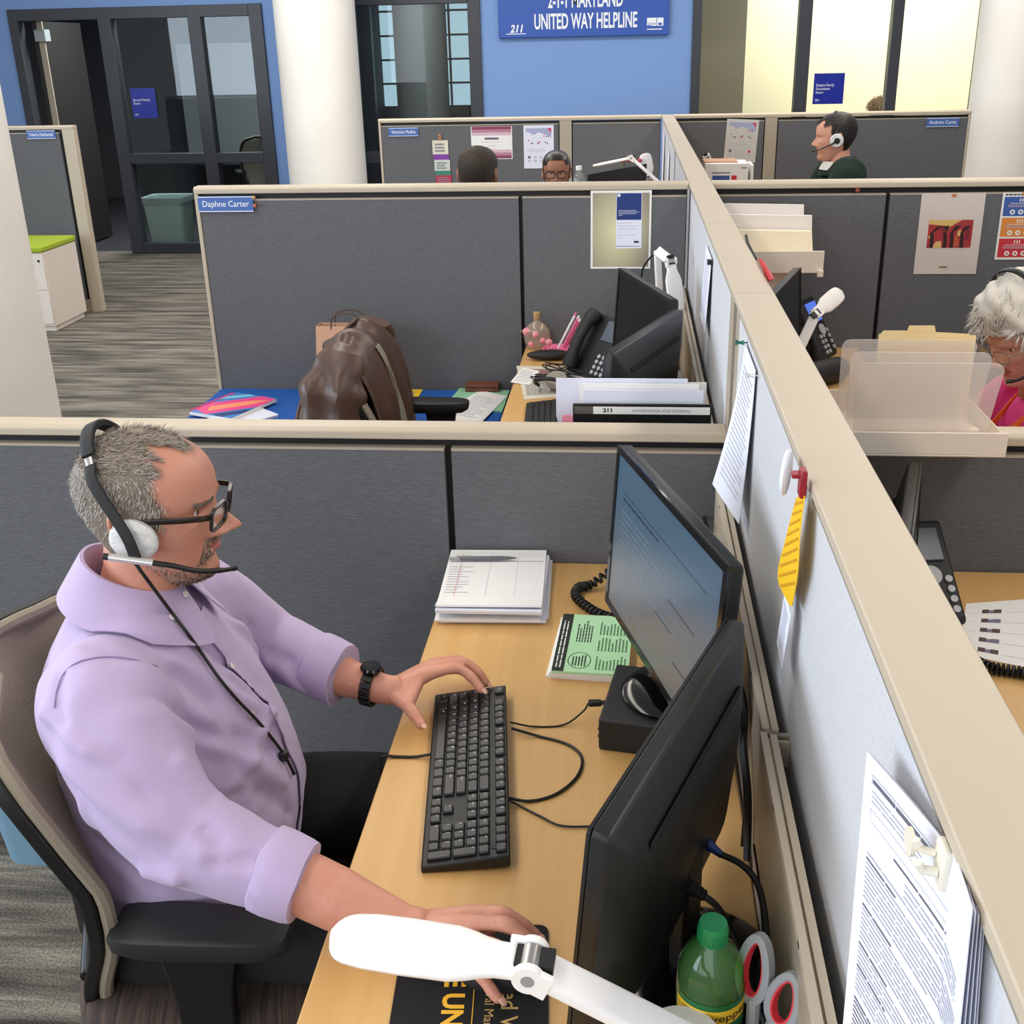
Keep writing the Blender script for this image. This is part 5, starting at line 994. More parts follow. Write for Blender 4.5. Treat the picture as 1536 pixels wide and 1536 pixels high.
# ---- bins, white cabinet with green cushion --------------------------------
def bin_(name, label, loc, w, d, h, m, rz=0, liner=False):
    t = thing(name, label, 'bin', loc, rz); rr = lambda k, z, e=0: [(x*k, y*k, z) for x, y in rrect(w, d, .05, 5)]
    mb = MB(); mb.loft([rr(.82, 0), rr(.84, .01), rr(1, h), rr(1.04, h), rr(1.04, h+.02), rr(.97, h+.02), rr(.8, .02)]); mb.build('bin', m, t)
    if liner: mb = MB(); mb.loft([rr(.93, h-.12), rr(.965, h+.018), rr(1.055, h+.026), rr(1.065, h-.03)], cap=False); mb.build('liner', glassy('bin_liner', (230, 240, 240), .5, .3, (214, 226, 226), .1), t)
bin_('recycling_bin', 'blue grey recycling bin on the carpet behind the office chair', (-1.36, 2.075, 0), .30, .20, .29, mat('bin_blue', (120, 156, 178), .5))
bin_('waste_bin', 'grey green waste bin with a white liner behind the dark glazing', (-4.575, 10.75, 0), .41, .34, .46, mat('bin_green', (188, 204, 196), .5), 0, True)
gc = thing('pedestal_cabinet', 'white pedestal cabinet with a green cushion beside the near column', 'cabinet', (-4.2, 7.40, 0))
mb = MB(); mb.box(-4.40, 7.19, .04, -3.995, 7.66, .555); mb.box(-4.38, 7.21, 0, -4.01, 7.64, .04); mb.build('body', M_cab, gc, world=True, bevel=.004)
for z0, z1 in ((.06, .29), (.30, .545)):
    mb = MB(); mb.box(-4.395, 7.178, z0, -4.0, 7.19, z1); mb.build('drawer_front', M_cab, gc, world=True, bevel=.002)
mb = MB(); mb.M = Matrix.Translation((-4.03, 7.177, .50)) @ Matrix.Rotation(R(90), 4, 'X'); mb.cyl(.009, 0, .003, 14); mb.build('lock', M_core, gc, world=True)
mb = MB(); mb.box(-4.405, 7.17, .556, -3.99, 7.665, .60); mb.build('cushion', mat('lime_cushion', (158, 176, 46), .85), gc, world=True, bevel=.012)
# inside the dark room
wbd = thing('whiteboard', 'grey whiteboard leaning in the dark room behind the glazing', 'whiteboard', (-5.0, 13.9, 0)); mb = MB(); mb.box(-5.55, 13.9, .5, -4.6, 13.93, 1.9); mb.build('board', mat('board_grey', (150, 152, 150), .4), wbd, world=True); mb = MB(); mb.box(-5.55, 13.86, .47, -4.6, 13.93, .5); mb.build('pen_tray', M_metal, wbd, world=True)
ch5 = chair('black office chair in the dark room behind the glazing', (-3.75, 11.3, 0), R(120))
# ================================================================= people
from mathutils.bvhtree import BVHTree
def skin(name, c, c2): return mat(name, c, .5, bump=('noise', 160, .12), var=(28, c2, .55))
M_skin = skin('skin_ruddy', (212, 152, 128), (196, 124, 102))
M_lip = mat('lips', (178, 104, 92), .5)
M_eyew = mat('eye_white', (232, 228, 222), .25); M_iris = mat('iris', (58, 44, 34), .2)
# z above the chin, front x, back x, half width
HEAD = [(-.012, .052, .006, .020), (-.006, .074, -.004, .030), (.0, .086, -.012, .036), (.012, .094, -.026, .043), (.028, .0905, -.042, .052), (.040, .092, -.054, .057), (.052, .0945, -.064, .061), (.066, .0935, -.074, .065), (.085, .094, -.086, .069),
        (.105, .093, -.098, .0725), (.120, .0915, -.105, .0745), (.135, .0965, -.109, .076), (.150, .0985, -.111, .0775), (.170, .0955, -.109, .0775), (.190, .086, -.101, .0725), (.206, .070, -.089, .063), (.220, .046, -.071, .048), (.229, .020, -.05, .031), (.235, -.008, -.026, .010)]
def G(x, s): return math.exp(-(x/s)**2)
def head_pt(z, t, k=None):
    k = k or {}
    xf, xb, w = cr(HEAD, z); w *= k.get('wide', 1); cx = min(max(-.012, xf*.35+xb*.65), xf*.62+xb*.38)
    n = 1.95+.45*min(1, max(0, (z-.03)/.06)); c, s = sup(t, n) if math.cos(t) > 0 else sup(t, 2.15)
    x = cx+(xf-cx)*c if c > 0 else cx+(cx-xb)*c; y = w*s
    if c > 0:
        f = min(1, c*1.6); ay = abs(y); d = 0
        nz = cr([(.066, 0), (.070, .004), (.074, .015), (.079, .0265), (.084, .0305), (.090, .0285), (.098, .0225), (.108, .0150), (.117, .0085), (.126, .004), (.136, 0)], z)[0] if .066 < z < .136 else 0
        sg = .0085+.0065*G(z-.078, .012); d += nz*k.get('nose', 1)*G(y, sg)
        d += .010*G(ay-.0165, .0065)*G(z-.0775, .0075)*k.get('nose', 1)             # nostril wings
        d -= .0115*G(ay-.031, .0135)*G(z-.1185, .0095)                               # eye sockets
        d += .0042*G(ay-.030, .022)*G(z-.136, .0075)                                 # brow
        d += .0040*G(ay-.043, .016)*G(z-.094, .014)-.003*G(ay-.05, .015)*G(z-.055, .02)
        d += .0052*G(z-.0605, .0042)*G(y, .019)+.0060*G(z-.0480, .0048)*G(y, .017)-.0055*G(z-.0540, .0019)*G(y, .021)-.003*G(z-.037, .006)*G(y, .02)
        d -= .0015*G(y, .004)*G(z-.067, .005)
        x += d*f
    return Vector((x, y, z))
def head_mesh(mb, HM, k=None, nz=110, nt=112, m=0, lip=1):
    z0, z1 = -.012, .235; zs = []
    for i in range(nz+1):
        u = i/nz; zs.append(z0+(z1-z0)*(u-.06*math.sin(2*PI*u)))
    rings = []
    for z in zs: rings.append([HM @ head_pt(z, 2*PI*j/nt-.42*math.sin(2*PI*j/nt), k) for j in range(nt)])
    o = len(mb.f); mb.loft(rings, True, m)
    for q in range(o, len(mb.f)):
        i = (q-o)//nt
        if i < nz:
            j = (q-o) % nt; z = zs[i]; p = head_pt(z, 2*PI*j/nt-.42*math.sin(2*PI*j/nt), k)
            if .0425 < z < .064 and p.x > .05 and abs(p.y) < .0245-.8*abs(z-.054)**1.0*1.2: mb.mi[q] = lip
    for s in (-1, 1):                                                                    # eyes
        xs = head_pt(.1185, .33, k).x
        c = Vector((xs-.0085, s*.0315, .1185)); mb.M = HM @ Matrix.Translation(c); mb.ell((0, 0, 0), (.0118, .0118, .0118), 16, 10, 2); mb.M = HM @ Matrix.Translation(c+Vector((.0099, -s*.0005, -.001))); mb.ell((0, 0, 0), (.0024, .0052, .0052), 12, 6, 3)
        mb.M = HM @ Matrix.Translation(c)                                                # lids
        for a0, a1 in ((R(18), R(100)), (R(-100), R(-28))):
            mb.grid(lambda u, v: Vector((.0132*math.cos(a0+(a1-a0)*v)*math.cos((u-.5)*2.4), .0135*math.cos(a0+(a1-a0)*v)**.3*math.sin((u-.5)*2.4) if math.cos(a0+(a1-a0)*v) > 0 else 0, .0132*math.sin(a0+(a1-a0)*v))), 10, 6, m)
        e = [(1.0, -.004), (1.03, .006), (.98, .012), (.85, .013), (.72, .009), (.55, .005), (.3, .004), (.05, .006)]   # ear
        mb.M = HM @ Matrix.Translation((k.get('ear', -.012) if k else -.012, s*(.0715*k.get('wide', 1) if k else .0715), .112)) @ Matrix.Rotation(R(-12), 4, 'Y') @ Matrix.Rotation(R(22)*-s, 4, 'Z')
        mb.loft([[(.019*r*math.cos(a)*(1+.12*math.sin(a)), s*d, .032*r*math.sin(a)) for a in [2*PI*i/20 for i in range(20)]] for r, d in e], True, m)
    mb.M = Matrix.Identity(4)
def strands(mb, HM, rnd, n, mask, length, flow, k=None, width=.0011, nm=3, lift=.35, zr=(.0, .234), jit=.25, base=.0):
    """short hairs rooted on the head surface, combed along flow(p)"""
    done = 0; tries = 0
    while done < n and tries < n*12:
        tries += 1; z = rnd.uniform(*zr); t = rnd.uniform(0, 2*PI)
        p = head_pt(z, t, k)
        if z > .19 and rnd.random() > (.235-z)/.045+.25: pass
        if not mask(p, rnd): continue
        c = Vector((-.01, 0, .12)); nrm = (p-c).normalized(); f = Vector(flow(p)); f = f-nrm*f.dot(nrm); f = f.normalized() if f.length > 1e-6 else Vector((1, 0, 0))
        f = (f+Vector((rnd.gauss(0, jit), rnd.gauss(0, jit), rnd.gauss(0, jit)))).normalized(); L = length*rnd.uniform(.6, 1.2); s = f.cross(nrm).normalized()*width
        r0 = p+nrm*base; m1 = r0+f*(L*.5)+nrm*(L*lift*.8); tp = r0+f*L+nrm*(L*lift*.6)
        mb.add([HM @ (r0-s), HM @ (r0+s), HM @ (m1+s*.8), HM @ (m1-s*.8), HM @ tp], [(0, 1, 2, 3), (3, 2, 4)], rnd.randrange(nm)); done += 1
def hair_shell(mb, HM, inside, off, k=None, nz=70, nt=96, m=0, noise=0, rnd=random):
    zs = [.0+.2348*i/nz for i in range(nz+1)]; P = {}
    for i, z in enumerate(zs):
        for j in range(nt):
            p = head_pt(z, 2*PI*j/nt, k); n = (p-Vector((-.01, 0, .12))).normalized(); P[i, j] = (p, p+n*(off(p)+noise*rnd.random()))
    ids = {}; vs = []; fs = []
    def vid(i, j):
        if (i, j) not in ids: ids[i, j] = len(vs); vs.append(HM @ P[i, j][1])
        return ids[i, j]
    for i in range(nz):
        for j in range(nt):
            q = [(i, j), (i, (j+1) % nt), (i+1, (j+1) % nt), (i+1, j)]
            if all(inside(P[a][0]) for a in q): fs.append([vid(*a) for a in q])
    if inside(P[nz, 0][0]): fs.append([vid(nz, j) for j in range(nt)])
    mb.add(vs, fs, m)
def finger(mb, J, r0, r1):
    P = spline(J, 5); n = len(P); rs = [(r0+(r1-r0)*i/(n-1))*(1+.06*math.cos(2*PI*3*i/(n-1))) for i in range(n)]; rs[-1] *= .62; P.append(P[-1]+(P[-1]-P[-2])*.35); rs.append(rs[-1]*.45)
    mb.tube(P, rs, 12); mb.ell(P[0], (r0, r0, r0), 10, 6)
def hand(mb, W, mcps, fingers, thumb, r=.0097, wr=(.0265, .020)):
    """palm from the wrist to the knuckles, four jointed fingers and a thumb"""
    W = Vector(W); M = [Vector(m) for m in mcps]
    for i, m in enumerate(M): mb.tube([W.lerp(m, .02)+(m-M[1])*.25, W.lerp(m, .35)+(m-M[1])*.12, W.lerp(m, .7), m, m+(m-W)*.08], [.0155, .0150, .0140, .0115, .009], 12); 
    for a, b in zip(M, M[1:]): mb.tube([W.lerp(a.lerp(b, .5), .1), a.lerp(b, .5).lerp(W, .16)], [.017, .0115], 10)
    for m, f, k in zip(M, fingers, (1, 1.03, .97, .84)): finger(mb, [m]+list(f), r*k*1.08, r*k*.86)
    T = [Vector(t) for t in thumb]; finger(mb, [W.lerp(T[0], .4)]+T, .0145, .0088); mb.tube([T[0], T[1], W.lerp(M[0], .75)], [.014, .0125, .010], 10); mb.tube([T[0].lerp(T[1], .3), W.lerp(M[0], .62)], [.0135, .0125], 10); mb.tube([T[0].lerp(T[1], .7), W.lerp(M[0], .74)], [.011, .0115], 10)
def finish_body(mb, root, voxel, smooth, sk):
    me = remesh(mb, voxel, smooth); return me
# ---------------------------------------------------------------- the man in the lilac shirt
def man():
    root = thing('person', 'man in a lilac shirt typing at the front desk, wearing glasses and a headset', 'person', (-.70, 1.39, 0))
    HM = Matrix.Translation((-.681, 1.392, 1.110)) @ Matrix.Rotation(R(6), 4, 'Z') @ Matrix.Rotation(R(2), 4, 'Y') @ Matrix.Scale(.925, 4)
    K = {'wide': 1.02, 'nose': 1.36, 'ear': -.024}
    # body: head, neck, arms, hands and a trunk under the clothes, one mesh
    b = MB(); head_mesh(b, HM, K)
    nk = [HM @ Vector(q) for q in ((-.022, 0, .085), (-.022, 0, .05), (-.024, 0, .015), (-.03, 0, -.02))]+[Vector((-.735, 1.385, 1.03))]
    b.tube(nk, [.050, .0545, .057, .061, .07], 28)
    g = MB()
    RW = (-.268, 1.068, .776)
    hand(g, RW, [(-.186, 1.084, .789), (-.180, 1.062, .794), (-.186, 1.041, .789), (-.195, 1.022, .780)],
         [[(-.148, 1.082, .793), (-.121, 1.076, .781), (-.101, 1.069, .7665)], [(-.140, 1.059, .797), (-.117, 1.053, .784), (-.101, 1.048, .771)],
          [(-.150, 1.030, .789), (-.129, 1.019, .775), (-.116, 1.012, .762)], [(-.168, 1.001, .774), (-.152, .990, .760), (-.141, .983, .751)]],
         [(-.246, 1.092, .768), (-.212, 1.103, .760), (-.183, 1.099, .753), (-.162, 1.088, .751)])
    g.tube(spline([(-.53, 1.11, .845), (-.44, 1.096, .828), (-.36, 1.082, .802), (-.30, 1.072, .784), (-.268, 1.068, .778), (-.245, 1.067, .778)], 4), [.034]*4+[.040, .0425, .043, .0425]+[.042, .0395, .037, .035]+[.033, .031, .0295, .028]+[.027, .0265, .026, .025]+[.022], 20, flat=.9)
    LW = (-.402, 1.590, .789)
    hand(g, LW, [(-.332, 1.622, .806), (-.322, 1.643, .808), (-.327, 1.664, .802), (-.338, 1.681, .790)],
         [[(-.291, 1.640, .806), (-.264, 1.636, .791), (-.243, 1.622, .771)], [(-.283, 1.662, .805), (-.256, 1.662, .785), (-.240, 1.656, .762)],
          [(-.292, 1.682, .797), (-.268, 1.684, .775), (-.256, 1.680, .754)], [(-.308, 1.698, .781), (-.290, 1.704, .762), (-.280, 1.703, .748)]],
         [(-.387, 1.575, .788), (-.362, 1.552, .783), (-.344, 1.535, .772), (-.331, 1.520, .764)])
    g.tube(spline([(-.63, 1.645, .835), (-.53, 1.62, .812), (-.46, 1.602, .798), (-.402, 1.590, .790), (-.38, 1.596, .792)], 4), [.042, .044, .044, .043, .042, .040, .038, .035, .032, .030, .0285, .027, .0265, .026, .0255, .025, .022], 20, flat=.9)
    me = remesh(g, .0023, 7); from_mesh(b, me, 0)
    for J, P, r in (((-.121, 1.076, .781), (-.101, 1.069, .7665), .0085), ((-.117, 1.053, .784), (-.101, 1.048, .771), .0085), ((-.152, .990, .760), (-.141, .983, .751), .0072), ((-.344, 1.535, .772), (-.331, 1.520, .764), .0088), ((-.264, 1.636, .791), (-.243, 1.622, .771), .0085), ((-.256, 1.662, .785), (-.240, 1.656, .762), .0085)):
        J, P = Vector(J), Vector(P); d = (P-J).normalized(); u = Vector((0, 0, 1)); u = (u-d*u.dot(d)).normalized(); b.M = frame(P+u*r*.72+d*.001, d, u.cross(d)); b.ell((0, 0, 0), (.0066, .0050, .0012), 12, 6, 4)
    b.M = Matrix.Identity(4)
    b.loft([[(-.72+a*math.cos(t), 1.385+w*math.sin(t), z) for t in [2*PI*i/28 for i in range(28)]] for z, a, w in ((.5, .10, .15), (.65, .11, .15), (.8, .105, .15), (.92, .095, .16), (1.0, .075, .12), (1.05, .055, .06))])
    for P in (((-.69, 1.22, .99), (-.53, 1.11, .845)), ((-.71, 1.56, .975), (-.63, 1.645, .835)), ((-.72, 1.22, .99), (-.72, 1.55, .98))): b.tube(P, [.038, .034], 14)
    # thumb nails / finger nails
    b.build('body', [M_skin, M_lip, M_eyew, M_iris, mat('nail', (222, 170, 152), .3)], root, world=True, smooth=180)
    # hair and beard
    rnd = random.Random(21); GR = [mat('hair_grey', (166, 156, 146), .6), mat('hair_dark', (128, 115, 102), .6), mat('hair_light', (196, 190, 182), .6)]
    def hl(p):
        """+ inside the hair"""
        ay = abs(p.y)
        if p.z > .186: return .068-.058*G(ay-.040, .017)-(.03 if ay > .055 else 0)-p.x
        if p.z > .105: return min(.030+.012*G(p.z-.135, .02)-p.x+(.0 if p.z > .12 else 0), p.z-(.100 if p.x > -.01 else .095-.25*max(0, -.01-p.x)) if p.x > -.045 else 9)
        return (-.03-p.x) if p.z > .05+.25*max(0, p.x+.09) else -1
    mb = MB(); hair_shell(mb, HM, lambda p: hl(p) > .002, lambda p: .0012+.0035*min(1, max(0, hl(p))/.03), K, m=1)
    def flow(p):
        k = min(1, max(0, (p.z-.155)/.055)); return (-.35+1.25*k, 0, -1+1.2*k)
    strands(mb, HM, rnd, 11000, lambda p, r: hl(p) > r.uniform(-.006, .012), .010, flow, K, .0006, 3, .26, (.05, .232), .18, .002)
    strands(mb, HM, rnd, 1600, lambda p, r: p.z > .19 and hl(p) > r.uniform(-.004, .01), .017, lambda p: (1, 0, .1), K, .0008, 2, .5, (.19, .2345), .25, .001)
    def brow(p, r): return abs(abs(p.y)-.030-.3*(0)) < .021 and abs(p.z-.134-.10*(.03-abs(p.y))*-.6) < .0045 and p.x > .04
    strands(mb, HM, rnd, 500, brow, .007, lambda p: (0, 1 if p.y > 0 else -1, .1), K, .0006, 2, .3, (.125, .145), .2)
    mb.build('hair', GR, root, world=True, recalc=False)
    mb = MB()
    def beard(p, r):
        if p.x < .0: return False
        mu = .0625 < p.z < .0735 and abs(p.y) < .030 and p.x > .05
        ch = p.z < .040-.5*max(0, abs(p.y)-.02) and p.x > .035 and not (.041 < p.z)
        gt = abs(abs(p.y)-.027) < .006 and .03 < p.z < .066 and p.x > .05
        jw = p.z < .050-.55*max(0, p.x-.0) and r.random() < .8
        return mu or gt or ch or jw
    strands(mb, HM, rnd, 10500, beard, .0075, lambda p: (.15, 0, -1), K, .00075, 3, .28, (-.011, .075), .25)
    mb.build('beard', [mat('beard_grey', (158, 142, 128), .7), mat('beard_brown', (124, 98, 80), .7), mat('beard_white', (196, 186, 174), .7)], root, world=True, recalc=False)
    # shirt
    YW = R(12); cy, sy = math.cos(YW), math.sin(YW)
    TOR = [(.578, -.698, .140, .19), (.588, -.696, .151, .198), (.605, -.693, .157, .200), (.66, -.688, .167, .198), (.74, -.688, .177, .196), (.82, -.694, .165, .198), (.90, -.712, .150, .203), (.96, -.728, .135, .203), (1.0, -.734, .118, .190), (1.03, -.736, .100, .158), (1.055, -.735, .083, .115), (1.075, -.730, .073, .085), (1.095, -.722, .068, .073)]
    def tor(z, t, e=0):
        cx, a, w = cr(TOR, z); c, s = sup(t, 2.3); lx, ly = (a+e)*c, (w+e)*s
        return Vector((cx+lx*cy-ly*sy, 1.385+lx*sy+ly*cy, z))
    g = MB(); n = 48; g.loft([[tor(.578+(1.095-.578)*i/30, 2*PI*j/n) for j in range(n)] for i in range(31)])
    RS = spline([(-.73, 1.27, .985), (-.70, 1.215, .985), (-.655, 1.165, .945), (-.60, 1.128, .89), (-.545, 1.108, .852)], 5); g.tube(RS, [.085, .088, .090, .090, .090, .089, .087, .085, .083, .081, .079, .077, .075, .073, .071, .069, .067, .065, .062, .060, .058], 28)
    RF = spline([(-.565, 1.113, .862), (-.51, 1.104, .850), (-.455, 1.096, .834), (-.412, 1.090, .822)], 5); g.tube(RF, [.059, .061, .061, .060, .059, .0575, .056, .0545, .053, .052, .051, .050, .0495, .049, .0485, .048], 28)
    LS = spline([(-.735, 1.50, .975), (-.725, 1.565, .965), (-.695, 1.615, .915), (-.655, 1.645, .862), (-.625, 1.648, .836)], 5); g.tube(LS, [.082, .085, .086, .086, .086, .085, .084, .083, .082, .080, .078, .076, .074, .072, .070, .068, .066, .065, .064, .063, .062], 28)
    LF = spline([(-.645, 1.65, .842), (-.59, 1.640, .828), (-.53, 1.622, .815), (-.492, 1.610, .807)], 5); g.tube(LF, [.060, .062, .062, .061, .060, .059, .057, .056, .055, .054, .053, .052, .0515, .051, .051, .051], 28)
    me = remesh(g, .0052, 5); V = arr(me); Nn = vnorm(me)
    tree = BVHTree.FromPolygons([tuple(v) for v in V], [tuple(p.vertices) for p in me.polygons])
    def hit(px, py, off=0):
        d = (at(px, py, z=-9)-CAM).normalized(); loc, nr, i, dist = tree.ray_cast(CAM, d)
        return (loc+(nr if nr.dot(d) < 0 else -nr)*off) if loc else None
    folds = [((185, 1000), (330, 1095), .016, .007), ((235, 985), (395, 1075), .014, .006), ((190, 1070), (350, 1130), .018, .006), ((160, 1120), (300, 1240), .016, -.004), ((255, 1130), (345, 1205), .016, .006), ((362, 1190), (325, 1295), .012, -.009), ((345, 1180), (300, 1285), .014, .008),
             ((385, 1215), (350, 1300), .013, .007), ((335, 1300), (395, 1285), .010, -.003), ((400, 1200), (430, 1290), .012, .004), ((300, 1235), (335, 1268), .012, -.004),
             ((70, 1085), (235, 1205), .011, -.008), ((85, 1130), (245, 1255), .012, .007), ((95, 1160), (240, 1290), .010, -.006), ((120, 1200), (265, 1335), .012, .006), ((135, 1250), (250, 1340), .012, -.006), ((60, 1060), (150, 1140), .012, .006), ((280, 1320), (210, 1300), .014, .006),
             ((170, 945), (290, 980), .014, .005), ((120, 960), (250, 955), .016, .004), ((300, 960), (400, 1060), .012, -.006), ((330, 990), (425, 1110), .010, .006), ((345, 1100), (420, 1130), .014, -.006), ((350, 1130), (430, 1180), .014, .006), ((400, 1060), (360, 1165), .014, .006), ((380, 1180), (440, 1225), .012, -.006),
             ((345, 930), (400, 1000), .014, .006), ((370, 930), (440, 1000), .012, -.005), ((390, 985), (470, 1040), .012, .005), ((400, 1020), (440, 1055), .010, -.006), ((120, 870), (260, 925), .014, .003), ((250, 1000), (330, 1060), .012, -.005), ((210, 1040), (340, 1115), .011, -.006), ((90, 1000), (100, 1100), .012, -.004)]
    D = np.zeros(len(V))
    for a, c, w, amp in folds:
        A, B = hit(*a), hit(*c)
        if A is None or B is None or (A-B).length > .45: continue
        A, B = np.array(A), np.array(B); AB = B-A; t = np.clip(((V-A) @ AB)/(AB @ AB), 0, 1); Q = A+t[:, None]*AB; bow = np.sin(np.pi*t)*.012
        d = np.sqrt(((V-Q)**2).sum(1)+1e-9); D += 1.7*amp*np.exp(-((d-bow*.3)/(w*.8))**2)*np.clip(np.minimum(t, 1-t)*5+.25, 0, 1)
    D += .0022*np.sin(V[:, 0]*70+V[:, 2]*55+3*np.sin(V[:, 1]*30))*np.sin(V[:, 1]*48-V[:, 2]*33)
    V2 = V+Nn*D[:, None]; me.vertices.foreach_set('co', V2.ravel())
    tree = BVHTree.FromPolygons([tuple(v) for v in V2], [tuple(p.vertices) for p in me.polygons])
    M_shirt = mat('lilac_cotton', (186, 167, 203), .8, bump=('noise', 420, .08), sheen=.25); M_shd = mat('lilac_seam', (150, 130, 172), .85)
    s = MB(); from_mesh(s, me, 0)
    extra = []
    for CF, r0 in ((RF, .0495), (LF, .0525)):                                             # rolled cuffs
        d = (CF[-1]-CF[-4]).normalized(); P = [CF[-1]-d*.052, CF[-1]-d*.048, CF[-1]-d*.03, CF[-1]-d*.004, CF[-1]+d*.006, CF[-1]+d*.007, CF[-1]-d*.0]
        k = MB(); k.tube(P, [r0+.0005, r0+.0055, r0+.0065, r0+.005, r0+.003, r0-.006, r0-.010], 30, cap=False)
        k.v = [p+Vector((.0012*math.sin(p.z*90+p.y*60), .0012*math.sin(p.x*80+p.z*50), .0012*math.sin(p.y*95+p.x*40))) for p in k.v]; extra.append(('cuff', k))
    # collar: standing band and folded leaf
    cn = Vector((-.722, 1.385, 0)); N_ = 40
    def col(u, v):
        kk = max(0, (v-.5)/.5); t = PI+(u-.5)*2*R(170-15*kk); ca, sa = math.cos(t), math.sin(t); fr = .5+.5*ca; top = 1.137-.060*fr; 
        r_in, drop = .0600, .056+.028*max(0, fr)**4
        if v < .35: k = v/.35; r, z = r_in+.008*(1-k), top-.055*(1-k)
        elif v < .5: k = (v-.35)/.15; r, z = r_in+.006*k, top+.003*math.sin(PI*k)
        else: k = (v-.5)/.5; r, z = r_in+.006+.037*k+.012*fr*k, top-drop*k
        lx, ly = r*ca*(1.02+.10*fr), r*sa
        p = Vector((cn.x+lx*cy-ly*sy, cn.y+lx*sy+ly*cy, z+.010))
        if v > .55:
            loc, nr, i, d = tree.find_nearest(p); sd = (p-loc).dot(nr); want = .0045+.006*math.sin(PI*min(1, (v-.5)/.5))
            if sd < want: p = p+nr*(want-sd)
        return tuple(p)
    k = MB(); k.sheet(col, N_, 18, .0022); extra.append(('collar', k))
    def placket(u, v):
        z = 1.035-.40*v; p = tor(z, .16*(u-.5)*1.5, .006); 
        loc, nr, i, d = tree.find_nearest(p); return tuple(loc+nr*.0035)
    k = MB(); k.sheet(placket, 4, 40, .002); extra.append(('placket', k))
    # chest pocket edge
    vv, ff = list(s.v), list(s.f)
    for nm, k in extra: ff += [[i+len(vv) for i in f] for f in k.f]; vv += k.v
    tree = BVHTree.FromPolygons([tuple(v) for v in vv], ff)
    so = s.build('shirt', [M_shirt], root, world=True, smooth=180)
    for nm, k in extra: k.build(nm, M_shirt, so, world=True, smooth=50)
    but = []
    for px, py in ((257, 926), (277, 892), (347, 1000), (376, 1072)):
        h = hit(px, py, .004)
        if h: but.append(h)
    but[0:0] = []
    for h in but:
        mb = MB(); loc, nr, i, d = tree.find_nearest(h); nr = nr if nr.dot(CAM-h) > 0 else -nr; mb.M = Matrix.Translation(h-nr*.003) @ nr.to_track_quat('Z', 'Y').to_matrix().to_4x4(); mb.lathe([(.0035, 0), (.0052, .0005), (.0052, .002), (.0035, .0026), (.003, .0018), (0, .0018)], 14); mb.build('button', mat('shirt_button', (226, 216, 214), .4), so, world=True)
    # seam of the sleeve
    P = [hit(x, y, .001) for x, y in ((82, 1062), (86, 1035), (97, 1010), (115, 995), (140, 988), (168, 986), (200, 990), (235, 1000))]; P = [p for p in P if p]
    if len(P) > 2: mb = MB(); mb.tube(spline(P, 4), .0011, 6); mb.build('sleeve_seam', M_shd, so, world=True)
    # trousers and shoes
    M_tr = mat('black_wool', (22, 22, 24), .85, bump=('noise', 60, .2)); g = MB()
    g.loft([[(-.705+a*c, 1.385+w*s_, z) for c, s_ in [sup(2*PI*i/32, 2.6) for i in range(32)]] for z, a, w in ((.497, .12, .175), (.51, .13, .19), (.55, .135, .192), (.60, .13, .185))])
    for P, rs in ((((-.72, 1.29, .575), (-.52, 1.262, .585), (-.32, 1.25, .575), (-.265, 1.25, .52), (-.27, 1.25, .3), (-.29, 1.25, .09)), (.088, .086, .074, .066, .06, .055)), (((-.73, 1.49, .575), (-.54, 1.54, .588), (-.36, 1.572, .575), (-.30, 1.58, .52), (-.29, 1.585, .3), (-.30, 1.585, .09)), (.088, .086, .075, .066, .06, .055))):
        Q = spline(P, 5); g.tube(Q, [rs[min(i//5, 5)]+(rs[min(i//5+1, 5)]-rs[min(i//5, 5)])*(i % 5)/5 for i in range(len(Q))], 22)
    me = remesh(g, .008, 5); t = MB(); from_mesh(t, me); t.build('trousers', M_tr, root, world=True, smooth=180)
    for y in (1.25, 1.585):
        mb = MB(); mb.loft([[(-.235+.135*c*k, y+.048*s_*k*(1-.1*c), z) for c, s_ in [sup(2*PI*i/26, 2.4) for i in range(26)]] for z, k in ((.003, .98), (.02, 1.02), (.025, .98), (.06, .85))]+[[(-.285+.065*c, y+.045*s_, z) for c, s_ in [sup(2*PI*i/26, 2.4) for i in range(26)]] for z in (.09, .11)]); mb.build('shoe', M_blk, root, world=True)
    # eyeglasses
    gl = thing('eyeglasses', 'dark tortoiseshell eyeglasses worn by the man in the lilac shirt', 'glasses', HM.translation); M_tort = mat('tortoiseshell', (20, 14, 11), .3, var=(60, (58, 34, 18), .5))
    for s in (-1, 1):
        F = HM @ Matrix.Translation((.1105, s*.0335, .1135)) @ Matrix.Rotation(R(9)*s*1.0, 4, 'Z') @ Matrix.Rotation(R(8), 4, 'Y')
        mb = MB(); mb.M = F; o = rrect(.054, .037, .011, 5); P = [Vector((0, x, y)) for x, y in o]+[Vector((0, *o[0]))]; mb.sweep(P, [(-.0026, -.0020), (.0026, -.0020), (.0026, .0020), (-.0026, .0020)], up=(1, 0, 0), cap=False); fr = mb.build('frame', M_tort, gl, world=True)
        mb = MB(); mb.M = F; mb.loft([[(d, x*.955, y*.94) for x, y in o] for d in (-.0006, .0006)]); mb.build('lens', glassy('lens_glass', (252, 252, 252), .0, .01, (255, 255, 255), .12), gl, world=True)
        mb = MB(); mb.M = HM; P = spline([(.107, s*.0605, .1235), (.100, s*.0705, .1245), (.06, s*.0785, .1235), (.0, s*.0815, .1215), (-.022, s*.0815, .115), (-.036, s*.080, .098)], 5); mb.sweep(P, rrect(.0095, .0032, .0012, 2), up=(0, 0, 1)); mb.build('temple', M_tort, gl, world=True)
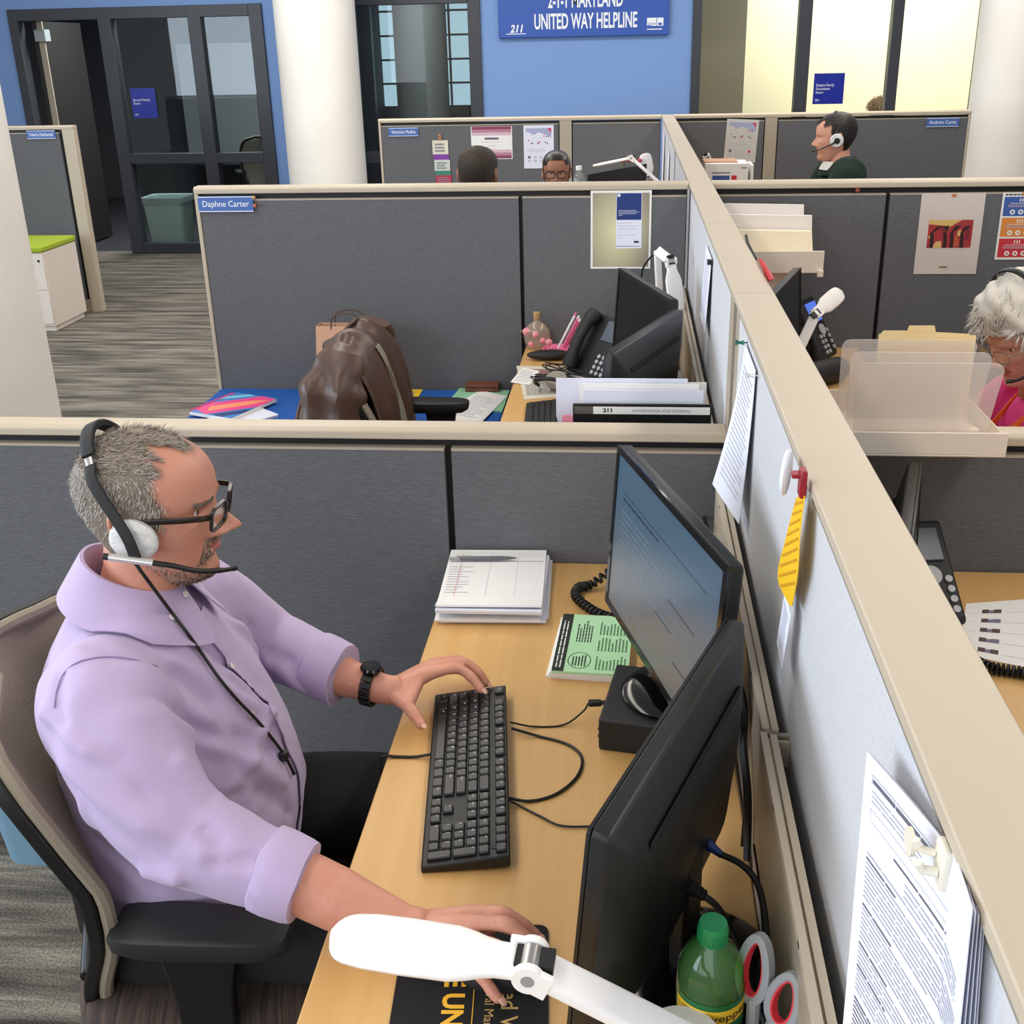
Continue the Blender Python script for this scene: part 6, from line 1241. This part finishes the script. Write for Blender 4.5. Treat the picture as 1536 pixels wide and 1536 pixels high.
    mb = MB(); mb.M = HM; mb.tube(spline([(.112, -.0075, .118), (.1165, 0, .1205), (.112, .0075, .118)], 4), .0022, 8); mb.build('bridge', M_tort, gl, world=True)
    # headset
    hs = thing('headset', 'black headset with a white covered ear pad worn by the man in the lilac shirt', 'headset', HM.translation+Vector((0, 0, .2)))
    a = R(24); up = Vector((-math.sin(a), 0, math.cos(a))); fw = Vector((math.cos(a), 0, math.sin(a))); EC = Vector((-.012, 0, .098)); rx, ru = .091, .1585
    def arc(t, e=0): return EC+Vector((0, 1, 0))*((rx+e)*math.cos(t))+up*((ru+e)*math.sin(t)**.85 if math.sin(t) > 0 else 0)
    def band(t0, t1, w, th, nm, m, e=0, par=hs):
        P = [HM @ arc(t0+(t1-t0)*i/24, e) for i in range(25)]; mb = MB(); f = (HM.to_3x3() @ fw); pr = [(x*1, y) for x, y in rrect(w, th, min(w, th)*.4, 2)]; mb.sweep(P, pr, up=tuple(f)); return mb.build(nm, m, par, world=True)
    band(R(-52-0)+PI*2-R(0) if False else R(180+128-180), R(52), .019, .006, 'headband', M_blkm, .004); band(R(124), R(56), .017, .006, 'headband_pad', mat('foam_black', (28, 29, 30), .85), -.001)
    for t0, t1 in ((R(318-180), R(318-188)), (R(42), R(50))): band(t0, t1, .011, .003, 'slider', M_metal, .004)
    for s in (-1, 1):
        t = R(136) if s < 0 else R(44); A = arc(t, .005); A2 = arc(R(150) if s < 0 else R(30), .012); mb = MB(); P = [HM @ q for q in spline([A, A2, EC+Vector((.004, s*.1075, .018)), EC+Vector((.016, s*.1095, -.022))], 6)]
        mb.sweep(P, rrect(.016, .005, .0018, 2), up=tuple(HM.to_3x3() @ fw)); mb.build('side_arm', M_blkm, hs, world=True)
    for s in (-1, 1):
        F = HM @ Matrix.Translation((-.004, s*.0855, .096)) @ Matrix.Rotation(R(90)*-s, 4, 'X') @ Matrix.Rotation(R(-20), 4, 'Z')
        mb = MB(); mb.M = F; rr = random.Random(4)
        mb.loft([[(.037*k*math.cos(t)*(1+.03*math.sin(9*t)*(z > .004)), .033*k*math.sin(t), z) for t in [2*PI*i/36 for i in range(36)]] for z, k in ((-.009, .6), (-.006, .92), (.0, 1.0), (.006, .96), (.010, .80), (.012, .5), (.0125, .1))]); mb.build('ear_pad', mat('pad_cover', (226, 226, 224), .35, bump=('noise', 40, .8, (1, 2.5, 1))), hs, world=True)
        pass
    q0, q1 = Vector((-.034, -.1120, .080)), Vector((.030, -.1125, .071)); mb = MB(); mb.M = HM; mb.tube([q0, q1], .0056, 14); bh = mb.build('boom_holder', mat('silver_plastic', (210, 208, 204), .3, .6), hs, world=True)
    mb = MB(); mb.M = HM; mb.tube([q0-Vector((.008, 0, -.001)), q0], .005, 12); mb.build('end_plug', M_blk, bh, world=True)
    mb = MB(); mb.M = HM; mb.tube(spline([q1, (.056, -.109, .065), (.090, -.096, .050), (.122, -.072, .040), (.134, -.052, .034)], 6), [.0042]*18+[.0036]*4+[.0046]*3, 10); mb.build('microphone_boom', M_blk, hs, world=True)
    # cord lying on the shirt
    P = [HM @ Vector((.002, -.110, .070)), HM @ Vector((.014, -.108, .045))]
    for px, py in ((252, 915), (275, 950), (300, 985), (325, 1020), (352, 1050), (382, 1082), (405, 1108), (420, 1132), (430, 1150), (436, 1162)):
        loc = hit(px, py, .0055)
        if loc: P.append(loc)
    ob = MB(); ob.tube(spline(P, 5), .0026, 8); oc = ob.build('cord', M_cable, hs, world=True)
    h = hit(421, 1136, .006)
    if h is not None: mb = MB(); mb.M = Matrix.Translation(h); mb.cbox((0, 0, 0), (.014, .012, .016)); mb.build('cord_clip', M_blk, oc, bevel=.003, world=True)
    # watch
    w0 = Vector((-.434, 1.597, .7935)); d = Vector((.97, -.2, -.12)).normalized()
    wt = thing('wristwatch', 'black link wristwatch on the left wrist above the keyboard', 'watch', w0); u = Vector((0, 0, 1)); u = (u-d*u.dot(d)).normalized(); v = d.cross(u)
    for k in range(18):
        a = 2*PI*k/18; mb = MB(); p = w0+u*(.0345*math.cos(a))+v*(.0325*math.sin(a)); mb.M = frame(p, d, -u*math.sin(a)+v*math.cos(a)); mb.cbox((0, 0, 0), (.020, .0105, .0045)); mb.cbox((0, 0, .0005), (.007, .0112, .0050)); mb.build('link', M_blk, wt, world=True, bevel=.001)
    mb = MB(); mb.M = frame(w0+u*.036+v*(.004), d, v); mb.M = mb.M @ Matrix.Translation((0, 0, 0)); sgn = 1 if (mb.M.to_3x3() @ Vector((0, 0, 1))).dot(u) > 0 else -1
    mb.lathe([(.016, -.004*sgn), (.019, 0), (.019, .004*sgn), (.016, .0075*sgn), (.0, .0078*sgn)], 28); mb.build('case', M_blkg, wt, world=True)
    return root
man()
# ---------------------------------------------------------------- the other people
def person(label, hip, yaw, head, hyaw, hpitch, sk, lip, shirt, tro, hands, build=1, K=None, sleeve='long', up=0):
    """seated figure: hip centre, trunk yaw, head origin; hands: [left wrist, right wrist] with elbow points"""
    root = thing('person', label, 'person', (hip[0], hip[1], 0)); K = K or {}
    HM = Matrix.Translation(head) @ Matrix.Rotation(hyaw, 4, 'Z') @ Matrix.Rotation(hpitch, 4, 'Y') @ Matrix.Scale(K.get('scale', 1), 4)
    b = MB(); head_mesh(b, HM, K, 70, 72); H = Vector(hip); c, s = math.cos(yaw), math.sin(yaw); L = Vector((-s, c, 0)); F = Vector((c, s, 0))
    nb = HM @ Vector((-.025, 0, 0)); nb0 = Vector((nb.x, nb.y, nb.z-.075))-F*.01; sz = nb0.z-.045+up
    b.tube([HM @ Vector((-.02, 0, .08)), HM @ Vector((-.022, 0, .03)), nb, nb0], [.046, .050, .053, .066], 22)
    g = MB(); ch = Vector((nb0.x, nb0.y, sz)); sh = [ch+L*.165*build, ch-L*.165*build]; el = []; gs = MB()
    for k, (S, W) in enumerate(zip(sh, hands)):
        W = Vector(W); mid = (S+W)/2; el_ = mid+Vector((0, 0, -.12))+(L if k == 0 else -L)*.07; el.append(el_)
        d = (W-el_).normalized(); g.tube([el_, el_.lerp(W, .5), W, W+d*.02], [.036, .034, .026, .022], 14)
        sd = d.cross(Vector((0, 0, 1))).normalized()*(1 if k == 0 else -1)                   # towards the little finger
        mc = [W+d*.088-sd*.030*(1-i*.62)+Vector((0, 0, .004-.003*i)) for i in range(4)]
        fg = [[m+d*.034*q+Vector((0, 0, -.002)), m+d*.056*q+Vector((0, 0, -.014)), m+d*.070*q+Vector((0, 0, -.030))] for m, q in zip(mc, (.95, 1.05, 1, .8))]
        hand(g, W, mc, fg, [W+d*.02-sd*.03, W+d*.05-sd*.052+Vector((0, 0, -.006)), W+d*.078-sd*.060+Vector((0, 0, -.014)), W+d*.098-sd*.058+Vector((0, 0, -.02))])
        P = spline([ch.lerp(S, .6), S, S.lerp(el_, .5), el_], 4); gs.tube(P, [.075*build]*4+[.07*build]*4+[.06*build]*4+[.054*build], 18)
        if sleeve == 'long': gs.tube([el_, el_.lerp(W, .5), W-d*.02], [.054*build, .046, .036], 16)
    me = remesh(g, .0032, 3); from_mesh(b, me, 0); b.tube([H+Vector((0, 0, .1)), ch], [.09, .08], 16)
    for S, e in zip(sh, el): b.tube([S, e], [.045, .038], 12)
    b.build('body', [sk, lip, M_eyew, M_iris], root, world=True, smooth=180)
    tab = [(0, .135, .175), (.12, .13, .165), (.3, .12, .16), (.55, .115, .17), (.78, .115, .185), (.9, .10, .165), (.97, .08, .115), (1.03, .062, .072)]
    rings = []
    for i in range(25):
        u = 1.03*i/24; a, w = cr(tab, u); p = H.lerp(ch, u) if u < 1 else ch+(nb0-ch)*((u-1)/.03*.6); rings.append([p+F*(a*build*q)+L*(w*build*r) for q, r in [sup(2*PI*j/32, 2.3) for j in range(32)]])
    gs.loft(rings); me = remesh(gs, .010, 4); t = MB(); from_mesh(t, me); so = t.build('shirt', shirt, root, world=True, smooth=180)
    g = MB()
    for s_ in (1, -1):
        P = spline([H+L*.09*s_+Vector((0, 0, .03)), H+L*.11*s_+F*.22+Vector((0, 0, .055)), H+L*.12*s_+F*.42+Vector((0, 0, .05)), H+L*.12*s_+F*.46+Vector((0, 0, -.05)), H+L*.12*s_+F*.44+Vector((0, 0, -.25)), H+L*.12*s_+F*.42+Vector((0, 0, -.40))], 4); n = len(P); g.tube(P, [.085-.032*i/n for i in range(n)], 18)
        mb = MB(); o = H+L*.12*s_+F*.48; mb.loft([[Vector((o.x, o.y, z))+F*(.125*q*k)+L*(.046*r*k) for q, r in [sup(2*PI*j/22, 2.4) for j in range(22)]] for z, k in ((.003, .96), (.02, 1), (.06, .8), (.085, .4))]); mb.build('shoe', M_blk, root, world=True)
    g.loft([[H+Vector((0, 0, z))+F*(.14*q*k)+L*(.175*r*k) for q, r in [sup(2*PI*j/26, 2.5) for j in range(26)]] for z, k in ((-.03, .95), (.04, 1), (.10, .95))])
    me = remesh(g, .010, 4); t = MB(); from_mesh(t, me); t.build('trousers', tro, root, world=True, smooth=180)
    return root, HM, so, ch, F, L
def small_headset(label, HM, s=-1, e=0):
    hs = thing('headset', label, 'headset', HM.translation+Vector((0, 0, .2))); a = R(2); up = Vector((-math.sin(a), 0, math.cos(a)))
    P = [HM @ (Vector((0, (.086+e)*math.cos(t), .10))+up*((.146+e)*math.sin(t))) for t in [R(178)-R(176)*i/24 for i in range(25)]]; f = HM.to_3x3() @ Vector((1, 0, 0)); mb = MB(); mb.sweep(P, rrect(.016, .006, .002, 2), up=tuple(f)); mb.build('headband', M_blk, hs, world=True)
    for q in (-1, 1):
        F = HM @ Matrix.Translation((.0, q*.088, .102)) @ Matrix.Rotation(R(90)*-q, 4, 'X'); mb = MB(); mb.M = F; mb.lathe([(.02, -.012), (.034, -.008), (.036, 0), (.030, .008), (0, .010)], 26); mb.build('ear_pad', mat('pad_cover', (226, 226, 224), .35), hs, world=True); mb = MB(); mb.M = F; mb.lathe([(.015, .009), (.015, .016), (0, .017)], 20); mb.build('ear_cup', M_blk, hs, world=True)
    mb = MB(); mb.M = HM; mb.tube(spline([(0, s*.104, .10), (.05, s*.10, .078), (.10, s*.07, .058), (.122, s*.045, .055)], 6), [.0035]*15+[.005]*4, 8); mb.build('microphone_boom', M_blk, hs, world=True)
    return hs
M_skin2 = skin('skin_pale', (218, 160, 132), (200, 134, 110)); M_skin3 = skin('skin_brown', (156, 106, 82), (132, 86, 66)); M_skin4 = skin('skin_tan', (164, 116, 90), (140, 96, 74)); M_skin5 = skin('skin_aged', (224, 168, 146), (206, 140, 120))
M_jean = mat('dark_trousers', (34, 36, 44), .85)
# man in the dark green sweater
M_gre = mat('green_knit', (14, 40, 28), .9, bump=('noise', 200, .2))
rt, HM, so, ch, F, L = person('man in a dark green sweater with a headset, facing left before the rear partition', (1.20, 5.78, .47), PI, (1.025, 5.80, 1.252), R(176), R(4), M_skin2, M_lip, M_gre, M_jean, [(.72, 5.68, .77), (.72, 5.96, .77)], 1.18, {'scale': .93}, up=.05)
rnd = random.Random(5)
def hl2(p):
    ay = abs(p.y)
    if p.z > .175: return .090-.035*G(ay-.05, .02)-p.x
    if p.z > .10: return .028-p.x if p.z > .118 or p.x < -.02 else -1
    return (-.035-p.x) if p.z > .045 else -1
mb = MB(); hair_shell(mb, HM, lambda p: hl2(p) > 0, lambda p: .002+.006*min(1, max(0, hl2(p))/.05), m=0); strands(mb, HM, rnd, 2200, lambda p, r: hl2(p) > 0, .013, lambda p: (.8, .2, .3) if p.z > .18 else (-.3, 0, -1), None, .0015, 2, .25, (.05, .234), .2, .004)
mb.build('hair', [mat('hair_black', (26, 20, 17), .5), mat('hair_black2', (40, 30, 25), .5)], rt, world=True, recalc=False)
mb = MB(); mb.loft([[ch+Vector((0, 0, z))+F*(r*1.15*math.cos(t)+.014)+L*(r*math.sin(t)) for t in [2*PI*i/26 for i in range(26)]] for z, r in ((.02, .082), (.055, .068), (.06, .062), (.04, .058))], cap=False); mb.build('undershirt', mat('undershirt_white', (226, 222, 216), .8), rt, world=True)
mb = MB(); mb.sheet(lambda u, v: ch+Vector((0, 0, .075-.055*v-.03*(.5+.5*math.cos(2*PI*(u-.5)))))+F*((.072+.028*v)*math.cos(2*PI*(u-.5)*.86)*1.1)+L*((.072+.034*v)*math.sin(2*PI*(u-.5)*.86)), 28, 4, .004); mb.build('collar', M_gre, rt, world=True)
small_headset('black headset with white ear pads worn by the man in green', HM, 1)
# white haired woman
M_pk = mat('pink_top', (214, 50, 128), .8, bump=('noise', 120, .2))
rt, HM, so, ch, F, L = person('white haired woman in a pink top with an orange lanyard, looking down at right', (1.24, 2.82, .47), PI, (1.035, 2.77, 1.03), R(203), R(26), M_skin5, M_lip, M_pk, M_jean, [(.78, 2.70, .77), (.78, 3.0, .77)], 1.0)
rnd = random.Random(9)
def hl3(p):
    ay = abs(p.y)
    if p.z > .165: return .092-p.x-.0*ay
    if p.z > .07: return .040-p.x
    return (-.03-p.x) if p.z > .03 else -1
mb = MB(); hair_shell(mb, HM, lambda p: hl3(p) > -.004, lambda p: .012+.024*min(1, max(0, hl3(p))/.04)+.006*math.sin(p.z*140+p.y*90)*math.sin(p.x*110), m=0)
strands(mb, HM, rnd, 5200, lambda p, r: hl3(p) > r.uniform(-.02, .02), .036, lambda p: (math.sin(p.z*50+p.y*30), math.cos(p.x*45+p.z*40), math.sin(p.y*60)-.4), None, .0013, 3, .38, (.03, .2345), .25, .016)
mb.build('hair', [mat('hair_silver', (206, 198, 186), .6), mat('hair_silver2', (176, 166, 152), .6), mat('hair_white', (228, 222, 212), .6)], rt, world=True, recalc=False)
gl = thing('eyeglasses', 'thin metal eyeglasses worn by the white haired woman', 'glasses', HM.translation)
for s in (-1, 1):
    Fm = HM @ Matrix.Translation((.108, s*.0325, .112)) @ Matrix.Rotation(R(8)*s, 4, 'Z'); mb = MB(); mb.M = Fm; o = rrect(.046, .034, .013, 5); mb.tube([Vector((0, x, y)) for x, y in o]+[Vector((0, *o[0]))], .0011, 6); mb.build('frame', M_metal, gl, world=True)
    mb = MB(); mb.M = Fm; mb.loft([[(d, x*.97, y*.97) for x, y in o] for d in (-.0005, .0005)]); mb.build('lens', MATS['lens_glass'], gl, world=True); mb = MB(); mb.M = HM; mb.tube([(.106, s*.055, .122), (.09, s*.071, .123), (0, s*.079, .12)], .0012, 6); mb.build('temple', M_metal, gl, world=True)
small_headset('black headset worn by the white haired woman', HM, 1, .042)
ly = thing('neck_lanyard', 'orange woven lanyard round the neck of the white haired woman', 'lanyard', ch); M_or = mat('orange_strap', (236, 120, 44), .7, bump=('noise', 160, .4))
mb = MB(); nr = .075; P = [ch+Vector((0, 0, .055-.05*(.5+.5*math.cos(t))))+F*(nr*1.2*math.cos(t))+L*(nr*math.sin(t)) for t in [R(60)+R(240)*i/20 for i in range(21)]]
P = [ch+F*.145+Vector((0, 0, -.20)), ch+F*.128-L*-.035+Vector((0, 0, -.08))]+P+[ch+F*.128-L*.035+Vector((0, 0, -.08)), ch+F*.146-L*.004+Vector((0, 0, -.20))]
mb.sweep(P, [(-.008, -.001), (.008, -.001), (.008, .001), (-.008, .001)], up=(0, 0, 1)); mb.build('strap', M_or, ly, world=True)
# skin showing in the neckline
# man seen from behind
rt, HM, so, ch, F, L = person('man with close cropped dark hair seen from behind over the tall partition', (-.66, 4.80, .47), R(90), (-.662, 4.90, 1.178), R(82), R(2), M_skin4, M_lip, mat('grey_shirt', (90, 92, 100), .8), M_jean, [(-.84, 5.3, .78), (-.5, 5.3, .78)], 1.1, {'wide': 1.05})
def hl4(p):
    if p.z > .17: return .07-p.x
    if p.z > .10: return .025-p.x
    return (-.03-p.x) if p.z > .06 else -1
mb = MB(); hair_shell(mb, HM, lambda p: hl4(p) > 0, lambda p: .0025, {'wide': 1.05}, m=0); strands(mb, HM, random.Random(3), 1500, lambda p, r: hl4(p) > 0, .006, lambda p: (-.2, 0, -1), {'wide': 1.05}, .0012, 2, .4, (.06, .234), .3, .002); mb.build('hair', [mat('hair_crop', (50, 40, 32), .7), mat('hair_crop2', (70, 54, 42), .7)], rt, world=True, recalc=False)
# woman with glasses facing the camera
rt, HM, so, ch, F, L = person('woman with dark hair pulled back and black glasses facing the camera', (-.41, 6.5, .47), R(-90), (-.408, 6.30, 1.038), R(-88), R(1), M_skin3, mat('lips_dark', (120, 62, 56), .5), mat('teal_top', (60, 90, 100), .8), M_jean, [(-.24, 5.95, .79), (-.55, 5.95, .79)], .95, {'scale': .96})
def hl5(p):
    if p.z > .16: return .088-.02*G(abs(p.y), .02)*0-p.x-(.012 if p.z < .19 else 0)
    if p.z > .06: return .022-p.x
    return (-.04-p.x) if p.z > .03 else -1
mb = MB(); hair_shell(mb, HM, lambda p: hl5(p) > 0, lambda p: .005, m=0); mb.M = HM; mb.ell((-.13, 0, .15), (.035, .04, .035), 14, 10, 0); mb.build('hair', [mat('hair_sleek', (24, 18, 16), .35)], rt, world=True, recalc=False)
gl = thing('eyeglasses', 'black framed eyeglasses worn by the woman facing the camera', 'glasses', HM.translation)
for s in (-1, 1):
    mb = MB(); mb.M = HM @ Matrix.Translation((.112, s*.0335, .114)); o = rrect(.052, .038, .011, 4); mb.tube([Vector((0, x, y)) for x, y in o]+[Vector((0, *o[0]))], .0026, 8); mb.build('frame', M_blk, gl, world=True)
    mb = MB(); mb.M = HM; mb.tube([(.110, s*.060, .124), (.10, s*.072, .124), (0, s*.079, .12)], .003, 6); mb.build('temple', M_blk, gl, world=True)
mb = MB(); mb.M = HM; mb.tube([(.113, -.008, .118), (.117, 0, .12), (.113, .008, .118)], .0022, 6); mb.build('bridge', M_blk, gl, world=True)
# blond head behind the bright glazing
rt, HM, so, ch, F, L = person('person with light brown hair behind the bright glazing, only the hair showing', (2.35, 11.35, .47), R(90), (2.38, 11.25, 1.02), R(100), R(8), M_skin2, M_lip, mat('pale_blouse', (190, 180, 180), .8), M_jean, [(2.2, 11.8, .78), (2.55, 11.8, .78)], .95)
mb = MB(); hair_shell(mb, HM, lambda p: p.z > .16 and p.x < .09 or p.x < .03 and p.z > .03, lambda p: .02+.03*max(0, .12-p.z)+.004*math.sin(p.y*200), m=0); strands(mb, HM, random.Random(6), 1500, lambda p, r: p.x < .03 or p.z > .17, .06, lambda p: (-.2, 0, -1), None, .003, 2, .4, (.05, .234), .2, .015); mb.build('hair', [mat('hair_blond', (150, 116, 74), .6), mat('hair_blond2', (126, 94, 58), .6)], rt, world=True, recalc=False)
tb = thing('meeting_table', 'table in the bright room in front of the person with light brown hair', 'table', (2.4, 12.1, 0)); mb = MB(); mb.box(1.6, 11.72, .70, 3.2, 12.5, .735); mb.build('table_top', M_desk, tb, world=True, bevel=.003)
for x in (1.7, 3.1): mb = MB(); mb.box(x-.03, 11.9, 0, x+.03, 12.3, .699); mb.build('leg', M_capd, tb, world=True)
chair('office chair under the person with light brown hair in the bright room', (2.36, 11.33, 0), R(90))
chair('office chair under the man seen from behind', (-.66, 4.78, 0), R(90)); chair('office chair under the woman with black glasses', (-.41, 6.52, 0), R(-90))
# ================================================================= light
w = bpy.data.worlds.new('daylight'); bpy.context.scene.world = w; w.use_nodes = True
bg = w.node_tree.nodes['Background']; bg.inputs[0].default_value = (.93, .96, 1, 1); bg.inputs[1].default_value = .42
def area(name, loc, rot, sx, sy, e, col):
    l = bpy.data.lights.new(name, 'AREA'); l.shape = 'RECTANGLE'; l.size = sx; l.size_y = sy; l.energy = e; l.color = col
    o = bpy.data.objects.new(name, l); C.objects.link(o); o.location = loc; o.rotation_euler = rot; return o
area('overhead_light', (-1.6, 3.4, 3.3), (0, 0, 0), .5, 9, 100, (1, .93, .83))
area('overhead_light', (1.6, 3.6, 3.3), (0, 0, 0), .5, 9, 100, (1, .9, .78))
area('window_light', (-6.5, .5, 2.2), (0, R(-90), 0), 2.6, 8, 430, (.75, .87, 1))
area('overhead_light', (-2.2, 8.3, 3.4), (0, 0, 0), 4, .5, 60, (1, .95, .88))  # unseen, added to lift the back of the office
area('overhead_light', (1.6, 8.3, 3.4), (0, 0, 0), 3, .5, 40, (1, .95, .88))  # its partner on the right, likewise added to brighten the rear
area('overhead_light', (-3.7, 5.6, 3.4), (0, 0, 0), .5, 4, 40, (1, .96, .9))  # unseen, added over the aisle to brighten the near column
area('dark_room_fill', (-2.0, 11.6, 2.65), (0, 0, 0), .8, .3, 14, (.95, 1, 1))
area('window_light', (-2.6, -3.6, 2.3), (R(90), 0, 0), 6, 2.4, 110, (.9, .95, 1))
area('bright_room_light', (2.4, 11.8, 3.1), (0, 0, 0), 2.2, 2, 125, (1, .95, .8))
area('dark_room_fill', (-4.3, 10.75, 2.65), (0, 0, 0), 1.2, .3, 75, (.95, 1, 1))  # unseen, added just inside the glazing to brighten the waste bin
area('dark_room_fill', (-4.2, 12.4, 2.65), (0, 0, 0), 1.5, 1.5, 18, (.9, .95, 1))  # unseen fill for the rest of the dark room
v = bpy.context.scene.view_settings; v.view_transform = 'Standard'; v.look = 'None'; v.gamma = 1; v.use_curve_mapping = False; v.exposure = 0
